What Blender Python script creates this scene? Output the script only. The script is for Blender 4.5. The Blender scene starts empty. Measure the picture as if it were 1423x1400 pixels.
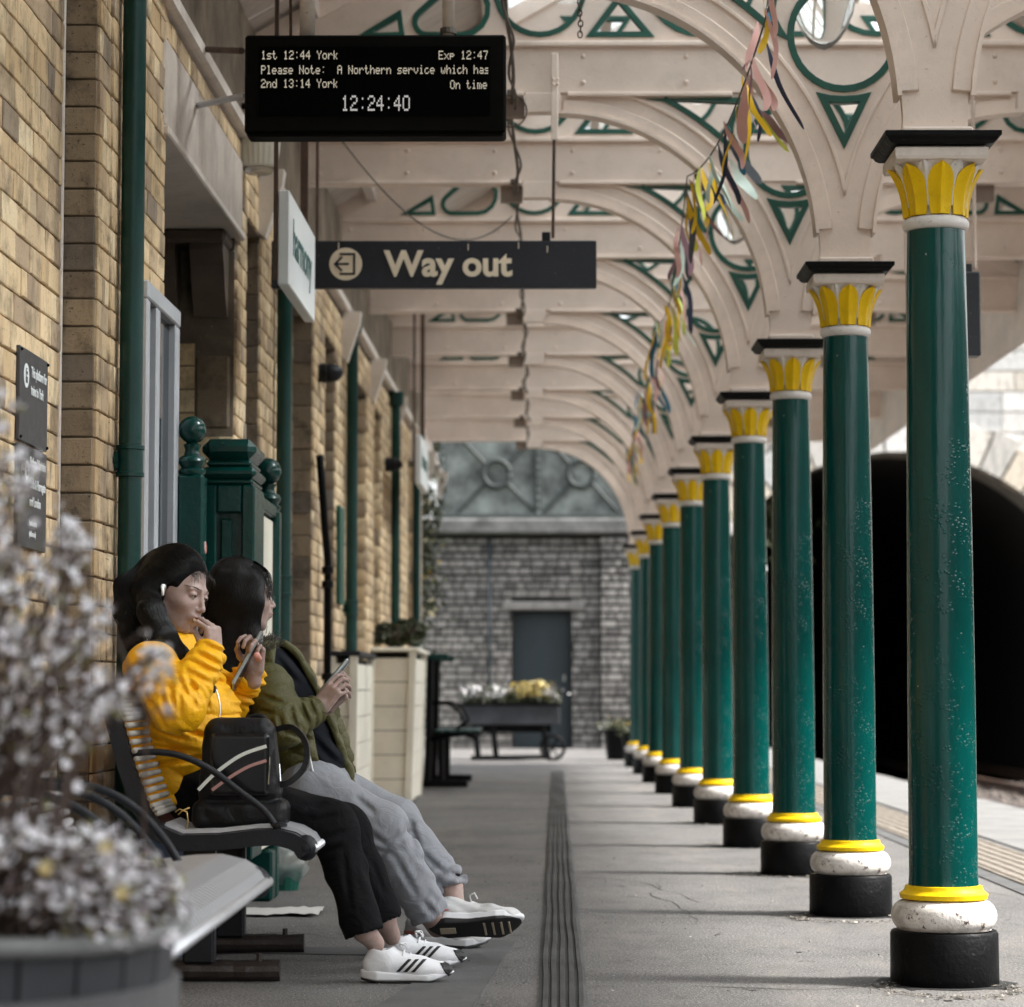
import bpy, bmesh, math, random
import numpy as np
from mathutils import Vector, Matrix

random.seed(11)
RNG = np.random.RandomState(5)
SC = bpy.context.scene
COL = SC.collection
PI = math.pi
R = math.radians

# ------------------------------------------------------------------ camera
EYE = 0.822
FPX = 3600.0
PITCH = math.atan(260.0 / FPX)
YAW = math.atan(25.5 / FPX)
cam_data = bpy.data.cameras.new('camera')
cam = bpy.data.objects.new('camera', cam_data)
COL.objects.link(cam)
cam.location = (0, 0, EYE)
cam.rotation_euler = (PI / 2 + PITCH, 0, YAW)
cam_data.sensor_width = 36.0
cam_data.sensor_fit = 'HORIZONTAL'
cam_data.lens = FPX / 1423.0 * 36.0
cam_data.clip_start = 0.05
cam_data.clip_end = 2000.0
cam_data.dof.use_dof = True
cam_data.dof.focus_distance = 7.8
cam_data.dof.aperture_fstop = 4.2
SC.camera = cam
_F = Vector((-math.sin(YAW) * math.cos(PITCH), math.cos(YAW) * math.cos(PITCH), math.sin(PITCH)))
_R = Vector((math.cos(YAW), math.sin(YAW), 0))
_U = _R.cross(_F)


def P(px, py, y):
    """point of the place at distance y that shows at photo pixel (px, py)"""
    d = _F + _R * ((px - 711.5) / FPX) + _U * ((700 - py) / FPX)
    return Vector((0, 0, EYE)) + d * (y / d.y)


# ------------------------------------------------------------------ world, sun, exposure
SUN_EL, SUN_AZ = R(47), R(99)          # azimuth measured from +Y towards +X
world = bpy.data.worlds.new('World')
SC.world = world
world.use_nodes = True
wn = world.node_tree
wn.nodes.clear()
w_out = wn.nodes.new('ShaderNodeOutputWorld')
w_bg = wn.nodes.new('ShaderNodeBackground')
w_hs = wn.nodes.new('ShaderNodeHueSaturation')
w_hs.inputs['Saturation'].default_value = 0.22
w_sky = wn.nodes.new('ShaderNodeTexSky')
w_sky.sky_type = 'NISHITA'
w_sky.sun_disc = False
w_sky.sun_elevation = SUN_EL
w_sky.sun_rotation = SUN_AZ
w_sky.dust_density = 3.0
w_bg.inputs['Strength'].default_value = 0.15
wn.links.new(w_sky.outputs[0], w_hs.inputs['Color'])
wn.links.new(w_hs.outputs[0], w_bg.inputs['Color'])
wn.links.new(w_bg.outputs[0], w_out.inputs['Surface'])
sun_d = bpy.data.lights.new('sun', 'SUN')
sun = bpy.data.objects.new('sun', sun_d)
COL.objects.link(sun)
sun_d.energy = 3.0
sun_d.angle = R(7)
sun_d.color = (1.0, 0.965, 0.92)
_sd = Vector((math.sin(SUN_AZ) * math.cos(SUN_EL), math.cos(SUN_AZ) * math.cos(SUN_EL), math.sin(SUN_EL)))
sun.rotation_euler = _sd.to_track_quat('Z', 'Y').to_euler()
sun.location = (8, 0, 12)
SC.view_settings.view_transform = 'Standard'
SC.view_settings.look = 'None'
SC.view_settings.gamma = 1.0
SC.view_settings.exposure = 1.70
SC.view_settings.use_curve_mapping = False
SC.render.engine = 'CYCLES'
SC.cycles.use_denoising = True
SC.cycles.max_bounces = 7
SC.cycles.diffuse_bounces = 4
SC.cycles.transparent_max_bounces = 12
SC.cycles.sample_clamp_indirect = 6.0
SC.cycles.caustics_reflective = False
SC.cycles.caustics_refractive = False


# ------------------------------------------------------------------ materials
def hexc(r, g, b):
    f = lambda c: ((c / 255.0 + 0.055) / 1.055) ** 2.4 if c > 10 else c / 255.0 / 12.92
    return (f(r), f(g), f(b), 1)


class NT:
    def __init__(s, name):
        s.m = bpy.data.materials.new(name)
        s.m.use_nodes = True
        s.t = s.m.node_tree
        s.b = s.t.nodes['Principled BSDF']

    def n(s, typ, **kw):
        nd = s.t.nodes.new(typ)
        for k, v in kw.items():
            if k in nd.inputs:
                nd.inputs[k].default_value = v
            else:
                setattr(nd, k, v)
        return nd

    def l(s, a, b):
        s.t.links.new(a, b)

    def coord(s, kind='Object', scale=(1, 1, 1)):
        tc = s.n('ShaderNodeTexCoord')
        mp = s.n('ShaderNodeMapping')
        mp.inputs['Scale'].default_value = scale
        s.l(tc.outputs[kind], mp.inputs['Vector'])
        return mp.outputs[0]

    def noise(s, vec, scale, detail=4, rough=0.6, dist=0.0):
        nd = s.n('ShaderNodeTexNoise', Scale=scale, Detail=detail, Roughness=rough, Distortion=dist)
        s.l(vec, nd.inputs['Vector'])
        return nd.outputs['Fac']

    def ramp(s, fac, stops, interp='LINEAR'):
        nd = s.n('ShaderNodeValToRGB')
        cr = nd.color_ramp
        cr.interpolation = interp
        while len(cr.elements) > 1:
            cr.elements.remove(cr.elements[-1])
        cr.elements[0].position = stops[0][0]
        cr.elements[0].color = stops[0][1]
        for p, c in stops[1:]:
            e = cr.elements.new(p)
            e.color = c
        s.l(fac, nd.inputs[0])
        return nd.outputs[0]

    def mix(s, a, b, fac, typ='MIX'):
        nd = s.n('ShaderNodeMix', data_type='RGBA', blend_type=typ)
        for sock, v in ((nd.inputs[6], a), (nd.inputs[7], b), (nd.inputs[0], fac)):
            if hasattr(v, 'links') or hasattr(v, 'is_linked'):
                s.l(v, sock)
            else:
                sock.default_value = v
        return nd.outputs[2]

    def math(s, op, a, b=None, c=None):
        nd = s.n('ShaderNodeMath', operation=op)
        for i, v in enumerate((a, b, c)):
            if v is None:
                continue
            if hasattr(v, 'is_linked'):
                s.l(v, nd.inputs[i])
            else:
                nd.inputs[i].default_value = v
        return nd.outputs[0]

    def bump(s, h, strength=0.3, dist=0.01, prev=None):
        nd = s.n('ShaderNodeBump', Strength=strength, Distance=dist)
        s.l(h, nd.inputs['Height'])
        if prev is not None:
            s.l(prev, nd.inputs['Normal'])
        return nd.outputs[0]

    def fin(s, col=None, rough=0.6, nrm=None, metal=0.0, spec=None):
        if col is not None:
            if hasattr(col, 'is_linked'):
                s.l(col, s.b.inputs['Base Color'])
            else:
                s.b.inputs['Base Color'].default_value = col
        if hasattr(rough, 'is_linked'):
            s.l(rough, s.b.inputs['Roughness'])
        else:
            s.b.inputs['Roughness'].default_value = rough
        if nrm is not None:
            s.l(nrm, s.b.inputs['Normal'])
        s.b.inputs['Metallic'].default_value = metal
        if spec is not None:
            s.b.inputs['Specular IOR Level'].default_value = spec
        return s.m


def C4(r, g=None, b=None):
    return (r, r, r, 1) if g is None else (r, g, b, 1)


def paint(name, col, rough=0.4, speck=0.25, speckcol=(0.05, 0.03, 0.02, 1), var=0.15, bscale=60, bstr=0.15,
          grime=0.25, coord='Object', bdist=0.004, spec=0.5):
    t = NT(name)
    v = t.coord(coord)
    n1 = t.noise(v, 3.0, 5)
    n2 = t.noise(v, 70.0, 3, 0.7)
    n3 = t.noise(v, 11.0, 6, 0.75)
    dk = tuple(c * (1 - var * 1.6) for c in col[:3]) + (1,)
    lt = tuple(min(1, c * (1 + var * 0.6)) for c in col[:3]) + (1,)
    c = t.ramp(n1, [(0.3, dk), (0.7, lt)])
    gr = t.ramp(n3, [(0.52, C4(0)), (0.78, C4(grime))])
    c = t.mix(c, tuple(x * 0.45 + 0.01 for x in col[:3]) + (1,), gr)
    sp = t.ramp(n2, [(0.70 - 0.04 * 1, C4(0)), (0.76, C4(speck * 3 if speck < 0.33 else 1))])
    c = t.mix(c, speckcol, sp)
    h = t.noise(v, bscale, 3, 0.6)
    nb = t.bump(h, bstr, bdist)
    r = t.math('MULTIPLY_ADD', n3, 0.3, rough - 0.12)
    return t.fin(c, r, nb, spec=spec)


M = {}
M['cream'] = paint('cream_paint', (0.82, 0.69, 0.605, 1), 0.5, 0.20, (0.12, 0.08, 0.05, 1), 0.08, 90, 0.22, 0.28, spec=0.4)
M['cream_pale'] = paint('pale_cream_paint', (0.74, 0.66, 0.60, 1), 0.5, 0.25, (0.07, 0.04, 0.03, 1), 0.12, 80, 0.2, 0.5)
M['white'] = paint('white_paint', (0.76, 0.73, 0.70, 1), 0.45, 0.30, (0.05, 0.03, 0.02, 1), 0.12, 70, 0.25, 0.5)
M['green_rim'] = paint('green_trim_paint', (0.006, 0.085, 0.06, 1), 0.35, 0.08, (0.2, 0.2, 0.18, 1), 0.2, 80, 0.2, 0.1)
M['green_wood'] = paint('green_joinery_paint', (0.001, 0.038, 0.031, 1), 0.2, 0.08, (0.2, 0.26, 0.24, 1), 0.2, 40, 0.3, 0.2, spec=0.4)
M['pipe_green'] = paint('pipe_green_paint', (0.0008, 0.036, 0.030, 1), 0.3, 0.05, (0.2, 0.25, 0.22, 1), 0.2, 50, 0.25, 0.2, spec=0.35)
M['yellow'] = paint('yellow_paint', (0.88, 0.56, 0.002, 1), 0.45, 0.30, (0.06, 0.03, 0.01, 1), 0.15, 70, 0.35, 0.5, spec=0.25)
M['black_paint'] = paint('black_paint', (0.004, 0.004, 0.0045, 1), 0.42, 0.22, (0.13, 0.11, 0.10, 1), 0.3, 40, 0.7, 0.1, spec=0.10)
M['black_iron'] = paint('black_iron', (0.010, 0.011, 0.015, 1), 0.42, 0.1, (0.1, 0.08, 0.07, 1), 0.3, 90, 0.25, 0.2, spec=0.3)
M['rust'] = paint('rusty_iron', (0.10, 0.055, 0.035, 1), 0.7, 0.3, (0.3, 0.22, 0.15, 1), 0.5, 120, 0.5, 0.8)
M['rope'] = paint('dark_cable', (0.10, 0.08, 0.065, 1), 0.7, 0.1)
M['sign_dark'] = paint('navy_sign_enamel', (0.014, 0.017, 0.027, 1), 0.35, 0.18, (0.5, 0.45, 0.4, 1), 0.2, 30, 0.05, 0.1)
M['sign_grey'] = paint('dark_grey_sign', (0.045, 0.045, 0.05, 1), 0.4, 0.05)
M['sign_cream'] = paint('sign_cream', (0.90, 0.77, 0.60, 1), 0.5, 0.03, grime=0.05)
M['sign_white'] = paint('sign_white', (0.82, 0.84, 0.85, 1), 0.35, 0.02, var=0.04, grime=0.05)
M['letter_green'] = paint('letter_teal', (0.03, 0.11, 0.10, 1), 0.5, 0.0)
M['plinth_stone'] = paint('painted_stone', (0.60, 0.51, 0.45, 1), 0.75, 0.3, (0.1, 0.08, 0.06, 1), 0.2, 60, 0.4, 0.6)
M['alu'] = paint('grey_frame', (0.42, 0.43, 0.46, 1), 0.35, 0.05, var=0.08, grime=0.2)
M['planter'] = paint('cream_timber', (0.80, 0.755, 0.64, 1), 0.5, 0.1, (0.1, 0.08, 0.05, 1), 0.10, 60, 0.1, 0.25)
M['steel'] = paint('dull_steel', (0.62, 0.63, 0.66, 1), 0.35, 0.1, (0.1, 0.1, 0.1, 1), 0.1, 120, 0.1, 0.3)
M['steel'].node_tree.nodes['Principled BSDF'].inputs['Metallic'].default_value = 0.6
M['bench_pad'] = paint('bench_slat_cream', (0.30, 0.275, 0.24, 1), 0.65, 0.1, (0.1, 0.1, 0.1, 1), 0.1)
M['log'] = paint('wet_dark_foot', (0.028, 0.020, 0.018, 1), 0.45, 0.3, (0.15, 0.12, 0.1, 1), 0.4, 60, 0.8, 0.6)
M['blue'] = paint('blue_plastic', (0.16, 0.28, 0.60, 1), 0.45, 0.03)
M['dark_wood'] = paint('brown_wood', (0.12, 0.085, 0.065, 1), 0.6, 0.2, (0.02, 0.02, 0.02, 1), 0.3, 40, 0.3, 0.6)
M['door_blue'] = paint('slate_door', (0.018, 0.03, 0.036, 1), 0.4, 0.05)
M['iron_grey'] = paint('grey_green_iron', (0.20, 0.225, 0.21, 1), 0.6, 0.3, (0.02, 0.025, 0.02, 1), 0.5, 20, 0.4, 0.95)
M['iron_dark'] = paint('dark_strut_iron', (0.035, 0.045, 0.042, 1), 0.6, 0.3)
M['pot_grey'] = paint('grey_tub', (0.045, 0.048, 0.055, 1), 0.5, 0.1, var=0.3, spec=0.3)
M['soil'] = paint('soil', (0.02, 0.015, 0.01, 1), 0.9)
M['rim_white'] = paint('tub_rim', (0.16, 0.165, 0.165, 1), 0.5, 0.1)


def simple(name, col, rough=0.5, metal=0.0, **kw):
    t = NT(name)
    m = t.fin(col, rough, None, metal)
    for k, v in kw.items():
        t.b.inputs[k.replace('_', ' ')].default_value = v
    return m


def mat_column():
    t = NT('column_green_gloss')
    v = t.coord('Object')
    v2 = t.coord('Object', (1, 1, 0.35))
    n1 = t.noise(v2, 7, 5)
    c = t.ramp(n1, [(0.3, (0.0004, 0.038, 0.034, 1)), (0.6, (0.0006, 0.054, 0.048, 1)), (0.8, (0.001, 0.070, 0.061, 1))])
    chips_glints = t.ramp(t.noise(v, 38, 2, 0.5), [(0.775, C4(0)), (0.785, C4(1))])  # pale flecks: paint chips, and glints put into the colour
    c = t.mix(c, (0.3, 0.36, 0.33, 1), chips_glints)
    low = t.noise(v2, 5, 3)
    sx = t.n('ShaderNodeSeparateXYZ')
    t.l(v, sx.inputs[0])
    zm = t.n('ShaderNodeMapRange')
    t.l(sx.outputs['Z'], zm.inputs[0])
    for i_, v_ in zip((1, 2, 3, 4), (1.15, 1.75, 0.30, -0.10)):
        zm.inputs[i_].default_value = v_
    blist = t.n('ShaderNodeTexVoronoi', Scale=82.0, feature='F1')
    t.l(v, blist.inputs['Vector'])
    bub = t.ramp(blist.outputs['Distance'], [(0.0, C4(1)), (0.22, C4(0.75)), (0.42, C4(0))])
    msk = t.ramp(t.math('ADD', low, zm.outputs[0]), [(0.50, C4(0.0)), (0.66, C4(1))])
    h = t.math('MULTIPLY', t.math('MULTIPLY', bub, msk), t.ramp(t.noise(v, 17, 3, 0.6), [(0.46, C4(0.0)), (0.66, C4(1))]))
    nb = t.bump(h, 0.55, 0.0030)
    runs = t.noise(t.coord('Object', (1, 1, 0.12)), 55, 3, 0.6)
    nb = t.bump(runs, 0.12, 0.006, nb)
    nb = t.bump(t.noise(v2, 7, 3, 0.5), 0.15, 0.010, nb)
    return t.fin(c, 0.14, nb, spec=0.34)


M['column'] = mat_column()


def mat_torus():
    t = NT('white_base_paint')
    v = t.coord('Object')
    n = t.noise(v, 26, 5, 0.7)
    c = t.ramp(t.noise(v, 5, 4), [(0.3, (0.62, 0.58, 0.54, 1)), (0.7, (0.80, 0.77, 0.73, 1))])
    c = t.mix(c, (0.05, 0.022, 0.012, 1), t.ramp(n, [(0.59, C4(0)), (0.62, C4(1))]))
    c = t.mix(c, (0.22, 0.17, 0.13, 1), t.ramp(t.noise(v, 12, 5, 0.7), [(0.45, C4(0)), (0.68, C4(0.75))]))
    nb = t.bump(n, 0.6, 0.008)
    return t.fin(c, 0.4, nb)


M['torus'] = mat_torus()


def mat_brick(name, cols, joint=False, rough=0.85, dark=0.5, grain=1.0):
    t = NT(name)
    oi = t.n('ShaderNodeObjectInfo')
    ge = t.n('ShaderNodeNewGeometry')
    rnd = t.math('FRACT', t.math('ADD', oi.outputs['Random'], ge.outputs['Random Per Island']))
    k = len(cols)
    c = t.ramp(rnd, [(i / (k - 1), cols[i]) for i in range(k)])
    wv = t.coord('Generated')
    geo = t.n('ShaderNodeNewGeometry')
    pos = geo.outputs['Position']
    n1 = t.noise(pos, 9, 5, 0.65)
    n2 = t.noise(pos, 85, 4, 0.7)
    c = t.mix(c, tuple(x * 0.32 for x in cols[0][:3]) + (1,), t.ramp(n1, [(0.5, C4(0)), (0.75, C4(dark * 2))]))
    stk = t.n('ShaderNodeMapping')
    stk.inputs['Scale'].default_value = (1, 1, 0.22)
    t.l(pos, stk.inputs['Vector'])
    n4 = t.noise(stk.outputs[0], 13, 5, 0.7)
    c = t.mix(c, (0.055, 0.047, 0.04, 1), t.ramp(n4, [(0.52, C4(0)), (0.76, C4(0.65))]))
    c = t.mix(c, C4(0.02), t.ramp(n2, [(0.60, C4(0)), (0.70, C4(0.7 * grain))]))
    c = t.mix(c, tuple(min(1, x * 1.5) for x in cols[-1][:3]) + (1,), t.ramp(n2, [(0.28, C4(0.5)), (0.4, C4(0))]))
    nb = t.bump(n2, 0.5, 0.006)
    nb = t.bump(n1, 0.3, 0.01, nb)
    return t.fin(c, rough, nb)


M['brick_tan'] = mat_brick('tan_brick', [(0.64, 0.455, 0.265, 1), (0.76, 0.57, 0.355, 1), (0.54, 0.37, 0.20, 1), (0.82, 0.65, 0.43, 1), (0.62, 0.44, 0.255, 1), (0.36, 0.255, 0.17, 1), (0.70, 0.51, 0.31, 1), (0.27, 0.205, 0.155, 1)])
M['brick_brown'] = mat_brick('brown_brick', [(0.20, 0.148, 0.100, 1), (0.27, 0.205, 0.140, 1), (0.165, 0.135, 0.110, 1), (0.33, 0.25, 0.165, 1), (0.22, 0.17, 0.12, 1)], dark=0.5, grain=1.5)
M['stone_dark'] = mat_brick('grey_wall_stone', [(0.14, 0.134, 0.126, 1), (0.22, 0.21, 0.195, 1), (0.09, 0.086, 0.082, 1), (0.27, 0.257, 0.24, 1), (0.20, 0.192, 0.18, 1), (0.26, 0.25, 0.235, 1)], dark=0.4)
M['stone_pale'] = mat_brick('pale_limestone', [(0.62, 0.59, 0.54, 1), (0.72, 0.70, 0.66, 1), (0.50, 0.50, 0.49, 1), (0.70, 0.60, 0.46, 1), (0.76, 0.74, 0.71, 1)], dark=0.25)
M['mortar'] = paint('mortar', (0.24, 0.19, 0.14, 1), 0.95, 0.4, (0.5, 0.45, 0.38, 1), 0.4, 60, 0.6, 0.7)
M['mortar_dark'] = paint('dark_mortar', (0.014, 0.014, 0.013, 1), 0.95, 0.3, (0.2, 0.2, 0.19, 1), 0.4, 60, 0.6, 0.5)
M['mortar_pale'] = paint('pale_mortar', (0.34, 0.32, 0.29, 1), 0.95, 0.3)


def mat_tarmac():
    t = NT('platform_tarmac')
    v = t.coord('Object')
    n1 = t.noise(v, 1.3, 6, 0.65)
    n2 = t.noise(v, 120, 3, 0.85)
    n3 = t.noise(v, 9, 6, 0.75)
    c = t.ramp(n1, [(0.3, (0.082, 0.080, 0.078, 1)), (0.7, (0.158, 0.153, 0.148, 1))])
    c = t.mix(c, (0.42, 0.40, 0.38, 1), t.ramp(n2, [(0.54, C4(0)), (0.66, C4(0.9))]))
    c = t.mix(c, (0.02, 0.02, 0.02, 1), t.ramp(n2, [(0.34, C4(0.9)), (0.46, C4(0))]))
    c = t.mix(c, (0.055, 0.05, 0.048, 1), t.ramp(n3, [(0.54, C4(0)), (0.72, C4(0.65))]))
    stn = t.noise(t.coord('Object', (1, 0.25, 1)), 2.6, 4, 0.7, 0.6)
    c = t.mix(c, (0.25, 0.225, 0.20, 1), t.ramp(stn, [(0.5, C4(0)), (0.7, C4(0.35))]))
    nb = t.bump(n2, 0.8, 0.006)
    return t.fin(c, 0.85, nb, spec=0.3)


M['tarmac'] = mat_tarmac()
M['patch'] = paint('tarmac_patch', (0.10, 0.10, 0.10, 1), 0.85, 0.33, (0.2, 0.2, 0.2, 1), 0.25, 150, 0.6, 0.3)
M['cover'] = paint('ribbed_rubber_cover', (0.06, 0.058, 0.055, 1), 0.8, 0.33, (0.2, 0.19, 0.18, 1), 0.4, 120, 0.6, 0.6)
M['slab'] = paint('paving_slab', (0.20, 0.197, 0.19, 1), 0.8, 0.25, (0.1, 0.1, 0.1, 1), 0.2, 90, 0.4, 0.5)
M['tactile'] = paint('tactile_slab', (0.23, 0.20, 0.165, 1), 0.8, 0.25, (0.1, 0.1, 0.1, 1), 0.2, 90, 0.4, 0.5)
M['ballast'] = mat_brick('ballast', [(0.10, 0.08, 0.065, 1), (0.17, 0.14, 0.12, 1), (0.06, 0.05, 0.045, 1)])
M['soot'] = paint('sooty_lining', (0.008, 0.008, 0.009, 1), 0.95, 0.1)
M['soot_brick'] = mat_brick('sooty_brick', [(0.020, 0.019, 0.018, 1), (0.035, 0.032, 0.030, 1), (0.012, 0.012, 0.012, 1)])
M['grass'] = paint('rough_ground', (0.07, 0.08, 0.035, 1), 0.95, 0.2)


def mat_boards():
    t = NT('white_roof_boards')
    v = t.coord('Object')
    oi = t.n('ShaderNodeObjectInfo')
    ge = t.n('ShaderNodeNewGeometry')
    rnd = t.math('FRACT', t.math('ADD', oi.outputs['Random'], ge.outputs['Random Per Island']))
    c = t.ramp(rnd, [(0, (0.56, 0.50, 0.45, 1)), (0.5, (0.70, 0.65, 0.61, 1)), (1, (0.62, 0.56, 0.51, 1))])
    pos = t.n('ShaderNodeNewGeometry').outputs['Position']
    mp = t.n('ShaderNodeMapping')
    mp.inputs['Scale'].default_value = (1, 9, 1)
    t.l(pos, mp.inputs['Vector'])
    n = t.noise(mp.outputs[0], 5, 5, 0.7)
    c = t.mix(c, (0.22, 0.17, 0.14, 1), t.ramp(n, [(0.55, C4(0)), (0.75, C4(0.6))]))
    return t.fin(c, 0.5, t.bump(n, 0.3, 0.01))


M['boards'] = mat_boards()


def mat_glass(name, tint=(0.8, 0.85, 0.85, 1), tr=0.6):
    t = NT(name)
    out = t.t.nodes['Material Output']
    tp = t.n('ShaderNodeBsdfTransparent', Color=tint)
    tl = t.n('ShaderNodeBsdfTranslucent', Color=(0.75, 0.78, 0.78, 1))
    gl = t.n('ShaderNodeBsdfGlossy', Roughness=0.12)
    m1 = t.n('ShaderNodeMixShader')
    v = t.coord('Object')
    n = t.ramp(t.noise(v, 4, 5, 0.7), [(0.3, C4(1 - tr - 0.15)), (0.7, C4(1 - tr + 0.2))])
    t.l(n, m1.inputs[0])
    t.l(tp.outputs[0], m1.inputs[1])
    t.l(tl.outputs[0], m1.inputs[2])
    m2 = t.n('ShaderNodeMixShader', Fac=0.08)
    t.l(m1.outputs[0], m2.inputs[1])
    t.l(gl.outputs[0], m2.inputs[2])
    t.l(m2.outputs[0], out.inputs['Surface'])
    return t.m


M['roof_glass'] = mat_glass('dirty_roof_glass', (0.85, 0.9, 0.92, 1), 0.62)
M['window_glass'] = simple('window_glass', (0.02, 0.025, 0.03, 1), 0.08)


def mat_lamp():
    t = NT('prismatic_lamp_glass')
    t.fin((0.92, 0.91, 0.88, 1), 0.12)
    t.b.inputs['Transmission Weight'].default_value = 0.80
    t.b.inputs['IOR'].default_value = 1.2
    return t.m


M['lamp_glass'] = mat_lamp()


def mat_fabric(name, col, scale=350, var=0.15, rough=0.75, sheen=0.2, fold=0.35, foldscale=9, bd=0.02, hi=None, spec=0.5):
    t = NT(name)
    v = t.coord('Object')
    n = t.noise(v, scale, 2, 0.6)
    n2 = t.noise(v, foldscale, 3, 0.55, 1.2)
    a = tuple(c * (1 - var) for c in col[:3]) + (1,)
    b = tuple(min(1, c * (1 + var)) for c in (hi or col)[:3]) + (1,)
    c = t.ramp(t.math('ADD', t.math('MULTIPLY', n, 0.6), t.math('MULTIPLY', n2, 0.4)), [(0.35, a), (0.65, b)])
    nb = t.bump(n2, fold, bd)
    nb = t.bump(n, 0.15, 0.002, nb)
    t.fin(c, rough, nb, spec=spec)
    t.b.inputs['Sheen Weight'].default_value = sheen
    return t.m


M['jacket_yellow'] = mat_fabric('yellow_quilted_nylon', (0.86, 0.43, 0.004, 1), 420, 0.06, 0.50, 0.0, 0.45, 48, 0.010, spec=0.35)
M['jacket_olive'] = mat_fabric('olive_quilted_nylon', (0.075, 0.070, 0.020, 1), 420, 0.15, 0.50, 0.0, 0.45, 48, 0.010, spec=0.35)
M['jeans_black'] = mat_fabric('black_denim', (0.0065, 0.0065, 0.0075, 1), 300, 0.35, 0.9, 0.0, 0.5, 14, 0.02, spec=0.12)
M['jeans_grey'] = mat_fabric('grey_denim', (0.235, 0.245, 0.27, 1), 420, 0.16, 0.8, 0.2, 0.5, 12, 0.02)
M['hoodie'] = mat_fabric('charcoal_knit', (0.010, 0.011, 0.015, 1), 300, 0.15, 0.9, 0.0, spec=0.12)
M['maroon'] = mat_fabric('maroon_knit', (0.08, 0.028, 0.032, 1), 300, 0.15, 0.85, 0.2)
M['pinkscarf'] = mat_fabric('dusty_pink_hood', (0.25, 0.10, 0.11, 1), 300, 0.15, 0.85, 0.2)
M['fur'] = mat_fabric('dark_fur_trim', (0.05, 0.04, 0.03, 1), 200, 0.4, 0.9, 0.3, 0.8, 60)
M['bag'] = mat_fabric('black_leather', (0.005, 0.005, 0.006, 1), 260, 0.3, 0.45, 0.0, 0.3, 14, spec=0.25)
M['bag_gloss'] = simple('black_patent', (0.004, 0.004, 0.005, 1), 0.2)
M['stripe_white'] = simple('white_stripe', (0.72, 0.74, 0.70, 1), 0.5)
M['stripe_pink'] = simple('pink_stripe', (0.45, 0.24, 0.22, 1), 0.5)
M['gold'] = simple('gold_metal', (0.6, 0.4, 0.15, 1), 0.3, 0.9)
M['chrome'] = simple('chrome', (0.6, 0.62, 0.64, 1), 0.15, 1.0)
M['phone_dark'] = simple('phone_glass', (0.02, 0.025, 0.03, 1), 0.1)
M['phone_case'] = simple('clear_phone_case', (0.38, 0.42, 0.42, 1), 0.15, 0.3)
M['shoe_white'] = mat_fabric('white_mesh', (0.78, 0.79, 0.82, 1), 500, 0.04, 0.6, 0.1, 0.12, 30)
M['sole_white'] = simple('white_rubber', (0.74, 0.75, 0.77, 1), 0.45)
M['shoe_grey'] = mat_fabric('grey_white_leather', (0.62, 0.62, 0.62, 1), 300, 0.06, 0.5, 0.1, 0.12, 30)
M['sole_black'] = simple('black_rubber', (0.016, 0.016, 0.017, 1), 0.5)
M['tread'] = simple('tan_tread_bar', (0.45, 0.38, 0.28, 1), 0.6)
M['coral'] = simple('coral_tab', (0.55, 0.18, 0.15, 1), 0.5)
M['earbud'] = simple('white_earbud', (0.85, 0.86, 0.86, 1), 0.2)
M['pink_tube'] = simple('pink_tube', (0.75, 0.35, 0.3, 1), 0.4)
M['biscuit'] = simple('biscuit', (0.35, 0.22, 0.12, 1), 0.8)
M['eye_white'] = simple('eye_white', (0.55, 0.53, 0.52, 1), 0.25)
M['iris'] = simple('iris_dark', (0.01, 0.007, 0.006, 1), 0.1)


def mat_skin():
    t = NT('skin')
    at = t.n('ShaderNodeAttribute', attribute_name='tint')
    v = t.coord('Object')
    n = t.noise(v, 60, 3, 0.6)
    base = t.ramp(n, [(0.35, (0.33, 0.225, 0.195, 1)), (0.7, (0.40, 0.285, 0.25, 1))])
    sp = t.ramp(t.noise(v, 210, 2, 0.5), [(0.70, C4(0)), (0.76, C4(0.35))])
    base = t.mix(base, (0.25, 0.12, 0.09, 1), sp)
    c = t.mix(base, (0.30, 0.10, 0.09, 1), at.outputs['Fac'])
    t.fin(c, t.math('MULTIPLY_ADD', t.noise(v, 90, 3, 0.6), 0.3, 0.36), t.bump(t.noise(v, 520, 2, 0.6), 0.25, 0.0012, t.bump(n, 0.12, 0.003)))
    t.b.inputs['Subsurface Weight'].default_value = 0.12
    t.b.inputs['Subsurface Radius'].default_value = (0.01, 0.004, 0.002)
    t.b.inputs['Subsurface Scale'].default_value = 0.5
    return t.m


M['skin'] = mat_skin()


def mat_hair():
    t = NT('black_hair')
    t.fin((0.0045, 0.0038, 0.0040, 1), 0.55, None, spec=0.12)
    return t.m


M['hair'] = mat_hair()
M['hair_strand'] = simple('hair_strand', (0.0040, 0.0033, 0.0033, 1), 0.30)
M['hair_strand'].node_tree.nodes['Principled BSDF'].inputs['Specular IOR Level'].default_value = 0.26


def mat_leaf(name, cols):
    t = NT(name)
    ge = t.n('ShaderNodeNewGeometry')
    c = t.ramp(ge.outputs['Random Per Island'], [(i / (len(cols) - 1), cols[i]) for i in range(len(cols))])
    t.fin(c, 0.55)
    return t.m


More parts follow.
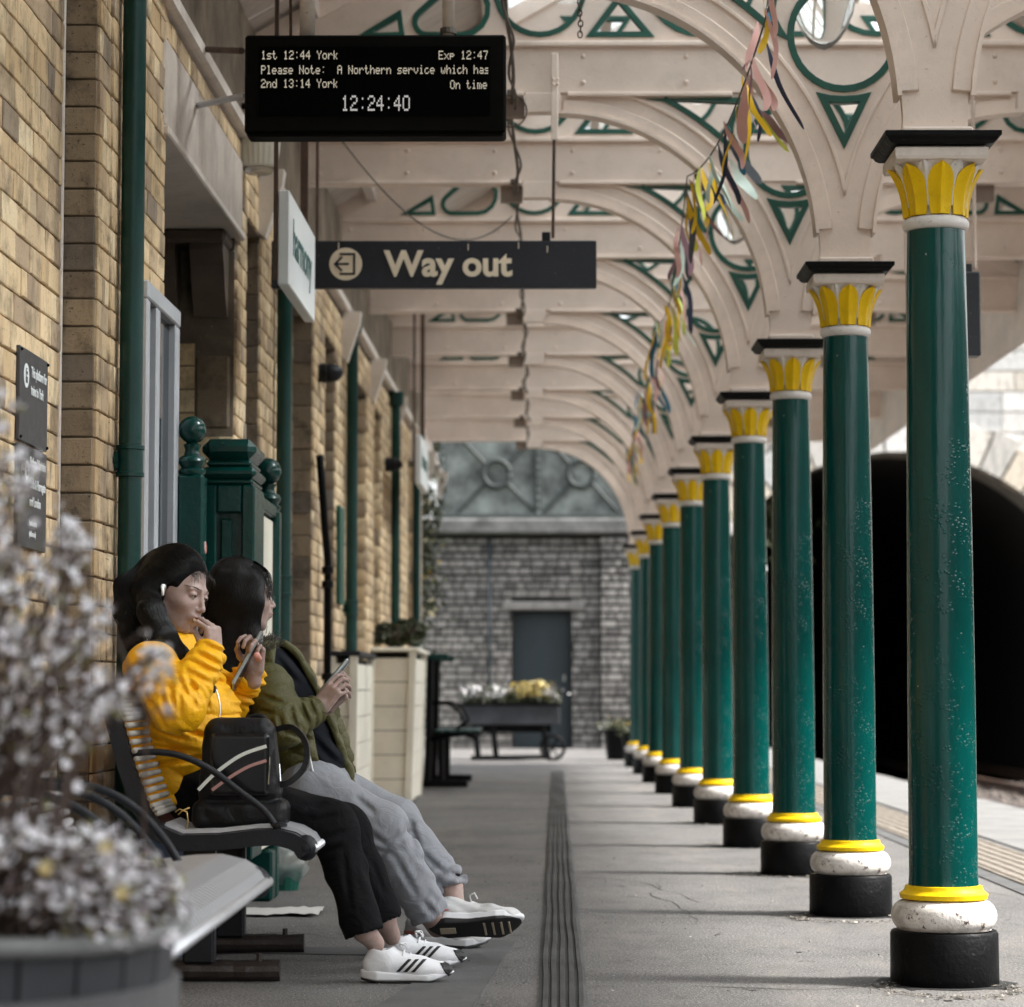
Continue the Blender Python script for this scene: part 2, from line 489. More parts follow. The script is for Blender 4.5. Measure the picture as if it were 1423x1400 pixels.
M['leaf'] = mat_leaf('dark_leaf', [(0.02, 0.03, 0.012, 1), (0.045, 0.055, 0.02, 1), (0.09, 0.09, 0.05, 1)])
M['leaf_bush'] = mat_leaf('plant_leaf', [(0.08, 0.058, 0.055, 1), (0.20, 0.155, 0.15, 1), (0.22, 0.22, 0.06, 1), (0.09, 0.065, 0.065, 1), (0.30, 0.24, 0.25, 1)])
M['petal'] = mat_leaf('white_petal', [(0.86, 0.85, 0.90, 1), (0.78, 0.74, 0.80, 1), (0.90, 0.92, 0.95, 1), (0.66, 0.58, 0.64, 1)])
M['petal_yellow'] = mat_leaf('yellow_petal', [(0.75, 0.5, 0.05, 1), (0.7, 0.62, 0.4, 1), (0.65, 0.45, 0.1, 1)])
M['stem'] = simple('plant_stem', (0.07, 0.045, 0.035, 1), 0.7)
M['paper'] = simple('white_paper', (0.62, 0.60, 0.57, 1), 0.7)
M['tub_band'] = paint('tub_band', (0.11, 0.11, 0.115, 1), 0.5, 0.2, spec=0.3)
M['recess_shade'] = paint('shaded_block', (0.26, 0.20, 0.165, 1), 0.7, 0.2)


def mat_emit(name, col, s):
    t = NT(name)
    t.b.inputs['Base Color'].default_value = (0.02, 0.02, 0.02, 1)
    t.b.inputs['Emission Color'].default_value = col
    t.b.inputs['Emission Strength'].default_value = s
    return t.m


M['led'] = mat_emit('led_text', (0.95, 0.84, 0.66, 1), 0.19)
M['led_white'] = mat_emit('led_clock', (0.88, 0.84, 0.80, 1), 0.19)
M['screen'] = simple('screen_black', (0.0012, 0.0012, 0.0012, 1), 0.6)
M['screen'].node_tree.nodes['Principled BSDF'].inputs['Specular IOR Level'].default_value = 0.02
M['case_black'] = simple('display_case_black', (0.0026, 0.0024, 0.0022, 1), 0.6)
M['case_black'].node_tree.nodes['Principled BSDF'].inputs['Specular IOR Level'].default_value = 0.06
M['petal_dull'] = mat_leaf('dull_petal', [(0.40, 0.39, 0.40, 1), (0.28, 0.27, 0.28, 1), (0.5, 0.5, 0.5, 1)])
M['petal_dull_yellow'] = mat_leaf('dull_yellow_petal', [(0.42, 0.30, 0.05, 1), (0.40, 0.34, 0.15, 1), (0.30, 0.22, 0.05, 1)])
RIB = {}
for nm, c in (('gold', (0.88, 0.55, 0.01, 1)), ('pink', (0.80, 0.46, 0.42, 1)), ('navy', (0.02, 0.03, 0.07, 1)), ('teal', (0.01, 0.15, 0.25, 1)),
              ('lime', (0.75, 0.80, 0.12, 1)), ('mint', (0.62, 0.76, 0.68, 1)), ('mauve', (0.34, 0.19, 0.24, 1)), ('grey', (0.10, 0.11, 0.13, 1))):
    RIB[nm] = simple('ribbon_' + nm, c, 0.45)


# ------------------------------------------------------------------ mesh helpers
def link_mesh(name, me, mat=None, parent=None, smooth=False, loc=None):
    if mat is not None and not me.materials:
        for mm in (mat if isinstance(mat, (list, tuple)) else [mat]):
            me.materials.append(mm)
    if smooth:
        me.polygons.foreach_set('use_smooth', [True] * len(me.polygons))
    o = bpy.data.objects.new(name, me)
    COL.objects.link(o)
    if parent is not None:
        o.parent = parent
    if loc is not None:
        o.location = loc
    return o


def np_mesh(name, V, F):
    me = bpy.data.meshes.new(name)
    V = np.asarray(V, dtype=np.float32)
    F = np.asarray(F, dtype=np.int32)
    k = F.shape[1]
    me.vertices.add(len(V))
    me.vertices.foreach_set('co', V.ravel())
    me.loops.add(F.size)
    me.loops.foreach_set('vertex_index', F.ravel())
    me.polygons.add(len(F))
    me.polygons.foreach_set('loop_start', np.arange(len(F), dtype=np.int32) * k)
    me.polygons.foreach_set('loop_total', np.full(len(F), k, dtype=np.int32))
    me.update(calc_edges=True)
    return me


class MB:
    """collects shapes, links them as one mesh"""

    def __init__(s):
        s.v = []
        s.f = []

    def add(s, vs, fs):
        b = len(s.v)
        s.v += [tuple(v) for v in vs]
        s.f += [tuple(b + i for i in f) for f in fs]
        return s

    def box(s, lo, hi, mat=None):
        x0, y0, z0 = lo
        x1, y1, z1 = hi
        vs = [(x0, y0, z0), (x1, y0, z0), (x1, y1, z0), (x0, y1, z0), (x0, y0, z1), (x1, y0, z1), (x1, y1, z1), (x0, y1, z1)]
        if mat is not None:
            vs = [mat @ Vector(v) for v in vs]
        return s.add(vs, [(0, 3, 2, 1), (4, 5, 6, 7), (0, 1, 5, 4), (1, 2, 6, 5), (2, 3, 7, 6), (3, 0, 4, 7)])

    def cbox(s, lo, hi, c=0.004, mat=None):
        """box with chamfered edges"""
        lo = Vector(lo)
        hi = Vector(hi)
        ctr = (lo + hi) / 2
        h = (hi - lo) / 2
        c = min(c, h.x * 0.9, h.y * 0.9, h.z * 0.9)
        bm = bmesh.new()
        bmesh.ops.create_cube(bm, size=2)
        for v in bm.verts:
            v.co = Vector((v.co.x * h.x, v.co.y * h.y, v.co.z * h.z)) + ctr
        bmesh.ops.bevel(bm, geom=bm.edges[:], offset=c, segments=1, affect='EDGES')
        bm.verts.index_update()
        vs = [(mat @ v.co) if mat is not None else v.co.copy() for v in bm.verts]
        fs = [[v.index for v in f.verts] for f in bm.faces]
        bm.free()
        return s.add(vs, fs)

    def tube(s, pts, r, n=8, cap=True):
        pts = [Vector(p) for p in pts]
        rs = r if isinstance(r, (list, tuple)) else [r] * len(pts)
        base = len(s.v)
        up = None
        for i, p in enumerate(pts):
            d = (pts[min(i + 1, len(pts) - 1)] - pts[max(i - 1, 0)])
            d = d.normalized() if d.length > 1e-9 else Vector((0, 0, 1))
            if up is None:
                up = Vector((0, 0, 1)) if abs(d.z) < 0.9 else Vector((1, 0, 0))
            a = d.cross(up).normalized()
            up = a.cross(d).normalized()
            for k in range(n):
                t = 2 * PI * k / n
                s.v.append(tuple(p + (a * math.cos(t) + up * math.sin(t)) * rs[i]))
        for i in range(len(pts) - 1):
            for k in range(n):
                k2 = (k + 1) % n
                s.f.append((base + i * n + k, base + i * n + k2, base + (i + 1) * n + k2, base + (i + 1) * n + k))
        if cap:
            s.f.append(tuple(base + k for k in range(n - 1, -1, -1)))
            e = base + (len(pts) - 1) * n
            s.f.append(tuple(e + k for k in range(n)))
        return s

    def lathe(s, prof, n=32, ctr=(0, 0, 0), square=0.0, phase=0.0):
        base = len(s.v)
        for (r, z) in prof:
            for k in range(n):
                t = 2 * PI * k / n + phase
                s.v.append((ctr[0] + r * math.cos(t), ctr[1] + r * math.sin(t), ctr[2] + z))
        m = len(prof)
        for i in range(m - 1):
            for k in range(n):
                k2 = (k + 1) % n
                s.f.append((base + i * n + k, base + i * n + k2, base + (i + 1) * n + k2, base + (i + 1) * n + k))
        s.f.append(tuple(base + k for k in range(n - 1, -1, -1)))
        e = base + (m - 1) * n
        s.f.append(tuple(e + k for k in range(n)))
        return s

    def prism(s, poly, y0, y1, plane='XZ'):
        """poly in (a,b); extruded along the third axis"""
        n = len(poly)
        def mk(a, b, c):
            return {'XZ': (a, c, b), 'XY': (a, b, c), 'YZ': (c, a, b)}[plane]
        vs = [mk(a, b, y0) for a, b in poly] + [mk(a, b, y1) for a, b in poly]
        fs = [tuple(range(n)), tuple(range(2 * n - 1, n - 1, -1))]
        for i in range(n):
            j = (i + 1) % n
            fs.append((i, i + n, j + n, j))
        return s.add(vs, fs)

    def ball(s, c, r, n=12, m=8, rot=None):
        r = (r, r, r) if not isinstance(r, (tuple, list)) else r
        prof = []
        b = len(s.v)
        c = Vector(c)
        for i in range(m + 1):
            th = PI * i / m
            for k in range(n):
                t = 2 * PI * k / n
                v = Vector((r[0] * math.sin(th) * math.cos(t), r[1] * math.sin(th) * math.sin(t), -r[2] * math.cos(th)))
                if rot is not None:
                    v = rot @ v
                s.v.append(tuple(c + v))
        for i in range(m):
            for k in range(n):
                k2 = (k + 1) % n
                s.f.append((b + i * n + k, b + i * n + k2, b + (i + 1) * n + k2, b + (i + 1) * n + k))
        return s

    def mesh(s, name, off=None):
        vs = s.v if off is None else [(v[0] - off[0], v[1] - off[1], v[2] - off[2]) for v in s.v]
        me = bpy.data.meshes.new(name)
        me.from_pydata(vs, [], s.f)
        me.validate()
        bm = bmesh.new()
        bm.from_mesh(me)
        bmesh.ops.recalc_face_normals(bm, faces=bm.faces)
        bm.to_mesh(me)
        bm.free()
        return me

    def build(s, name, mat, parent=None, smooth=False, off=None, autosmooth=None):
        if off is None and parent is not None:
            off = parent.get('_o')
        me = s.mesh(name, off)
        o = link_mesh(name, me, mat, parent, smooth)
        if autosmooth:
            smooth_by_angle(me, autosmooth)
        return o


def smooth_by_angle(me, deg):
    me.polygons.foreach_set('use_smooth', [True] * len(me.polygons))
    bm = bmesh.new()
    bm.from_mesh(me)
    a = R(deg)
    for e in bm.edges:
        if len(e.link_faces) == 2 and e.calc_face_angle(0) > a:
            e.smooth = False
    bm.to_mesh(me)
    bm.free()


def tag(o, label=None, cat=None, group=None, kind=None):
    if label:
        o['label'] = label
    if cat:
        o['category'] = cat
    if group:
        o['group'] = group
    if kind:
        o['kind'] = kind
    return o


ORIG = {}


def thing(name, label, cat, loc=(0, 0, 0), rz=0.0, group=None, world=False):
    """Empty at the base of a thing; world=True: its parts are given in world coordinates"""
    o = bpy.data.objects.new(name, None)
    o.empty_display_size = 0.1
    COL.objects.link(o)
    o.location = loc
    o.rotation_euler = (0, 0, rz)
    tag(o, label, cat, group)
    if world:
        o['_o'] = tuple(loc)
    return o


def copy_tree(o, parent=None):
    c = o.copy()
    COL.objects.link(c)
    c.parent = parent
    for ch in list(o.children):
        copy_tree(ch, c)
    return c


def curve2d(splines, depth, bevel=0.0, res=0):
    """filled 2D outline with holes -> mesh in XZ plane, thickness 2*depth along Y"""
    cu = bpy.data.curves.new('c', 'CURVE')
    cu.dimensions = '2D'
    cu.fill_mode = 'BOTH'
    cu.extrude = depth
    cu.bevel_depth = bevel
    cu.bevel_resolution = 0
    for pts in splines:
        sp = cu.splines.new('POLY')
        sp.points.add(len(pts) - 1)
        for i, (a, b) in enumerate(pts):
            sp.points[i].co = (a, b, 0, 1)
        sp.use_cyclic_u = True
    ob = bpy.data.objects.new('c', cu)
    COL.objects.link(ob)
    bpy.context.view_layer.update()
    me = bpy.data.meshes.new_from_object(ob.evaluated_get(bpy.context.evaluated_depsgraph_get()))
    bpy.data.objects.remove(ob)
    bpy.data.curves.remove(cu)
    me.transform(Matrix.Rotation(PI / 2, 4, 'X'))
    return me


def ring_strip(pts, w, depth):
    """closed band of width w just inside outline pts, as mesh in XZ"""
    n = len(pts)
    inner = []
    area = sum(pts[i][0] * pts[(i + 1) % n][1] - pts[(i + 1) % n][0] * pts[i][1] for i in range(n))
    sg = 1 if area > 0 else -1
    for i in range(n):
        p0 = Vector(pts[i - 1])
        p1 = Vector(pts[i])
        p2 = Vector(pts[(i + 1) % n])
        d1 = (p1 - p0).normalized()
        d2 = (p2 - p1).normalized()
        n1 = Vector((-d1.y, d1.x)) * sg
        n2 = Vector((-d2.y, d2.x)) * sg
        m = (n1 + n2)
        if m.length < 1e-6:
            m = n1
        m.normalize()
        k = w / max(0.35, m.dot(n1))
        inner.append(tuple(p1 + m * k))
    return inner


def text_mesh(txt, size, depth=0.001, bold=0.0, align='LEFT', sx=1.0, space=1.0):
    cu = bpy.data.curves.new('t', 'FONT')
    cu.body = txt
    cu.size = size
    cu.extrude = depth
    cu.offset = bold
    cu.align_x = align
    cu.space_character = space
    cu.resolution_u = 4
    ob = bpy.data.objects.new('t', cu)
    COL.objects.link(ob)
    bpy.context.view_layer.update()
    me = bpy.data.meshes.new_from_object(ob.evaluated_get(bpy.context.evaluated_depsgraph_get()))
    bpy.data.objects.remove(ob)
    bpy.data.curves.remove(cu)
    me.transform(Matrix.Diagonal((sx, 1, 1, 1)))
    me.transform(Matrix.Rotation(PI / 2, 4, 'X'))
    return me


def merge_meshes(name, items):
    """items: list of (mesh, matrix) -> one mesh"""
    V, F, b = [], [], 0
    for me, mt in items:
        for v in me.vertices:
            V.append(tuple(mt @ v.co))
        for p in me.polygons:
            F.append(tuple(b + i for i in p.vertices))
        b = len(V)
    me = bpy.data.meshes.new(name)
    me.from_pydata(V, [], F)
    return me


# ------------------------------------------------------------------ signed distance modelling
def surface_nets(Fv, org, h):
    s = Fv < 0
    nx, ny, nz = Fv.shape
    cnt = np.zeros((nx - 1, ny - 1, nz - 1), np.int8)
    for dx in (0, 1):
        for dy in (0, 1):
            for dz in (0, 1):
                cnt += s[dx:nx - 1 + dx, dy:ny - 1 + dy, dz:nz - 1 + dz]
    act = (cnt > 0) & (cnt < 8)
    ids = np.argwhere(act)
    idx = -np.ones(act.shape, np.int32)
    idx[act] = np.arange(len(ids))
    acc = np.zeros((len(ids), 3))
    num = np.zeros(len(ids))
    cor = [(0, 0, 0), (1, 0, 0), (0, 1, 0), (1, 1, 0), (0, 0, 1), (1, 0, 1), (0, 1, 1), (1, 1, 1)]
    edges = [(0, 1), (2, 3), (4, 5), (6, 7), (0, 2), (1, 3), (4, 6), (5, 7), (0, 4), (1, 5), (2, 6), (3, 7)]
    vals = [Fv[ids[:, 0] + c[0], ids[:, 1] + c[1], ids[:, 2] + c[2]] for c in cor]
    for a, b in edges:
        va, vb = vals[a], vals[b]
        m = (va < 0) != (vb < 0)
        t = np.where(m, va / np.where(m, va - vb, 1), 0)
        pa, pb = np.array(cor[a]), np.array(cor[b])
        acc += np.where(m[:, None], pa + t[:, None] * (pb - pa), 0)
        num += m
    V = (ids + acc / num[:, None]) * h + np.array(org)
    quads = []
    for ax in range(3):
        sl0 = [slice(1, -1)] * 3
        sl1 = [slice(1, -1)] * 3
        sl0[ax] = slice(0, -1)
        sl1[ax] = slice(1, None)
        a = s[tuple(sl0)]
        b = s[tuple(sl1)]
        e = np.argwhere(a != b)
        off = np.array([1, 1, 1])
        off[ax] = 0
        g = e + off
        fl = a[e[:, 0], e[:, 1], e[:, 2]]
        u = np.zeros(3, int)
        w = np.zeros(3, int)
        u[(ax + 1) % 3] = 1
        w[(ax + 2) % 3] = 1
        c00 = g - u - w
        c10 = g - w
        c11 = g
        c01 = g - u
        q = np.stack([idx[c[:, 0], c[:, 1], c[:, 2]] for c in (c00, c10, c11, c01)], 1)
        q[~fl] = q[~fl][:, ::-1]
        quads.append(q)
    return V, np.concatenate(quads)


def sdf_mesh(fn, lo, hi, h):
    lo = np.array(lo, float)
    hi = np.array(hi, float)
    n = np.ceil((hi - lo) / h).astype(int) + 1
    # coarse pass first, fine evaluation only near the surface
    ax = [lo[i] + h * np.arange(n[i]) for i in range(3)]
    G = 4
    cx = [a[::G] for a in ax]
    CP = np.stack(np.meshgrid(*cx, indexing='ij'), -1).reshape(-1, 3).astype(np.float32)
    CF = fn(CP).reshape([len(a) for a in cx])
    Fv = np.repeat(np.repeat(np.repeat(CF, G, 0), G, 1), G, 2)[:n[0], :n[1], :n[2]].astype(np.float32)
    near = np.abs(Fv) < (G * h * 2.2)
    ii = np.argwhere(near)
    pts = np.stack([ax[k][ii[:, k]] for k in range(3)], 1).astype(np.float32)
    vals = np.empty(len(pts), np.float32)
    for i in range(0, len(pts), 400000):
        vals[i:i + 400000] = fn(pts[i:i + 400000])
    Fv[near] = vals
    return surface_nets(Fv, lo, h)


def smin(a, b, k):
    hh = np.clip(0.5 + 0.5 * (b - a) / k, 0, 1)
    return b + (a - b) * hh - k * hh * (1 - hh)


def smax(a, b, k):
    return -smin(-a, -b, k)


def cap(p, a, b, ra, rb, want_t=False):
    a = np.asarray(a, np.float32)
    b = np.asarray(b, np.float32)
    ba = b - a
    L2 = float(ba @ ba) + 1e-12
    t = np.clip(((p - a) @ ba) / L2, 0, 1)
    d = np.linalg.norm(p - a - t[:, None] * ba, axis=1) - (ra + (rb - ra) * t)
    return (d, t * math.sqrt(L2)) if want_t else d


def ell(p, c, r, rot=None):
    q = p - np.asarray(c, np.float32)
    if rot is not None:
        q = q @ np.asarray(rot, np.float32)
    r = np.asarray(r, np.float32)
    k0 = np.linalg.norm(q / r, axis=1)
    k1 = np.linalg.norm(q / (r * r), axis=1) + 1e-9
    return k0 * (k0 - 1) / k1


def rbox(p, c, hs, rad, rot=None):
    q = p - np.asarray(c, np.float32)
    if rot is not None:
        q = q @ np.asarray(rot, np.float32)
    q = np.abs(q) - (np.asarray(hs, np.float32) - rad)
    return np.linalg.norm(np.maximum(q, 0), axis=1) + np.minimum(q.max(1), 0) - rad


def quilt(s, pitch, amp):
    return amp * (np.abs(np.sin(PI * s / pitch)) ** 0.42 - 0.6)

# ================================================================== GROUND
WX, WS = -1.40, 0.0135                # building line: x = WX + WS*y
COLX, HTOP = 1.166, 2.40
TSX, TSZ = 1.045, 1.09                # the trusses' true spread and rise
CY = [7.38, 9.62, 11.72, 13.79, 16.18, 18.50, 20.91, 23.35, 25.75, 28.15]
CXS = [1.166, 1.178, 1.184, 1.168, 1.163, 1.155, 1.150, 1.152, 1.165, 1.170]
EDGE = 3.37

mb = MB()
mb.box((-400, -60, -0.96), (400, 900, -0.95))
tag(mb.build('ground', M['grass']), kind='structure')
mb = MB()
mb.box((-2.6, -6, -0.949), (3.30, 43.5, 0.0))
tag(mb.build('platform', M['tarmac']), kind='structure')
mb = MB()
mb.box((3.35, -6, -0.948), (14, 75, -0.80))
bed = mb.build('track_bed', M['soot'] if False else M['ballast'])
tag(bed, kind='structure')

# unseen wooded bank, added to darken the column reflections and cut sky fill
def bank():
    rb = np.random.RandomState(77)
    ny_, nx_ = 60, 10
    V, F = [], []
    for i in range(ny_ + 1):
        y = -60 + 100 * i / ny_
        for j in range(nx_ + 1):
            s = j / nx_
            V.append((15.5 + 14 * s + rb.normal() * .4, y + rb.normal() * .4, -.95 + 8.5 * s ** .55 + rb.normal() * .35 * (s > 0)))
    n = nx_ + 1
    F = [(i * n + j, i * n + j + 1, (i + 1) * n + j + 1, (i + 1) * n + j) for i in range(ny_) for j in range(nx_)]
    return np_mesh('bank', V, F)
tag(link_mesh('added_hillside', bank(), paint('added_bank_dark', (0.035, 0.040, 0.022, 1), 0.95, 0.3, (0.1, 0.1, 0.05, 1), 0.5, 3, 0.6, 0.8), smooth=True), kind='structure')

# ballast stones as loose stuff between platform and tunnel
def blob_mesh(n, gen):
    V, F, b = [], [], 0
    base = [(1, 0, 0), (-1, 0, 0), (0, 1, 0), (0, -1, 0), (0, 0, 1), (0, 0, -1)]
    fs = [(0, 2, 4), (2, 1, 4), (1, 3, 4), (3, 0, 4), (2, 0, 5), (1, 2, 5), (3, 1, 5), (0, 3, 5)]
    for i in range(n):
        c, r = gen(i)
        for v in base:
            V.append((c[0] + v[0] * r * random.uniform(.6, 1.2), c[1] + v[1] * r * random.uniform(.6, 1.2), c[2] + v[2] * r * random.uniform(.5, 1)))
        F += [tuple(b + k for k in f) for f in fs]
        b += 6
    return np_mesh('stones', V, F)

me = blob_mesh(9000, lambda i: ((random.uniform(3.4, 13), random.uniform(14, 46), -0.79), random.uniform(.03, .07)))
tag(link_mesh('ballast', me, M['ballast']), kind='stuff')

rail_t = None
for j, (xa) in enumerate((4.25, 5.685, 7.6, 9.035)):
    t = thing('rail', ['rusty running rail nearest the platform edge', 'second rusty running rail out from the platform edge', 'third rusty running rail out from the platform', 'outermost rusty running rail entering the tunnel'][j], 'rail', (xa, 0, -0.79), group='running rails')
    MB().prism([(-.07, 0), (.07, 0), (.07, .012), (.01, .03), (.01, .11), (.035, .12), (.035, .15), (-.035, .15), (-.035, .12), (-.01, .11), (-.01, .03), (-.07, .012)], 6, 70).build('rail_bar', M['rust'], t)

# dark patches, coping slabs, tactile slabs
mb = MB()
mb.prism([(-0.50, 6.0), (-0.20, 6.0), (-0.05, 8.6), (-0.18, 8.6)], 0.001, 0.004, 'XY')
tag(mb.build('patch', M['patch']), kind='structure')
mb = MB()
mb.prism([(-1.3, 8.25), (-0.35, 8.10), (-0.33, 8.32), (-1.3, 8.45)], 0.001, 0.004, 'XY')
tag(mb.build('patch', M['patch']), kind='structure')

pav = thing('paving', None, None, (0, 0, 0))
tag(pav, kind='structure')
cop = MB().cbox((0, 0.004, -0.14), (0.86, 0.896, 0.012), 0.006).mesh('coping_slab')
mid = MB().cbox((0, 0.003, -0.03), (0.45, 0.447, 0.006), 0.004).mesh('paving_slab')
tm = MB().cbox((0, 0.003, -0.03), (0.40, 0.397, 0.006), 0.004)
for i in range(6):
    for j in range(6):
        tm.lathe([(0.017, 0), (0.013, 0.006)], 6, (0.035 + i * 0.066, 0.035 + j * 0.066, 0.006))
tm = tm.mesh('tactile_slab')
for k in range(40):
    o = link_mesh('coping_slab', cop, M['slab'], pav, loc=(2.52, 7.0 + k * 0.9, 0.0))
    o.location.z += random.uniform(-.002, .003)
for k in range(80):
    link_mesh('tactile_slab', tm, M['tactile'], pav, loc=(2.085, 7.0 + k * 0.4, 0.0 + random.uniform(-.001, .002)))
MB().box((1.985, 6, 0.0), (2.07, 43, 0.005)).build('edge_strip', M['patch'], pav)
MB().box((2.487, 6, 0.0), (2.518, 43, 0.004)).build('edge_strip', M['patch'], pav)

# ribbed cable cover let into the tarmac: it runs slightly across the view
cc = thing('cable_cover', 'long dark ribbed cable cover let into the middle of the platform floor', 'cable cover')
L = 21.0
def cov(y, off):
    return 0.085 + (0.27 - 0.085) * (y - 6.8) / 19.1 + off
for j in range(5):
    mb = MB()
    n = 60
    pts = []
    for i in range(n + 1):
        y = 5.4 + L * i / n
        wob = 0.0022 * math.sin(y * 2.1 + j) + 0.0012 * math.sin(y * 5.3)
        pts.append((cov(y, (j - 2) * 0.0245 + wob), y))
    w = 0.0100
    poly = [(x - w, y) for x, y in pts] + [(x + w, y) for x, y in reversed(pts)]
    mb2 = MB()
    for i in range(n):
        mb2.add([(pts[i][0] - w, pts[i][1], 0.001), (pts[i][0] + w, pts[i][1], 0.001), (pts[i + 1][0] + w, pts[i + 1][1], 0.001), (pts[i + 1][0] - w, pts[i + 1][1], 0.001),
                 (pts[i][0] - w * .6, pts[i][1], 0.011), (pts[i][0] + w * .6, pts[i][1], 0.011), (pts[i + 1][0] + w * .6, pts[i + 1][1], 0.011), (pts[i + 1][0] - w * .6, pts[i + 1][1], 0.011)],
                [(0, 1, 5, 4), (2, 3, 7, 6), (1, 2, 6, 5), (3, 0, 4, 7), (4, 5, 6, 7)])
    mb2.build('rib', M['cover'], cc)
mb2 = MB()
for i in range(60):
    y0, y1 = 5.4 + L * i / 60, 5.4 + L * (i + 1) / 60
    mb2.add([(cov(y0, -.066), y0, 0.003), (cov(y0, .066), y0, 0.003), (cov(y1, .066), y1, 0.003), (cov(y1, -.066), y1, 0.003)], [(0, 1, 2, 3)])
mb2.build('base_strip', M['patch'], cc)

# fine cracks in the tarmac
rc = random.Random(8)
for (x, y, a, n) in ((-.9, 8.9, .2, 16), (.6, 9.4, 1.4, 20), (-.35, 11.5, .3, 18), (.75, 13.0, 1.7, 26), (.45, 7.3, .1, 12), (1.35, 8.6, 1.2, 20), (-.6, 14.5, .6, 20)):
    mb = MB()
    for i in range(n):
        a += rc.uniform(-.5, .5)
        x1, y1 = x + .09 * math.cos(a), y + .16 * math.sin(a)
        w_ = rc.uniform(.0015, .004)
        mb.add([(x, y - w_, .0015), (x1, y1 - w_, .0015), (x1 + w_, y1 + w_, .0015), (x + w_, y + w_, .0015)], [(0, 1, 2, 3)])
        x, y = x1, y1
    tag(mb.build('crack', M['mortar_dark']), kind='structure')

# trodden gum spots and grime round the column feet
gum = MB()
for i in range(130):
    x, y, r = random.uniform(-1.0, 1.9), random.uniform(7, 18), random.uniform(.006, .016)
    n = 7
    gum.add([(x + r * random.uniform(.7, 1.1) * math.cos(2 * PI * q / n), y + r * random.uniform(.7, 1.1) * math.sin(2 * PI * q / n), .0022) for q in range(n)], [tuple(range(n))])
o = gum.build('gum_spots', paint('gum', (0.06, 0.06, 0.06, 1), 0.7))
tag(o, kind='stuff')
for k in range(7):
    mb = MB()
    n = 28
    mb.add([(CXS[k] + (.165 + abs(random.gauss(0, .03))) * math.cos(2 * PI * q / n), CY[k] + (.165 + abs(random.gauss(0, .03))) * math.sin(2 * PI * q / n), .0018) for q in range(n)], [tuple(range(n))])
    tag(mb.build('grime', M['mortar_dark']), kind='structure')

# litter: grit, petals and leaf bits
V, F = [], []
for i in range(3400):
    y = random.uniform(6.6, 24)
    x = random.uniform(-1.2, 2.0)
    if i > 1500:
        kk = random.choice((0, 0, 1, 1, 2, 3, 4))
        aa, rr_ = random.uniform(0, 6.3), .155 + abs(random.gauss(0, .045))
        x, y = 1.15 + rr_ * math.cos(aa), 7.2 + 2.25 * kk + rr_ * math.sin(aa)
    r = random.uniform(.0015, .0055) if i < 3340 else random.uniform(.008, .016)
    a = random.uniform(0, 6.3)
    b = len(V)
    for q in range(4):
        V.append((x + r * math.cos(a + q * PI / 2), y + r * 1.5 * math.sin(a + q * PI / 2), 0.003 + random.uniform(0, .005)))
    F.append((b, b + 1, b + 2, b + 3))
tag(link_mesh('grit', np_mesh('grit', V, F), mat_leaf('grit_bits', [(0.03, 0.025, 0.02, 1), (0.2, 0.18, 0.15, 1), (0.06, 0.05, 0.04, 1), (0.45, 0.42, 0.36, 1)])), kind='stuff')


# ================================================================== BRICKS
def brick_mesh(L, H, rough=0.003, proud=0.0045):
    c = 0.0022
    j = lambda: random.uniform(-rough, rough)
    vs = [(-0.03, 0, 0), (-0.03, L, 0), (-0.03, L, H), (-0.03, 0, H),
          (proud - c, 0, 0), (proud - c, L, 0), (proud - c, L, H), (proud - c, 0, H),
          (proud + j() * .5, c + abs(j()), c + abs(j())), (proud + j() * .5, L - c - abs(j()), c + abs(j())), (proud + j() * .5, L - c - abs(j()), H - c - abs(j())), (proud + j() * .5, c + abs(j()), H - c - abs(j()))]
    fs = [(0, 1, 5, 4), (1, 2, 6, 5), (2, 3, 7, 6), (3, 0, 4, 7), (4, 5, 9, 8), (5, 6, 10, 9), (6, 7, 11, 10), (7, 4, 8, 11), (8, 9, 10, 11)]
    return vs, fs


_bm_cache = {}


def brick_shared(L, H, mat, var):
    k = (round(L, 3), round(H, 3), mat.name, var)
    if k not in _bm_cache:
        vs, fs = brick_mesh(L, H)
        me = bpy.data.meshes.new('brick')
        me.from_pydata(vs, [], fs)
        me.materials.append(mat)
        _bm_cache[k] = me
    return _bm_cache[k]


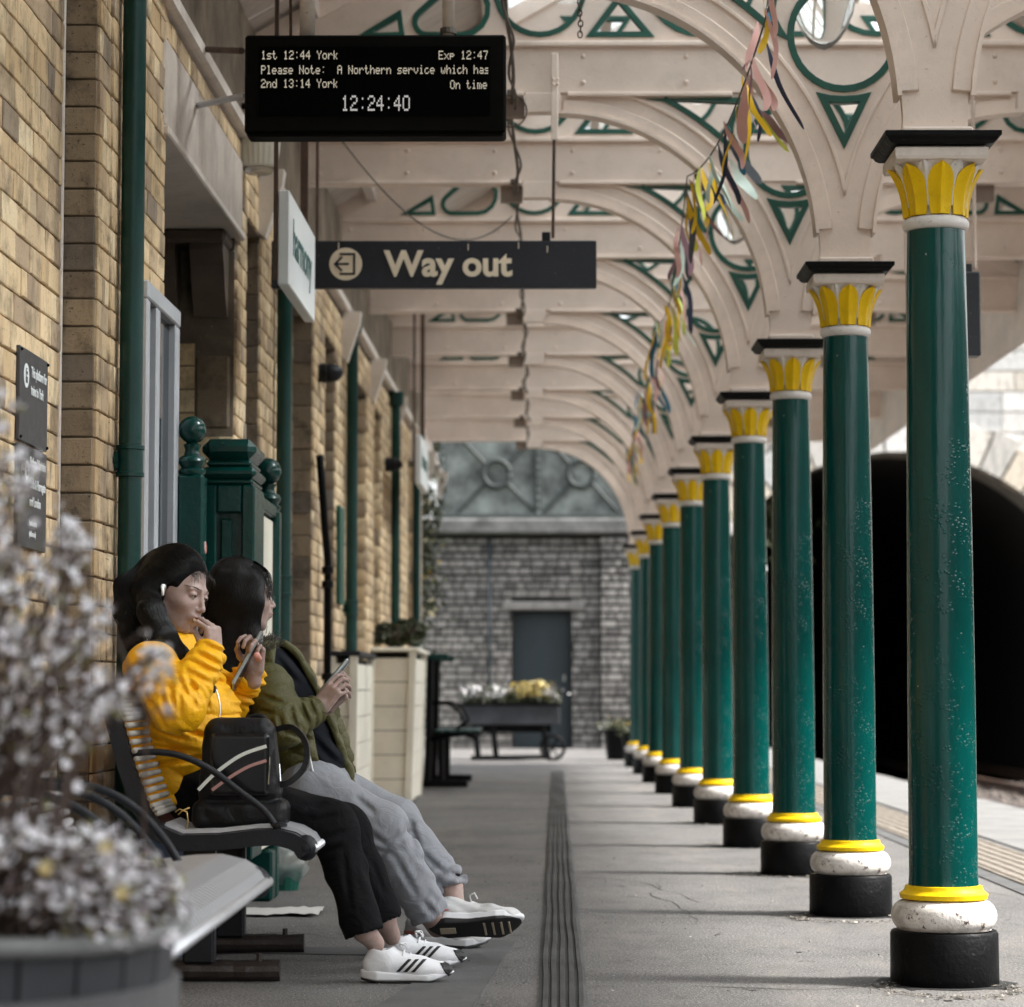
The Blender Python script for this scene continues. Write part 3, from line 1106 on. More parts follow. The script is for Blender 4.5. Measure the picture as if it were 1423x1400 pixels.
def lay(parent, face, off, a0, a1, z0, z1, mat, singles=0, skips=(), pitch=0.083, near=None, lens=(0.115, 0.075, 0.15, 0.10, 0.20), joint=0.0065, name='brick', zvar=0.0, cutfn=None):
    """courses of bricks; face 'E' looks to +X (runs along Y), face 'S' looks to -Y (runs along X)"""
    spots = []
    z = z0
    row = 0
    while z + pitch * 0.6 < z1:
        H = min(pitch, z1 - z) - joint
        if zvar:
            H += random.uniform(-zvar, zvar)
        a = a0
        i = row
        first = True
        while a < a1 - 0.02:
            Lb = lens[i % len(lens)] if len(lens) < 4 else random.choice(lens)
            if first and row % 2:
                Lb = lens[-1] if len(lens) < 4 else lens[0] * .6
            first = False
            e = min(a + Lb, a1)
            if a1 - e < 0.05:
                e = a1
            segs = [(a, e)]
            for (s0, s1, sz0, sz1) in skips:
                if z + H > sz0 + 0.01 and z < sz1 - 0.01:
                    ns = []
                    for (p, q) in segs:
                        if q <= s0 or p >= s1:
                            ns.append((p, q))
                        else:
                            if p < s0 - 0.03:
                                ns.append((p, s0))
                            if q > s1 + 0.03:
                                ns.append((s1, q))
                    segs = ns
            for (p, q) in segs:
                if cutfn is None or cutfn((p + q) / 2, z + H / 2):
                    spots.append((p, z, q - p - joint * 0.6, H))
            a = e
            i += 1
        z += pitch
        row += 1
    if near is not None:
        spots.sort(key=near)
    for s in spots[:singles]:
        Lq = round(s[2] / 0.004) * 0.004
        me = brick_shared(Lq, s[3] if not zvar else round(s[3] / .006) * .006, mat, random.randrange(3))
        o = bpy.data.objects.new(name, me)
        COL.objects.link(o)
        o.parent = parent
        d = random.uniform(-.002, .002)
        if face == 'E':
            o.location = (off + d, s[0], s[1])
        else:
            o.location = (s[0], off - d, s[1])
            o.rotation_euler = (0, 0, -PI / 2)
    rest = spots[singles:]
    if rest:
        V, F = [], []
        for s in rest:
            vs, fs = brick_mesh(s[2], s[3])
            b = len(V)
            d = random.uniform(-.002, .002)
            for v in vs:
                if face == 'E':
                    V.append((off + v[0] + d, s[0] + v[1], s[1] + v[2]))
                else:
                    V.append((s[0] + v[1], off - v[0] - d, s[1] + v[2]))
            F += [tuple(b + k for k in f) for f in fs]
        me = np_mesh(name, V, F)
        o = link_mesh(name, me, mat, parent)
        o['kind'] = 'stuff'
    return spots


RZ = -math.atan(WS)
# near length of wall, set back
nw = thing('brick_wall', 'tan brick wall at the left edge behind the flowering tub, carrying the grey platform notice', 'wall', (WX, 0, 0), RZ)
MB().box((-0.60, -6, -0.3), (-0.112, 7.66, 3.8)).build('mortar_bed', M['mortar'], nw)
lay(nw, 'E', -0.105, 6.55, 7.655, 0.0, 3.3, M['brick_tan'], 260, near=lambda s: -s[1] * 0 - s[0])
lay(nw, 'E', -0.105, 3.0, 6.545, 0.0, 3.3, M['brick_tan'], 0)
# building
sb = thing('station_building', 'long tan brick station building down the left side with piers, recesses and a stone lintel', 'building', (WX, 0, 0), RZ)
opens = [(11.27, 11.80, .10), (13.05, 14.3, .115), (15.0, 15.7, .11), (17.0, 18.2, .12), (18.9, 19.6, .11), (21.0, 22.0, .12), (23.0, 23.8, .11)]
core = MB()
def wallcore(y0, y1, z0=-.3, z1=3.8, x=-0.007):
    core.box((-0.60, y0, z0), (x, y1, z1))
wallcore(7.668, 8.92)
core.box((-0.60, 8.9205, -0.3), (-0.40, 10.9195, 3.8))
core.box((-0.3995, 8.9205, 2.80), (-0.0075, 10.9195, 3.8))
prev = 10.92
for (a, b, d) in opens:
    wallcore(prev, a)
    core.box((-0.60, a + .0005, -0.3), (-d - 0.007, b - .0005, 2.9))
    core.box((-0.60, a + .0005, 2.9005), (-0.0075, b - .0005, 3.8))
    prev = b
wallcore(prev, 25.0)
core.build('mortar_bed', M['mortar'], sb)
# pale moulding strip in the pier corner
MB().tube([(-0.103, 7.64, 0), (-0.103, 7.64, 3.3)], 0.008, 8).build('corner_pipe', M['cream_pale'], nw, smooth=True)
# step face towards the camera and pier face
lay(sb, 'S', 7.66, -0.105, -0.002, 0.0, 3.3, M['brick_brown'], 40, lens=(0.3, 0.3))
lay(sb, 'E', 0.0, 7.672, 7.86, 0.0, 3.3, M['brick_tan'], 80, lens=(0.09, 0.06, 0.12, 0.07))
lay(sb, 'E', 0.004, 7.875, 8.915, 0.0, 3.3, M['brick_tan'], 110, near=lambda s: -s[0])
MB().box((-0.02, 7.862, 0), (-0.004, 7.872, 3.3)).build('joint_groove', M['mortar_dark'], sb)
# doorway recess: far jamb and back wall
lay(sb, 'S', 10.92, -0.40, -0.004, 0.0, 2.36, M['brick_tan'], 70, lens=(0.21, 0.12, 0.16), pitch=0.10, skips=((-0.17, -0.02, 1.92, 2.25),))
MB().cbox((-0.168, 10.905, 1.93), (-0.022, 10.99, 2.24), 0.01).build('jamb_block', M['brick_brown'], sb)
MB().cbox((-0.38, 8.99, 2.771), (-0.02, 10.90, 2.798), 0.004).build('soffit', M['dark_wood'], sb)
# lintel in two lengths
MB().cbox((-0.30, 8.86, 2.78), (0.014, 11.02, 3.095), 0.008).build('lintel', M['plinth_stone'], sb)
MB().cbox((-0.30, 8.86, 2.745), (0.03, 11.0, 2.779), 0.006).build('lintel_moulding', M['cream_pale'], sb)
# corbels under the far end of the lintel
for (x0, x1, zb) in ((-0.36, -0.235, 2.33), (-0.17, -0.03, 2.40)):
    mb = MB()
    pl = [(10.72, 2.74), (10.72, 2.66), (10.76, 2.60), (10.80, 2.5), (10.86, zb), (10.915, zb), (10.915, 2.74)]
    mb.prism(pl, x0, x1, 'YZ')
    mb.build('corbel', M['dark_wood'], sb)
MB().cbox((-0.37, 10.68, 2.69), (-0.015, 10.915, 2.744), 0.012).build('corbel_cap', M['dark_wood'], sb)
# doors at the back of the recess
MB().cbox((-0.398, 9.0, 0), (-0.36, 9.08, 2.7), 0.004).build('door_frame', M['alu'], sb)
MB().cbox((-0.396, 9.1, 0.05), (-0.35, 10.8, 2.3), 0.01).build('back_door', M['green_wood'], sb)
lay(sb, 'E', 0.0, 10.925, 14.9, 0.0, 3.2, M['brick_tan'], 0, skips=[(a, b, -1, 2.9) for a, b, d in opens] + [(10.9, 11.03, 2.7, 3.12)])
lay(sb, 'E', 0.0, 14.9, 25.0, 0.0, 3.2, M['brick_tan'], 0, skips=[(a, b, -1, 2.9) for a, b, d in opens])
for (a, b, d) in opens:
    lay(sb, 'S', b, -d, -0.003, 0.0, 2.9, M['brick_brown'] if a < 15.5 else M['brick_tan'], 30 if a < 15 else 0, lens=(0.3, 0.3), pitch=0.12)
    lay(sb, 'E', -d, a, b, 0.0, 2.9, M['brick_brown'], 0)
lay(sb, 'E', 0.002, 8.9, 11.1, 3.105, 3.2, M['brick_tan'], 12, pitch=0.083)
MB().box((-0.60, 25.0, -0.3), (0.0, 25.2, 3.5)).build('end_quoin', M['plinth_stone'], sb)
# plaster strips between piers and wall-plate cornice
pl = [(0.03, 3.2), (0.045, 3.205), (0.045, 3.25), (0.01, 3.275), (0.01, 3.30), (-0.03, 3.40), (-0.03, 3.415), (-0.06, 3.43), (-0.16, 3.79), (-0.4, 3.80), (-0.4, 3.2)]
MB().prism(pl, -4, 29, 'XZ').build('cornice', M['cream_pale'], sb)
# eave brackets at each truss
for y in CY[2:]:
    mb = MB()
    mb.prism([(0.005, 2.90), (0.035, 2.88), (0.05, 2.93), (0.11, 3.12), (0.12, 3.195), (0.005, 3.195)], y - 0.05, y + 0.05, 'XZ')
    mb.build('eave_bracket', M['cream_pale'], sb)
# teal sign board and dark drain on the wall
MB().cbox((0.002, 15.75, 1.35), (0.03, 16.05, 1.95), 0.004).build('wall_panel', M['green_rim'], sb)

# rainwater pipes
def downpipe(y, top, label, zc, hopper=False, r=0.0365):
    t = thing('drainpipe', label, 'drainpipe', (WX + WS * y + 0.054, y, 0), RZ, 'green drainpipes down the brick front')
    MB().tube([(0, 0, 0.0), (0, 0, top)], r, 20).build('pipe', M['pipe_green'], t, autosmooth=50)
    for z in zc:
        c = MB()
        c.lathe([(r + .001, -0.05), (r + .008, -0.048), (r + .008, -0.036), (r + .004, -0.034), (r + .004, 0.034), (r + .008, 0.036), (r + .008, 0.048), (r + .001, 0.05)], 20, (0, 0, z))
        c.build('collar', M['pipe_green'], t, autosmooth=40)
        c = MB()
        c.cbox((-0.075, -0.03, z - 0.028), (-r + 0.004, -0.005, z + 0.028), 0.004)
        c.tube([(-r - 0.012, -0.05, z), (-r - 0.012, 0.0, z)], 0.011, 8)
        c.build('wall_bracket', M['pipe_green'], t)
    if hopper:
        MB().lathe([(r, 0), (r + .022, 0.02), (r + .026, 0.09), (r + .03, 0.10), (r + .03, 0.12)], 16, (0, 0, top - 0.12)).build('hopper', M['pipe_green'], t, autosmooth=40)


downpipe(7.98, 3.19, 'thick green drainpipe directly behind the woman in the yellow jacket', [1.53])
downpipe(12.34, 3.19, 'green drainpipe passing behind the left end of the hanging exit sign', [1.32])
downpipe(16.3, 3.19, 'green drainpipe behind the leafy box planter, its top near the long conduit', [1.34], True)
downpipe(20.5, 3.19, 'slim green drainpipe just left of the far white hanging board', [1.2], True)
downpipe(23.4, 3.0, 'dark green drainpipe directly under the far white hanging board', [1.3])

t = thing('waste_pipe', 'thin black waste pipe with joints on the brick front beyond the green stand', 'pipe', (WX + WS * 14.6 + 0.04, 14.6, 0), RZ)
MB().tube([(0.0, -.3, 2.12), (0.01, -.1, 1.75), (0.02, 0, 1.55), (0.02, 0, 0)], 0.022, 10).build('pipe', M['black_paint'], t, smooth=True)
for z in (1.5, 1.42, 0.9):
    MB().lathe([(0.022, -.02), (0.034, -.018), (0.034, .018), (0.022, .02)], 12, (0.02, 0, z)).build('collar', M['black_paint'], t, smooth=False)


# ================================================================== COLUMNS
def make_column(label):
    t = thing('iron_column', label, 'column', group='green iron columns along the platform')
    MB().lathe([(0.150, 0), (0.152, 0.004), (0.151, 0.14), (0.146, 0.148), (0.10, 0.1485)], 40).build('plinth', M['black_paint'], t, autosmooth=40)
    pr = [(0.10, 0.149), (0.132, 0.151)]
    for i in range(9):
        a = -PI / 2 * 0.8 + PI * 0.85 * i / 8
        pr.append((0.112 + 0.036 * math.cos(a), 0.190 + 0.042 * math.sin(a)))
    pr.append((0.10, 0.236))
    MB().lathe(pr, 40).build('base_torus', M['torus'], t, autosmooth=60)
    MB().lathe([(0.10, 0.2365), (0.122, 0.237), (0.124, 0.250), (0.116, 0.256), (0.110, 0.262), (0.108, 0.272), (0.098, 0.274)], 40).build('base_ring', M['yellow'], t, autosmooth=50)
    MB().lathe([(0.0985, 0.274), (0.0965, 0.30), (0.0955, 0.8), (0.092, 1.3), (0.087, 1.8), (0.083, 2.11), (0.083, 2.1215)], 48).build('shaft', M['column'], t, autosmooth=50)
    pr = [(0.08, 2.122)]
    for i in range(9):
        a = -PI / 2 + PI * i / 8
        pr.append((0.080 + 0.015 * math.cos(a), 2.141 + 0.018 * math.sin(a)))
    pr.append((0.07, 2.1595))
    MB().lathe(pr, 32).build('neck_ring', M['white'], t, autosmooth=60)
    def bell(s):
        return 0.081 + 0.008 * s + 0.040 * s ** 2.4
    pr = [(bell(i / 8) - 0.004, 2.160 + 0.150 * i / 8) for i in range(9)]
    MB().lathe(pr, 32).build('bell', M['cream_pale'], t, autosmooth=60)
    # leaves: a ribbed pointed blade following the bell
    def leaf(ph, w, z0, z1, lift, tipout):
        mb = MB()
        nz, nx = 12, 8
        g = []
        for i in range(nz + 1):
            s = i / nz
            wid = w * (0.74 + 0.26 * math.sin(PI / 2 * min(1, s * 1.35))) * (1 if s < 0.66 else max(0.0, 1 - ((s - 0.66) / 0.34) ** 2.0) ** 0.62)
            z = z0 + (z1 - z0) * s
            rr = bell((z - 2.160) / 0.150) + lift + tipout * max(0, s - 0.55) ** 1.5
            row = []
            for k in range(nx + 1):
                u = k / nx * 2 - 1
                rib = 0.0050 * (1 - abs(u)) + 0.0022 * math.cos(u * PI * 2.0) - 0.0015 * u * u
                a = ph + u * wid / rr
                q = rr + rib
                row.append((q * math.cos(a), q * math.sin(a), z))
            g.append(row)
        vs = [v for row in g for v in row]
        n = nx + 1
        fs = [(i * n + k, i * n + k + 1, (i + 1) * n + k + 1, (i + 1) * n + k) for i in range(nz) for k in range(nx)]
        b = len(vs)
        vs2 = [(v[0] * 0.93, v[1] * 0.93, v[2] - 0.001) for v in vs]
        fs2 = [tuple(b + i for i in reversed(f)) for f in fs]
        rim = []
        for i in range(nz):
            rim.append((i * n, (i + 1) * n, b + (i + 1) * n, b + i * n))
            rim.append((i * n + nx, b + i * n + nx, b + (i + 1) * n + nx, (i + 1) * n + nx))
        return mb.add(vs + vs2, fs + fs2 + rim)
    for k in range(8):
        ph = -PI / 2 + k * PI / 4
        leaf(ph, 0.0375, 2.161, 2.303, 0.006, 0.012).build('gold_leaf', M['yellow'], t, autosmooth=35)
        leaf(ph + PI / 8, 0.026, 2.185, 2.312, 0.000, 0.006).build('white_leaf', M['white'], t, autosmooth=35)
    def sq(prof):
        mb = MB()
        mb.lathe([(r * math.sqrt(2), z) for r, z in prof], 4, phase=PI / 4)
        return mb
    sq([(0.112, 2.306), (0.128, 2.309), (0.132, 2.318), (0.132, 2.340), (0.12, 2.346)]).build('abacus_moulding', M['cream_pale'], t)
    sq([(0.125, 2.3475), (0.142, 2.350), (0.152, 2.357), (0.157, 2.366), (0.164, 2.370), (0.164, 2.382), (0.158, 2.384)]).build('abacus', M['black_paint'], t)
    return t


ORD = ['nearest and largest green column, at the right of the view', 'second green column from the camera, its white base ring chipped with rust', 'third green column, a small white patch high on its shaft beside the second one',
       'fourth green column from the camera', 'fifth green column from the camera', 'sixth green column from the camera', 'seventh green column from the camera', 'eighth green column from the camera',
       'ninth green column, next to last at the far end of the row', 'tenth and farthest green column, next to the dark tub by the far wall']
ORDS = ['first', 'second', 'third', 'fourth', 'fifth', 'sixth', 'seventh', 'eighth', 'ninth', 'tenth']
col0 = make_column(ORD[0])
cols = [col0]
for k in range(1, 10):
    c = copy_tree(col0)
    cols.append(c)
for k, c in enumerate(cols):
    c.location = (CXS[k], CY[k], 0)
    c.scale = (1, 1, HTOP / 2.384)
    c.rotation_euler = (0, 0, 0)
    c['label'] = ORD[k]

# small round sticker on the third column
st = MB()
st.lathe([(0.012, 0), (0.012, 0.002)], 16)
so = link_mesh('sticker', st.mesh('sticker'), M['sign_white'], cols[3])
so.matrix_local = Matrix.Translation((0.085, -0.045, 1.46)) @ Matrix.Rotation(R(60), 4, 'Z') @ Matrix.Rotation(PI / 2, 4, 'X') @ Matrix.Diagonal((0.8, 1.6, 1, 1))


# ================================================================== TRUSSES
def arc(cx, cz, r, a0, a1, n=16):
    return [(cx + r * math.cos(R(a0 + (a1 - a0) * i / n)), cz + r * math.sin(R(a0 + (a1 - a0) * i / n))) for i in range(n + 1)]


def mirror(pts):
    return [(-x, z) for x, z in reversed(pts)]


ACX, ACZ, AR = -1.02, 0.05, 0.93


def make_truss(label):
    t = thing('roof_truss', label, 'roof truss', group='cream iron roof trusses')
    left = [(-0.100, 0.0), (-0.092, 0.02), (-0.088, 0.06)] + arc(ACX, ACZ, AR, 4, 90, 22) + [(-1.02, 1.056)]
    outl = left + mirror(left)
    circ = arc(0, 0.81, 0.195, 0, 360, 32)[:-1]
    tri = [(-0.088, 0.600), (-0.05, 0.592), (0, 0.589), (0.05, 0.592), (0.088, 0.600), (0.0, 0.425)]
    # curved triangle between arch and circle
    cv = [(-0.60, 1.03), (-0.185, 1.03)] + [(-0.205 - 0.045 * math.sin(PI * i / 6), 1.00 - 0.2 * i / 6) for i in range(7)]
    cv += [(ACX + 1.085 * math.cos(R(a)), ACZ + 1.085 * math.sin(R(a))) for a in (46, 49, 52, 55, 58, 61, 64)]
    plate = curve2d([outl, circ, tri, cv, mirror(cv)], 0.016)
    link_mesh('spandrel_plate', plate, M['cream'], t)
    # raised arch bands with soffit flange
    for sgn in (1, -1):
        band = arc(ACX, ACZ, AR - 0.002, 5, 88, 26) + list(reversed(arc(ACX, ACZ, AR + 0.045, 5, 88, 26)))
        band = band if sgn == 1 else mirror(band)
        link_mesh('arch_band', curve2d([band], 0.027, 0.003), M['cream'], t)
        fl = arc(ACX, ACZ, AR - 0.014, 4, 90, 26) + list(reversed(arc(ACX, ACZ, AR - 0.002, 4, 90, 26)))
        fl = fl if sgn == 1 else mirror(fl)
        link_mesh('arch_flange', curve2d([fl], 0.050), M['cream'], t)
        bd = arc(ACX, ACZ, AR + 0.108, 11.6, 86, 26) + list(reversed(arc(ACX, ACZ, AR + 0.118, 13.2, 86, 26)))
        bd = bd if sgn == 1 else mirror(bd)
        link_mesh('arch_bead', curve2d([bd], 0.024, 0.002), M['cream'], t)
    # foot block
    MB().cbox((-0.098, -0.06, 0.0), (0.098, 0.06, 0.03), 0.006).build('foot', M['cream'], t)
    # green trims round the openings
    def rims(pts, w=0.022, nm='green_trim'):
        inn = ring_strip(pts, -w * 0.25, 0)
        out = ring_strip(pts, w * 0.75, 0)
        link_mesh(nm, curve2d([inn, out], 0.023, 0.001), M['green_rim'], t)
    rims(circ)
    rims(tri)
    rims(cv)
    rims(mirror(cv))
    # tie beam: web, flanges, mouldings and the steps beside the arches
    MB().box((-2.52, -0.03, 1.057), (2.36, 0.03, 1.262)).build('tie_beam', M['cream'], t)
    MB().cbox((-2.52, -0.055, 1.250), (2.36, 0.055, 1.272), 0.004).build('beam_moulding', M['cream'], t)
    MB().cbox((-2.40, -0.05, 1.040), (-1.16, 0.05, 1.0565), 0.003).build('beam_flange', M['cream'], t)
    MB().cbox((1.16, -0.05, 1.040), (2.30, 0.05, 1.0565), 0.003).build('beam_flange', M['cream'], t)
    for sgn in (1, -1):
        xs = sorted((-1.155 * sgn, -1.0 * sgn))
        MB().cbox((xs[0], -0.034, 0.972), (xs[1], 0.034, 1.0395 if False else 1.056), 0.003).build('arch_end_block', M['cream'], t)
        xs = sorted((-1.27 * sgn, -1.157 * sgn))
        MB().box((xs[0], 0.0, 0.962), (xs[1], 0.06, 1.039)).build('recess_shade', M['recess_shade'], t)  # brown block whose colour stands for the shaded recess beside the arch end
        # hidden flange under middle of the beam, both sides of the circle
        xs = sorted((-0.97 * sgn, -0.25 * sgn))
        MB().cbox((xs[0], -0.045, 1.0395), (xs[1], 0.045, 1.0562), 0.003).build('beam_flange', M['cream'], t)
    # gable plate with its openings
    rf = lambda x: 1.216 + 0.55 * (2.52 - abs(x))
    gl = [(-2.47, 1.24), (-2.47, 1.243)] + [(x, rf(x) - 0.004) for x in (-2.3, -2.0, -1.6, -1.19)] + [(-1.15, 1.95)]
    gout = gl + mirror(gl)
    holes = []
    def hull2(c1, r1, c2, r2, n=9):
        dx, dz = c2[0] - c1[0], c2[1] - c1[1]
        d = math.hypot(dx, dz)
        a = math.atan2(dz, dx)
        be = math.acos((r1 - r2) / d)
        p = []
        for i in range(n + 1):
            th = a + be + (2 * PI - 2 * be) * i / n
            p.append((c1[0] + r1 * math.cos(th), c1[1] + r1 * math.sin(th)))
        for i in range(n + 1):
            th = a - be + 2 * be * i / n
            p.append((c2[0] + r2 * math.cos(th), c2[1] + r2 * math.sin(th)))
        return p
    half = [[(-1.88, 1.302), (-1.69, 1.302), (-1.705, 1.405)],
            hull2((-1.585, 1.362), 0.060, (-1.43, 1.420), 0.118),
            arc(-1.09, 1.50, 0.198, 0, 360, 28)[:-1],
            [(-0.875, 1.302), (-0.60, 1.302), (-0.745, 1.47)],
            arc(-0.385, 1.545, 0.243, 0, 360, 28)[:-1],
            [(-0.95, 1.88), (-0.60, 1.88), (-0.755, 1.66)]]
    holes = half + [mirror(h) for h in half] + [[(-0.13, 1.302), (0.13, 1.302), (0.0, 1.46)]]
    link_mesh('gable_plate', curve2d([gout] + holes, 0.014), M['cream'], t)
    for h in holes:
        rims(h, 0.021)
    # rafters
    for sgn in (1, -1):
        pl = [(-2.50, rf(-2.50) - 0.10), (0.0, rf(0) - 0.10), (0.0, rf(0) - 0.006), (-2.50, rf(-2.50) - 0.006)]
        pl = pl if sgn == 1 else mirror(pl)
        MB().prism(pl, -0.035, 0.035).build('rafter', M['cream'], t)
    MB().box((-0.03, -0.03, 1.951), (0.03, 0.03, rf(0) - 0.11)).build('king_post', M['cream'], t)
    # bolt heads along the tie beam
    mb = MB()
    for x in (-2.2, -1.75, -1.3, -0.9, -0.45, 0.45, 0.9, 1.3, 1.75, 2.2):
        for z in (1.10, 1.21):
            mb.ball((x, -0.031, z), 0.011, 6, 4)
    mb.build('bolt_heads', M['cream'], t)['kind'] = 'stuff'
    return t


tr0 = make_truss('x')
trs = [tr0] + [copy_tree(tr0) for _ in range(9)]
for k, c in enumerate(trs):
    c.location = (CXS[k], CY[k], HTOP)
    c.scale = (TSX, 1, TSZ)
    c['label'] = 'cream arched roof truss with green trim, standing on the %s column from the camera' % ORDS[k]
    if k == 0:
        c['label'] = 'cream arched truss foot and rib on the nearest, largest column at the right'
    if k == 9:
        c['label'] = 'farthest cream roof truss, its arch framing the far grey wall'

# ================================================================== ROOF
rfz = lambda X: HTOP + TSZ * (1.216 + 0.55 * (2.52 - abs(X - COLX) / TSX))
roof = thing('canopy_roof', 'boarded and glazed pitched canopy roof over the platform', 'roof', (0, 0, 0))
sl = math.atan(0.55 * TSZ / TSX)
Lb = 1.24
bm_ = MB().cbox((0, 0.003, -0.006), (Lb / math.cos(sl), 0.147, 0.012), 0.004).mesh('roof_board')
for k in range(184):
    y = 1.3 + k * 0.15
    x0 = WX + WS * y - 0.14
    o = link_mesh('roof_board', bm_, M['boards'], roof, loc=(x0, y, rfz(x0) + 0.012 + random.uniform(-.002, .002)))
    o.rotation_euler = (0, -sl, 0)
V, F = [], []
for k in range(-48, 0):
    y = 1.3 + k * 0.15
    x0 = WX + WS * y - 0.14
    b = len(V)
    mbx = MB().box((0, 0.003, -0.006), (Lb, 0.147, 0.012))
    for v in mbx.v:
        V.append((x0 + v[0], y + v[1], rfz(x0) + 0.012 + v[0] * math.tan(sl) + v[2]))
    F += [tuple(b + i for i in f) for f in mbx.f]
for k in range(-48, 184):
    y = 1.3 + k * 0.15
    mbx = MB().box((0, 0.003, -0.006), (1.30, 0.147, 0.012))
    b = len(V)
    for v in mbx.v:
        # slope rising towards the ridge (-X)
        V.append((3.52 - v[0] * math.cos(sl), y + v[1], rfz(3.52) + 0.012 + v[0] * math.sin(sl) + v[2]))
    F += [tuple(b + i for i in f) for f in mbx.f]
o = link_mesh('roof_boards', np_mesh('rb', V, F), M['boards'], roof)
o['kind'] = 'stuff'
# glazing: one pane per 0.45 m each side of the ridge
for side in (-1, 1):
    xa = -0.20 if side < 0 else 2.42
    ln = abs(COLX - xa) / math.cos(sl)
    pane = MB().box((0, 0.012, 0), (ln, 0.438, 0.006)).mesh('roof_pane')
    bar = MB().box((0, -0.013, -0.045), (ln, 0.013, 0.012)).mesh('glazing_bar')
    for k in range(-16, 61):
        y = 1.35 + 0.45 * k
        o = link_mesh('roof_pane', pane, M['roof_glass'], roof, loc=(xa, y, rfz(xa) + 0.035))
        o.rotation_euler = (0, -sl, 0) if side < 0 else (0, -sl, PI)
        if side > 0:
            o.location.y += 0.45
        o = link_mesh('glazing_bar', bar, M['cream_pale'], roof, loc=(xa, y, rfz(xa) + 0.03))
        o.rotation_euler = (0, -sl, 0) if side < 0 else (0, -sl, PI)
for x in (-1.0, -0.22, 0.45, 1.85, 2.44, 3.2):
    MB().box((x - 0.03, -6, rfz(x) - 0.095), (x + 0.03, 29.0, rfz(x) - 0.012)).build('purlin', M['cream_pale'], roof)
MB().box((COLX - 0.04, -6, rfz(COLX) - 0.10), (COLX + 0.04, 29.0, rfz(COLX) + 0.05)).build('ridge_board', M['cream_pale'], roof)
MB().prism([(3.47, 3.28), (3.50, 3.28), (3.54, 3.90), (3.51, 3.90)], -6.0, 29.0).build('fascia', M['cream_pale'], roof)
MB().tube([(3.56, -6, 3.50), (3.56, 29.0, 3.50)], 0.05, 10).build('gutter', M['pipe_green'], roof)

# conduit running along under the beams
cd = thing('conduit', 'dark cable run sagging along under the roof beams above the middle of the platform', 'cable', (0, 0, 0))
pts = []
for i in range(140):
    y = 9.3 + i * 0.13
    k = ((y - 7.38) / 2.31) % 1
    sag = 4 * k * (1 - k)
    pts.append((-0.09 + 0.010 * math.sin(y * 3) + 0.004 * (y - 9), y, 3.535 - 0.05 * sag - 0.01 * math.sin(y * 7)))
MB().tube(pts, 0.008, 8).build('cable', M['rope'], cd, smooth=True)
MB().tube([(p[0] + .02 * math.sin(p[1] * 5), p[1], p[2] - .015 + .012 * math.cos(p[1] * 4)) for p in pts], 0.006, 6).build('cable', M['rope'], cd, smooth=True)
for k in range(1, 9):
    y = CY[k] - 0.04
    lp = [(-0.09 + 0.075 * math.cos(a) , y - 0.02, 3.50 + 0.075 * math.sin(a)) for a in np.linspace(0, 2 * PI, 22)]
    if k in (2, 4):
        MB().tube([(p[0], p[1], p[2] - 0.04) for p in lp], 0.004, 6).build('loop', M['rope'], cd, smooth=True)
    MB().cbox((-0.105, y - 0.02, 3.53), (-0.065, y, 3.56), 0.004).build('clip', M['rope'], cd)
# slack wire
wr = thing('slack_wire', 'thin slack wire drooping from behind the display board to the middle of the roof beams', 'wire')
a, b = P(462, 178, 12.6), P(712, 300, 14.0)
pts = []
for i in range(25):
    s = i / 24
    p = a.lerp(b, s)
    p.z -= 0.30 * 4 * s * (1 - s) * (0.8 + .5 * s) * 0.9
    pts.append(p)
MB().tube(pts, 0.004, 6).build('wire', M['rope'], wr, smooth=True)


# ================================================================== FAR WALL (end of the platform)
FY = 37.0
fx = lambda px: (px - 737) * FY / FPX
fz = lambda py: P(700, py, FY).z
fw = thing('end_wall', 'dark grey rough stone wall with a doorway closing the far end of the platform', 'wall')
dx0, dx1 = fx(714), fx(793)
core = MB()
core.box((-3.2, FY + .02, -0.2), (dx0, FY + 0.8, 3.05))
core.box((dx1, FY + .02, -0.2), (fx(893), FY + 0.8, 3.05))
core.box((dx0 + .0005, FY + .021, 1.98), (dx1 - .0005, FY + 0.8, 3.05))
core.build('mortar_bed', M['mortar_dark'], fw)
STL = (0.15, 0.19, 0.23, 0.13, 0.17)
lay(fw, 'S', FY, -1.35, fx(835), 0.0, 3.03, M['stone_dark'], 220, skips=((dx0 - .02, dx1 + .02, -1, 2.10),), pitch=0.108, lens=STL, joint=0.030, zvar=0.008, name='stone')
lay(fw, 'S', FY, -3.2, -1.35, 0.0, 3.03, M['stone_dark'], 0, pitch=0.108, lens=STL, joint=0.030, name='stone')
MB().box((fx(835) + .001, FY - 0.13, -0.2), (fx(893), FY + .019, 3.05)).build('mortar_bed', M['mortar_dark'], fw)
lay(fw, 'S', FY - 0.15, fx(835), fx(893), 0.0, 3.03, M['stone_dark'], 75, pitch=0.108, lens=STL, joint=0.030, zvar=0.008, name='stone')
MB().cbox((dx0 - 0.16, FY - 0.03, 1.97), (dx1 + 0.2, FY + 0.25, 2.09), 0.02).build('lintel', M['stone_dark'], fw)
MB().cbox((-1.75, FY - 0.24, 3.05), (fx(896), FY + 0.85, 3.27), 0.03).build('ledge', paint('ledge_stone', (0.16, 0.16, 0.155, 1), 0.9, 0.3, (0.03, 0.03, 0.03, 1), 0.4, 20, 0.6, 0.9), fw)
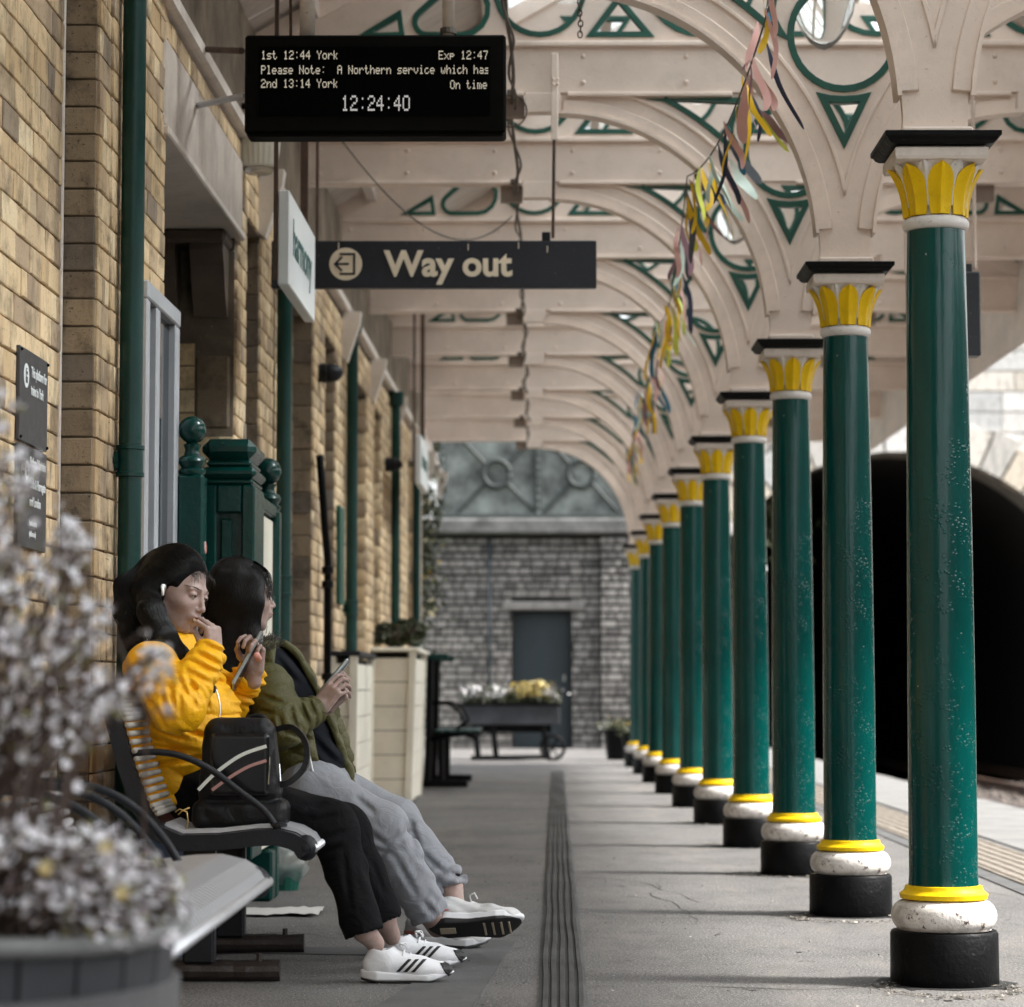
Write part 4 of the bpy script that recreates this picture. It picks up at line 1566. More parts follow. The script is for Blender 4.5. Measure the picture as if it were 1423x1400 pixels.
# door
dr = thing('door', 'slate blue metal door recessed in the far stone wall', 'door', (dx0, FY + 0.25, 0))
MB().cbox((0.0, 0.0, 0.0), (dx1 - dx0, 0.05, 1.95), 0.005).build('leaf', M['door_blue'], dr)
MB().cbox((0.70, -0.03, 0.95), (0.74, 0.0, 1.05), 0.005).build('handle', M['chrome'], dr)
MB().box((dx0 - .0, FY + .3, 0), (dx1, FY + .8, 1.98)).build('door_back', M['soot'], fw)
# iron parapet panels
pp = thing('iron_parapet', 'grey green iron bridge parapet with ring and diagonal struts above the far stone wall', 'parapet')
ZP0, ZP1 = 3.28, 4.75
MB().box((-1.30, FY + 0.1, ZP0), (fx(880), FY + 0.16, ZP1)).build('backing_plate', M['iron_grey'], pp)
for cxp in (690, 808):
    cx, cz = fx(cxp), fz(658)
    hw = 0.60 if cxp == 690 else 0.57
    rg = [(cx + 0.19 * math.cos(a), FY + 0.03, cz + 0.19 * math.sin(a)) for a in np.linspace(0, 2 * PI, 33)]
    MB().tube(rg, 0.038, 8).build('ring', M['iron_dark'], pp, smooth=True)
    for sx in (-1, 1):
        for sz in (-1, 1):
            a = Vector((cx + sx * 0.15, FY + 0.05, cz + sz * 0.13))
            b = Vector((cx + sx * hw * 1.0, FY + 0.05, cz + sz * 0.60))
            MB().tube([a, b], 0.030, 6).build('strut', M['iron_dark'], pp)
for x in (-1.26, fx(748), fx(876)):
    MB().cbox((x - 0.05, FY + 0.0, ZP0), (x + 0.05, FY + 0.12, ZP1), 0.01).build('post', M['iron_dark'], pp)
    for i in range(12):
        MB().ball((x, FY - 0.005, ZP0 + 0.08 + i * 0.11), 0.018, 6, 4).build('rivet', M['iron_grey'], pp)
MB().cbox((-1.32, FY - 0.02, ZP0 - 0.01), (fx(882), FY + 0.14, ZP0 + 0.07), 0.01).build('bottom_rail', M['iron_dark'], pp)
MB().cbox((-1.32, FY - 0.02, ZP1), (fx(882), FY + 0.2, ZP1 + 0.12), 0.01).build('top_rail', M['iron_grey'], pp)
dp = thing('drainpipe', 'thin blue green pipe running down the far stone wall left of the doorway', 'drainpipe', (fx(680), FY - 0.06, 0))
MB().tube([(0, 0, 0.2), (0, 0, 3.03)], 0.022, 8).build('pipe', M['door_blue'], dp, smooth=True)

# creeper and dark growth between building end and far wall
def leaf_cloud(n, gen, size, seed=0):
    rs = np.random.RandomState(seed)
    V, F = [], []
    for i in range(n):
        c = np.array(gen(rs))
        r = size * rs.uniform(.6, 1.3)
        u = rs.normal(size=3)
        u /= np.linalg.norm(u)
        w = np.cross(u, rs.normal(size=3))
        w /= np.linalg.norm(w) + 1e-9
        b = len(V)
        q = np.cross(u, w)
        V += [c - u * r, c + w * r * .45 + q * r * .12, c + u * r, c - w * r * .45 + q * r * .12]
        F += [(b, b + 1, b + 2), (b, b + 2, b + 3)]
    return np_mesh('leaves', V, F)


cr = thing('creeper', 'dark creeper with pale leaves hanging at the end of the brick building', 'climbing plant', (-1.3, 27.2, 0))
link_mesh('leaves', leaf_cloud(2600, lambda r: (r.normal(0.05, .13), r.uniform(-.5, .5), 1.2 + r.beta(2, 1.6) * 2.0), 0.045, 3), M['leaf'], cr)
link_mesh('pale_leaves', leaf_cloud(120, lambda r: (r.normal(0.10, .12), r.uniform(-.6, .1), 1.5 + r.uniform(0, 1) * 1.5), 0.04, 4), M['petal_yellow'], cr)
MB().tube([(0, 0, 0), (0.02, .05, 1.2), (-0.05, 0, 2.4), (0.05, 0, 3.2)], [0.04, .03, .02, .01], 8).build('stem', M['stem'], cr)
tag(MB().box((-3.5, 30.0, 0.0), (-1.42, 30.3, 3.6)).build('dark_shed_wall', M['iron_dark']), 'dark plain wall behind the creeper', 'wall')

# trees behind the far wall
V = None
def tree(x, y, h, seed, label):
    t = thing('tree', label, 'tree', (x, y, -0.9), group='trees beyond the far wall')
    rs = random.Random(seed)
    MB().tube([(0, 0, 0), (0.1, 0, h * .4), (0.0, 0.1, h * .8)], [0.22, .16, .06], 8).build('trunk', M['stem'], t)
    for k in range(6):
        a = rs.uniform(0, 6.3)
        MB().tube([(0.05, 0, h * (.3 + .08 * k)), (math.cos(a) * 1.3, math.sin(a) * 1.3, h * (.5 + .08 * k))], [0.07, .02], 6).build('limb', M['stem'], t)
    cl = [(rs.gauss(0, 1.1), rs.gauss(0, 1.1), h * rs.uniform(.45, 1), rs.uniform(.4, .8)) for _ in range(14)]
    def g(r):
        c = cl[r.randint(len(cl))]
        return (c[0] + r.normal() * c[3], c[1] + r.normal() * c[3], c[2] + r.normal() * c[3] * .8)
    link_mesh('crown', leaf_cloud(3500, g, 0.13, seed), M['leaf'], t)
tree(-2.6, 43, 8.0, 21, 'dark leafy tree behind the far wall at its left end')
tree(1.0, 46, 7.5, 22, 'dark leafy tree behind the far wall near its right end')

# ================================================================== TUNNEL
TY = 45.0
tx = lambda px: (px - 737) * TY / FPX
TCX, TCZ, TR = tx(1247), 1.36, 3.61
pt = thing('tunnel_portal', 'bright pale limestone tunnel portal with a black arched mouth beyond the track', 'tunnel')
out = [(1.75, -0.95), (TCX - TR, -0.95)] + [(TCX - TR * math.cos(R(a)), TCZ + TR * math.sin(R(a))) for a in range(0, 181, 5)] + [(TCX + TR, -0.95), (26, -0.95), (26, 13), (1.75, 13)]
me = curve2d([out], 0.6)
link_mesh('masonry_bed', me, M['mortar_pale'], pt, loc=(0, TY + 0.62, 0))
nv = 27
for i in range(nv):
    a0, a1 = PI * i / nv + 0.006, PI * (i + 1) / nv - 0.006
    r0, r1 = TR, TR + (0.72 if i % 2 else 0.62)
    pl = [(TCX - r0 * math.cos(a0), TCZ + r0 * math.sin(a0)), (TCX - r1 * math.cos(a0), TCZ + r1 * math.sin(a0)), (TCX - r1 * math.cos(a1), TCZ + r1 * math.sin(a1)), (TCX - r0 * math.cos(a1), TCZ + r0 * math.sin(a1))]
    MB().prism(pl, TY - 0.10 + random.uniform(-.02, .02), TY + 0.3).build('voussoir', M['stone_pale'], pt)
inn = lambda x, z: (math.hypot(x - TCX, z - TCZ) > TR + 0.66 if z > TCZ else abs(x - TCX) > TR)
lay(pt, 'S', TY, 3.6, 11.5, 2.8, 8.6, M['stone_pale'], 200, pitch=0.36, lens=(0.7, 0.5, 0.9, 0.62), joint=0.03, name='stone', cutfn=inn)
lay(pt, 'S', TY, 11.5, 25, -0.9, 12.5, M['stone_pale'], 0, pitch=0.36, lens=(0.7, 0.5, 0.9, 0.62), joint=0.03, name='stone', cutfn=inn)
lay(pt, 'S', TY, 2.0, 11.5, 8.7, 12.5, M['stone_pale'], 0, pitch=0.36, lens=(0.7, 0.5, 0.9, 0.62), joint=0.03, name='stone', cutfn=inn)
MB().cbox((1.8, TY - 0.25, 12.6), (25.5, TY + 0.9, 13.1), 0.05).build('coping', M['stone_pale'], pt)
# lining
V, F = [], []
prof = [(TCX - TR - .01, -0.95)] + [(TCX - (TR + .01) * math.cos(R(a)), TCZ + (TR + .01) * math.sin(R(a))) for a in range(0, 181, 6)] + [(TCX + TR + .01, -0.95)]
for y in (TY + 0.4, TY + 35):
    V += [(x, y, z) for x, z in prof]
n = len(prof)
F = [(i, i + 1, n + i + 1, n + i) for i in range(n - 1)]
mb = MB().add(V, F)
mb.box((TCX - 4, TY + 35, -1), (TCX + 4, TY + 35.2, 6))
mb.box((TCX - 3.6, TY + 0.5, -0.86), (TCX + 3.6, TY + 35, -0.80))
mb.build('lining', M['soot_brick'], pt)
# retaining side wall beyond the platform ramp

# ================================================================== SIGNS AND LAMPS
LPY = [960]                          # picture height near which a lateral position was read


def lx(px, y):
    return P(px, LPY[0], y).x


def lz(py, y):
    return P(737, py, y).z


FONT5 = {
    '0': (14, 17, 17, 17, 17, 17, 14), '1': (4, 12, 4, 4, 4, 4, 14), '2': (14, 17, 1, 6, 8, 16, 31), '3': (14, 17, 1, 6, 1, 17, 14),
    '4': (2, 6, 10, 18, 31, 2, 2), '7': (31, 1, 2, 2, 4, 4, 4), ':': (0, 4, 0, 0, 0, 4, 0), ' ': (0,) * 7,
    's': (0, 0, 15, 16, 14, 1, 30), 't': (8, 8, 28, 8, 8, 9, 6), 'Y': (17, 17, 10, 4, 4, 4, 4), 'o': (0, 0, 14, 17, 17, 17, 14),
    'r': (0, 0, 22, 25, 16, 16, 16), 'k': (16, 16, 18, 20, 24, 20, 18), 'E': (31, 16, 16, 30, 16, 16, 31), 'x': (0, 0, 17, 10, 4, 10, 17),
    'p': (0, 0, 30, 17, 30, 16, 16), 'P': (30, 17, 17, 30, 16, 16, 16), 'l': (12, 4, 4, 4, 4, 4, 14), 'e': (0, 0, 14, 17, 31, 16, 14),
    'a': (0, 0, 14, 1, 15, 17, 15), 'N': (17, 17, 25, 21, 19, 17, 17), 'A': (14, 17, 17, 31, 17, 17, 17), 'h': (16, 16, 22, 25, 17, 17, 17),
    'n': (0, 0, 22, 25, 17, 17, 17), 'v': (0, 0, 17, 17, 17, 10, 4), 'i': (4, 0, 12, 4, 4, 4, 14), 'c': (0, 0, 14, 16, 16, 17, 14),
    'w': (0, 0, 17, 17, 21, 21, 10), 'd': (1, 1, 13, 19, 17, 17, 15), 'O': (14, 17, 17, 17, 17, 17, 14), 'm': (0, 0, 26, 21, 21, 21, 21),
}
DY = 9.0
LPY[0] = 115
dsp = thing('departure_board', 'black hanging departure board showing lit train times and a clock', 'display', (lx(521, DY), DY, lz(185, DY)), world=True)
MB().cbox((lx(340, DY), DY, lz(184, DY)), (lx(703, DY), DY + 0.16, lz(48, DY)), 0.008).build('housing', M['case_black'], dsp)
MB().box((lx(360, DY), DY - 0.003, lz(161, DY)), (lx(681, DY), DY - 0.0005, lz(65, DY))).build('screen', M['screen'], dsp)
MB().cbox((lx(345, DY), DY + 0.005, lz(189, DY)), (lx(699, DY), DY + 0.1, lz(184.5, DY)), 0.003).build('lower_lip', M['case_black'], dsp)


def dots(txt, px0, py0, ux, uz, mat, right=False, clip=None):
    mb = MB()
    W = len(txt) * 6 * ux - ux
    x0 = px0 - W if right else px0
    for i, ch in enumerate(txt):
        for r_, bits in enumerate(FONT5[ch]):
            for c_ in range(5):
                if bits >> (4 - c_) & 1:
                    x = x0 + (i * 6 + c_) * ux
                    if clip and x > clip:
                        continue
                    z = py0 + r_ * uz
                    mb.box((lx(x, DY), DY - 0.0045, lz(z + uz * .84, DY)), (lx(x + ux * .80, DY), DY - 0.0031, lz(z, DY)))
    o = mb.build('display_text', mat, dsp)
    o['kind'] = 'stuff'
    return o


dots('1st 12:44 York', 363, 70.5, 1.29, 1.75, M['led'])
dots('Exp 12:47', 678, 71, 1.29, 1.75, M['led'], True)
dots('Please Note:  A Northern service which has', 363, 91, 1.262, 1.75, M['led'], clip=677.5)
dots('2nd 13:14 York', 363, 110, 1.29, 1.75, M['led'])
dots('On time', 677, 112, 1.25, 1.75, M['led'], True)
dots('12:24:40', 475, 133, 2.02, 3.1, M['led_white'])
for px, w in ((424, .028), (622, .022)):
    MB().tube([(lx(px, DY), DY + .08, lz(50, DY)), (lx(px, DY), DY + .08, 4.45)], w, 14).build('hanging_pole', M['cream_pale'], dsp, smooth=True)
MB().tube([(lx(400, DY), DY + .1, lz(50, DY)), (lx(396, DY), DY + .1, 4.2)], 0.006, 6).build('stay_rod', M['rust'], dsp)
MB().tube([(lx(425, DY), DY + .12, lz(50, DY)), (lx(402, DY), DY + .14, 4.15)], 0.006, 6).build('stay_rod', M['rust'], dsp)
MB().lathe([(.030, -.01), (.030, .01)], 14, (lx(622, DY), DY + .08, lz(36, DY))).build('cable_tie', M['rope'], dsp)
for (pa, pb, m) in ((P(262, 68, 9.9), P(336, 71, 9.15), 'rust'), (P(264, 149, 9.7), P(342, 133, 9.1), 'alu')):
    MB().tube([pa, pb], 0.012, 8).build('wall_strut', M[m], dsp)
pa = P(262, 140, 9.72)
MB().cbox((pa.x - .02, pa.y - .03, pa.z - .03), (pa.x + .015, pa.y + .03, pa.z + .05), .004).build('strut_bracket', M['rust'], dsp)
MB().tube([pa + Vector((.01, 0, 0)), pa + Vector((.015, 0, -.08)), pa + Vector((0.0, -.02, -.17))], [.02, .014, .006], 8).build('strut_tail', M['alu'], dsp)

WYY = 11.63
LPY[0] = 367
ws = thing('exit_sign', 'long navy hanging sign reading Way out with a round arrow symbol', 'sign', (lx(603, WYY), WYY, lz(400, WYY)), world=True)
MB().cbox((lx(377, WYY), WYY, lz(400, WYY)), (lx(829, WYY), WYY + 0.05, lz(334.5, WYY)), 0.004).build('sign_box', M['sign_dark'], ws)
t_me = text_mesh('Way out', 0.150, 0.001, 0.0046)
w = max(v.co.x for v in t_me.vertices) - min(v.co.x for v in t_me.vertices)
x0 = min(v.co.x for v in t_me.vertices)
tgt = lx(712, WYY) - lx(533, WYY)
t_me.transform(Matrix.Translation((-x0, 0, 0)))
t_me.transform(Matrix.Diagonal((tgt / w, 1, 1.08, 1)))
o = link_mesh('lettering', t_me, M['sign_cream'], ws)
o.location = (lx(533, WYY) - ws.location.x, -0.0022, lz(383, WYY) - ws.location.z)
cxx, czz = lx(480.5, WYY), lz(367, WYY)
u = WYY / FPX
dsc = MB()
dsc.lathe([(23 * u, 0), (23 * u, 0.002)], 40)
me = dsc.mesh('symbol_disc')
me.transform(Matrix.Rotation(PI / 2, 4, 'X'))
o = link_mesh('symbol_disc', me, M['sign_cream'], ws, loc=(cxx - ws.location.x, -0.0005, czz - ws.location.z))
sy = MB()
yb = WYY - 0.0042
def bar2(x0, z0, x1, z1, wd=3.0):
    a = Vector((cxx + x0 * u, 0, czz + z0 * u))
    b = Vector((cxx + x1 * u, 0, czz + z1 * u))
    d = (b - a).normalized() * wd * u / 2
    n = Vector((-d.z, 0, d.x))
    a -= d * 0.9
    b += d * 0.9
    sy.prism([(a.x + n.x, a.z + n.z), (b.x + n.x, b.z + n.z), (b.x - n.x, b.z - n.z), (a.x - n.x, a.z - n.z)], yb, yb + .0012)
bar2(-7, 14, 12, 14)
bar2(12, 14, 12, -14)
bar2(12, -14, -7, -14)
yb -= .0003
bar2(3, 0, -14, 0)
yb -= .0003
bar2(-15, 0, -6, 9)
yb -= .0003
bar2(-15, 0, -6, -9)
sy.build('symbol_arrow', M['sign_dark'], ws)
MB().cbox((lx(766, WYY), WYY - .005, 3.32), (lx(776, WYY), WYY + .012, 3.72), .003).build('hanger_strap', M['cream'], ws)
MB().tube([(lx(770.5, WYY), WYY + .01, 3.36), (lx(768.5, WYY), WYY + .02, lz(330, WYY))], .0075, 8).build('hanger_rod', M['rust'], ws)
MB().cbox((lx(753, WYY), WYY + .01, lz(334, WYY)), (lx(765, WYY), WYY + .04, lz(322, WYY)), .003).build('hanger_foot', M['black_iron'], ws)
MB().tube([(lx(440, WYY), WYY + .02, 3.60), (lx(440, WYY), WYY + .02, lz(334, WYY))], .0075, 8).build('hanger_rod', M['rust'], ws)
for i in range(4):
    q = P(769 + (i % 2) * 6, 110 + 7 * (i // 2), WYY - .008)
    MB().ball(tuple(q), .006, 8, 5).build('bolt', M['cream'], ws)
for (bx, bz) in ((470, 340), (650, 342), (720, 340), (760, 345)):
    q = P(bx, bz, WYY - .001)
    MB().box((q.x, WYY - .0012, q.z - .02), (q.x + .004, WYY - .0004, q.z + .01)).build('drip_mark', M['sign_cream'], ws)


def hanging_board(y0, X0, label, word):
    ln = 1.04
    t = thing('hanging_board', label, 'sign', (X0, y0, 0), RZ, 'white boards hung under the roof')
    MB().cbox((-0.045, 0, 2.40), (0, ln, 2.772), .004).build('board', M['sign_white'], t)
    if word:
        tm_ = text_mesh(word, 0.21, 0.0008, 0.002, sx=1.0)
        xs = [v.co.x for v in tm_.vertices]
        tm_.transform(Matrix.Translation((-min(xs), 0, 0)))
        tm_.transform(Matrix.Diagonal((0.74 / (max(xs) - min(xs)), 1, 1, 1)))
        tm_.transform(Matrix.Rotation(PI / 2, 4, 'Z'))
        link_mesh('lettering', tm_, M['letter_green'], t, loc=(0.0012, 0.14, 2.54))
    z1 = 4.1
    MB().box((-0.062, -0.004, 2.42), (-0.046, 0.022, z1)).build('post', M['rust'], t)
    MB().box((-0.062, ln - 0.03, 2.772), (-0.030, ln - 0.004, z1)).build('post', M['rust'], t)
    MB().box((-0.0615, ln - 0.03, 2.42), (-0.046, ln - 0.004, 2.7715)).build('post', M['rust'], t)
LPY[0] = 330
hanging_board(10.0, lx(402, 10.0), 'white hanging board edge-on to the camera beside the exit sign', 'harmony')
LPY[0] = 650
hanging_board(19.7, lx(585, 19.7), 'far small white hanging board on two thin posts near the end of the building', 'harmony')

# dark sign beyond the nearest column
LPY[0] = 430
Y_ = 10.6
t = thing('hanging_sign', 'plain dark hanging sign half hidden behind the nearest green column', 'sign', (lx(1309, Y_), Y_, lz(495, Y_)), world=True)
MB().cbox((lx(1263, Y_), Y_, lz(495, Y_)), (lx(1363, Y_), Y_ + .09, lz(378, Y_)), .005).build('sign_box', M['sign_dark'], t)
MB().cbox((lx(1345, Y_), Y_ + .02, lz(378, Y_)), (lx(1353, Y_), Y_ + .05, lz(366, Y_)), .003).build('bracket', M['sign_dark'], t)
MB().tube([(lx(1358, Y_), Y_ + .04, lz(372, Y_)), (lx(1358, Y_), Y_ + .04, 4.75)], .008, 8).build('rod', M['cream'], t)
MB().tube([(lx(1262, Y_), Y_ + .04, lz(378, Y_)), (lx(1262, Y_), Y_ + .04, 4.6)], .008, 8).build('rod', M['cream'], t)

LPY[0] = 960
# platform notice on the near wall
nt = thing('platform_notice', 'dark grey wall notice with white writing about trains from this platform', 'notice', (WX, 0, 0), RZ)
NX = -0.088
MB().cbox((NX - .012, 7.02, 1.505), (NX, 7.40, 1.765), .002).build('upper_panel', M['sign_grey'], nt)
MB().cbox((NX - .012, 7.02, 1.215), (NX, 7.40, 1.497), .002).build('lower_panel', M['sign_grey'], nt)
def ntext(s, y, z, size, w=None):
    m_ = text_mesh(s, size, .0006, .0006)
    xs = [v.co.x for v in m_.vertices]
    m_.transform(Matrix.Translation((-min(xs), 0, 0)))
    if w:
        m_.transform(Matrix.Diagonal((w / (max(xs) - min(xs)), 1, 1, 1)))
    m_.transform(Matrix.Rotation(PI / 2, 4, 'Z'))
    link_mesh('lettering', m_, M['sign_white'], nt, loc=(NX + .001, y, z))
ntext('This platform for', 7.165, 1.695, .042, .215)
ntext('trains to York', 7.165, 1.645, .042, .17)
ntext('Platform 2 for trains', 7.165, 1.445, .038, .215)
ntext('Leeds & Harrogate', 7.165, 1.385, .038, .215)
ntext('and London', 7.165, 1.335, .038, .15)
ntext('Level access to', 7.165, 1.28, .022, .10)
ntext('platform only', 7.165, 1.25, .022, .09)
def ring_sym(y, z, r, inner=True):
    mb = MB()
    mb.lathe([(r, 0), (r, .001)], 24)
    me = mb.mesh('symbol_disc')
    me.transform(Matrix.Rotation(PI / 2, 4, 'Y'))
    link_mesh('symbol_disc', me, M['sign_white'], nt, loc=(NX + .0005, y, z))
    mb = MB()
    mb.cbox((0, -r * .35, -r * .6), (.0008, r * .35, r * .6), .0003)
    link_mesh('train_symbol', mb.mesh('train_symbol'), M['sign_grey'], nt, loc=(NX + .0017, y, z))
    for q in (-.1, .35):
        mb = MB()
        mb.box((0, -r * .2, r * q), (.0005, r * .2, r * (q + .18)))
        link_mesh('train_symbol', mb.mesh('train_symbol'), M['sign_white'], nt, loc=(NX + .0026, y, z))
ring_sym(7.10, 1.69, .034)
ring_sym(7.125, 1.43, .027)
mb = MB()
mb.box((0, 7.045, 1.425), (.0008, 7.09, 1.433))
mb.prism([(7.038, 1.429), (7.058, 1.447), (7.058, 1.411)], 0, .0008, 'YZ')
link_mesh('arrow', mb.mesh('arrow'), M['sign_white'], nt, loc=(NX + .001, 0, 0))
for (y, z) in ((7.03, 1.755), (7.39, 1.755), (7.03, 1.515), (7.39, 1.515)):
    MB().ball((NX + .002, y, z), .005, 8, 4).build('screw', M['black_paint'], nt)

# loose nails in the wall
for i, (px, py, y) in enumerate(((15, 118, 7.0), (32, 150, 7.15), (22, 290, 7.1), (40, 312, 7.3), (50, 220, 7.4))):
    pass

# prismatic lantern under the cornice
M['lantern_glass'] = simple('ribbed_lantern_glass', (0.80, 0.77, 0.66, 1), 0.25)
M['lantern_glass'].node_tree.nodes['Principled BSDF'].inputs['Transmission Weight'].default_value = 0.25
def lantern():
    y = 11.1
    c = P(360, 215, y)
    t = thing('wall_lantern', 'ribbed glass lantern with dark cap tucked under the left end of the departure board', 'lamp', tuple(c))
    mb = MB()
    n = 48
    for (r, z) in [(.088, .085), (.091, .05), (.086, 0), (.078, -.055), (.074, -.062)]:
        for k in range(n):
            a = 2 * PI * k / n
            rr = r * (1 + .02 * (k % 2))
            sx = max(abs(math.cos(a)), abs(math.sin(a))) ** -0.5
            mb.v.append((rr * sx * math.cos(a), rr * sx * math.sin(a), z))
    for i in range(4):
        for k in range(n):
            k2 = (k + 1) % n
            mb.f.append((i * n + k, i * n + k2, (i + 1) * n + k2, (i + 1) * n + k))
    mb.f.append(tuple(range(4 * n, 5 * n)))
    mb.f.append(tuple(reversed(range(n))))
    mb.build('glass', M['lantern_glass'], t)
    MB().lathe([(.05, -.085), (.064, -.075), (.068, -.063)], 24).build('glass_base', M['lamp_glass'], t)
    MB().lathe([(.092, .086), (.098, .092), (.09, .11), (.05, .145), (.02, .16)], 28).build('cap', M['black_iron'], t, autosmooth=40)
    MB().lathe([(.03, -.04), (.034, 0), (.03, .05), (.012, .084)], 16).build('bulb', M['sign_white'], t, smooth=True)
    MB().tube([(0, 0, .15), (-.02, .02, .2), (-.12, .05, .24)], .014, 8).build('arm', M['black_iron'], t, smooth=True)
lantern()


def pendant(y, label, px=1.22):
    t = thing('pendant_lamp', label, 'lamp', (px, y, 3.475), group='glass pendant lamps along the column line')
    MB().lathe([(.004, 0), (.03, .010), (.062, .036), (.095, .085), (.122, .15), (.136, .22), (.138, .27), (.130, .33), (.12, .36)], 40).build('glass', M['lamp_glass'], t, smooth=True)
    MB().lathe([(.128, .3605), (.16, .37), (.155, .40), (.09, .46), (.05, .53), (.03, .56)], 32).build('hood', M['cream_pale'], t, autosmooth=40)
    MB().tube([(0, 0, .56), (0, 0, 1.25)], .012, 8).build('stem', M['cream_pale'], t)
pendant(10.6, 'large clear glass pendant lamp at the top of the view above the second column')
pendant(15.3, 'smaller looking glass pendant lamp farther along, seen through the ring of the third truss')
pendant(19.9, 'distant glass pendant lamp over the sixth column')

# short chain hanging at the top
ch = thing('chain', 'short dark chain hanging from the roof at the top of the view', 'chain', tuple(P(806, 0, 9.8)))
for i in range(14):
    a = np.linspace(0, 2 * PI, 11)
    pts = [((.009 * math.cos(q)) * (i % 2 == 0), (.009 * math.cos(q)) * (i % 2), .014 * math.sin(q)) for q in a]
    z = -0.135 + i * 0.021
    MB().tube([(p[0] + .002 * math.sin(i), p[1], p[2] + z) for p in pts], .0028, 5, cap=False).build('link', M['rope'], ch)

# bulkhead lamps on the wall
for y, z, lb in ((14.6, 2.62, 'dark domed bulkhead lamp on the brick front between the second and third drainpipes'), (20.0, 2.57, 'dark domed bulkhead lamp beside the fourth drainpipe')):
    t = thing('bulkhead_lamp', lb, 'lamp', (WX + WS * y, y, z), RZ, 'bulkhead lamps on the brick front')
    me = MB().lathe([(.052, 0), (.055, .02), (.055, .07), (.046, .11), (.025, .135), (.004, .142)], 20).mesh('lamp_body')
    me.transform(Matrix.Rotation(PI / 2, 4, 'Y'))
    o = link_mesh('lamp_body', me, M['black_iron'], t)
    smooth_by_angle(me, 50)
    for q in (.03, .06):
        me = MB().lathe([(.0555, 0), (.058, .002), (.058, .008), (.0555, .01)], 20).mesh('band')
        me.transform(Matrix.Rotation(PI / 2, 4, 'Y'))
        link_mesh('band', me, M['black_paint'], t, loc=(q, 0, 0))


# ================================================================== BUNTING
gb = thing('bunting', 'garland of thin coloured ribbons strung between the cream arches', 'bunting')
def knotp(k, dx=-.41):
    zz = ACZ + math.sqrt(max(0, (AR + .06) ** 2 - (dx - ACX) ** 2))
    return Vector((COLX + dx, CY[k] - 0.05, HTOP + zz))
nodes = [P(1088, -60, 8.4), knotp(2, -.40), knotp(4, -.38), knotp(6, -.38), knotp(8, -.38)]
nodes[1] = P(955, 245, 11.64)
nodes[2] = P(913, 445, 16.10)
nodes[3] = P(888, 540, 20.85)
nodes[4] = P(874, 618, 25.7)
sags = [0.16, 0.22, 0.24, 0.24]
line = []
segs = []
for j in range(4):
    for i in range(16):
        s = i / 16
        p = nodes[j].lerp(nodes[j + 1], s)
        p.z -= sags[j] * 4 * s * (1 - s)
        line.append(p)
line.append(nodes[4])
MB().tube(line, .0035, 5).build('cord', M['rope'], gb, smooth=True)
rng = random.Random(4)
names = list(RIB)
wts = ['gold'] * 3 + ['pink'] * 3 + ['navy', 'teal', 'teal', 'lime', 'mint', 'mauve', 'grey', 'grey', 'mint']


def ribbon(p0, L, mat, sway, wd, curl, sway_y=0.0):
    mb = MB()
    wd *= 1.1
    n = 14
    vs = []
    d = Vector((sway, sway_y, -1)).normalized()
    side0 = Vector((rng.uniform(-.3, 1), rng.uniform(-1, 1) * .6, 0.15)).normalized()
    ph = rng.uniform(0, 6.3)
    for i in range(n + 1):
        s = i / n
        c = p0 + d * (L * s) + Vector((math.sin(s * 5 + ph) * .018 * (.2 + s), math.cos(s * 4.2 + ph) * .02 * s, 0.02 * s * (1 - s)))
        sd = (Matrix.Rotation(curl * s, 3, d) @ side0)
        w = wd * (0.18 + 0.82 * min(1, s * 3)) * (1 if s < .86 else math.sqrt(max(0.12, 1 - ((s - .86) / .14) ** 2)))
        vs += [c - sd * w, c + sd * w]
    nn = d.cross(side0).normalized() * .0006
    m = len(vs)
    vs2 = [v + nn for v in vs]
    fs = []
    for i in range(n):
        a = 2 * i
        fs.append((a, a + 1, a + 3, a + 2))
        fs.append((m + a + 2, m + a + 3, m + a + 1, m + a))
    mb.add(vs + vs2, fs)
    return mb.build('ribbon', RIB[mat], gb, smooth=True)


hero = [  # (px, py, Y, px_end, py_end, colour, width)
    (1052, 30, 9.2, 1040, 110, 'pink', .022), (1063, -10, 9.0, 1058, 78, 'gold', .014), (1074, -20, 9.0, 1068, 30, 'teal', .016), (1046, 40, 9.3, 1040, 100, 'mauve', .018),
    (1040, 92, 9.8, 1035, 200, 'pink', .020), (1032, 105, 9.9, 1040, 228, 'gold', .012), (1047, 60, 9.6, 1055, 142, 'grey', .014), (1030, 145, 10.2, 1100, 210, 'lime', .024),
    (1048, 150, 10.2, 1104, 205, 'mauve', .022), (1042, 120, 10.1, 1058, 200, 'navy', .008), (1010, 180, 10.7, 1050, 256, 'grey', .020), (1008, 170, 10.7, 1040, 245, 'teal', .018),
    (1000, 208, 10.9, 1044, 278, 'mint', .028), (998, 205, 10.9, 1035, 272, 'pink', .018), (986, 222, 11.2, 1014, 312, 'gold', .012), (966, 242, 11.5, 1002, 285, 'navy', .022),
    (988, 232, 11.2, 1032, 308, 'mint', .014), (957, 250, 11.7, 1000, 330, 'mauve', .016), (960, 252, 11.7, 981, 318, 'gold', .012), (953, 262, 11.9, 966, 368, 'grey', .016),
    (950, 275, 12.0, 968, 352, 'lime', .015), (947, 330, 12.8, 940, 400, 'mint', .014), (945, 350, 13.1, 943, 425, 'teal', .018), (948, 380, 13.4, 966, 465, 'navy', .012), (938, 390, 13.6, 946, 440, 'gold', .016)]
for (px, py, y, px1, py1, c, w_) in hero:
    a = P(px, py, y)
    b = P(px1, py1, y + .02)
    d = b - a
    ribbon(a, d.length, c, d.x / max(1e-3, -d.z), w_, rng.uniform(-1.6, 1.6))
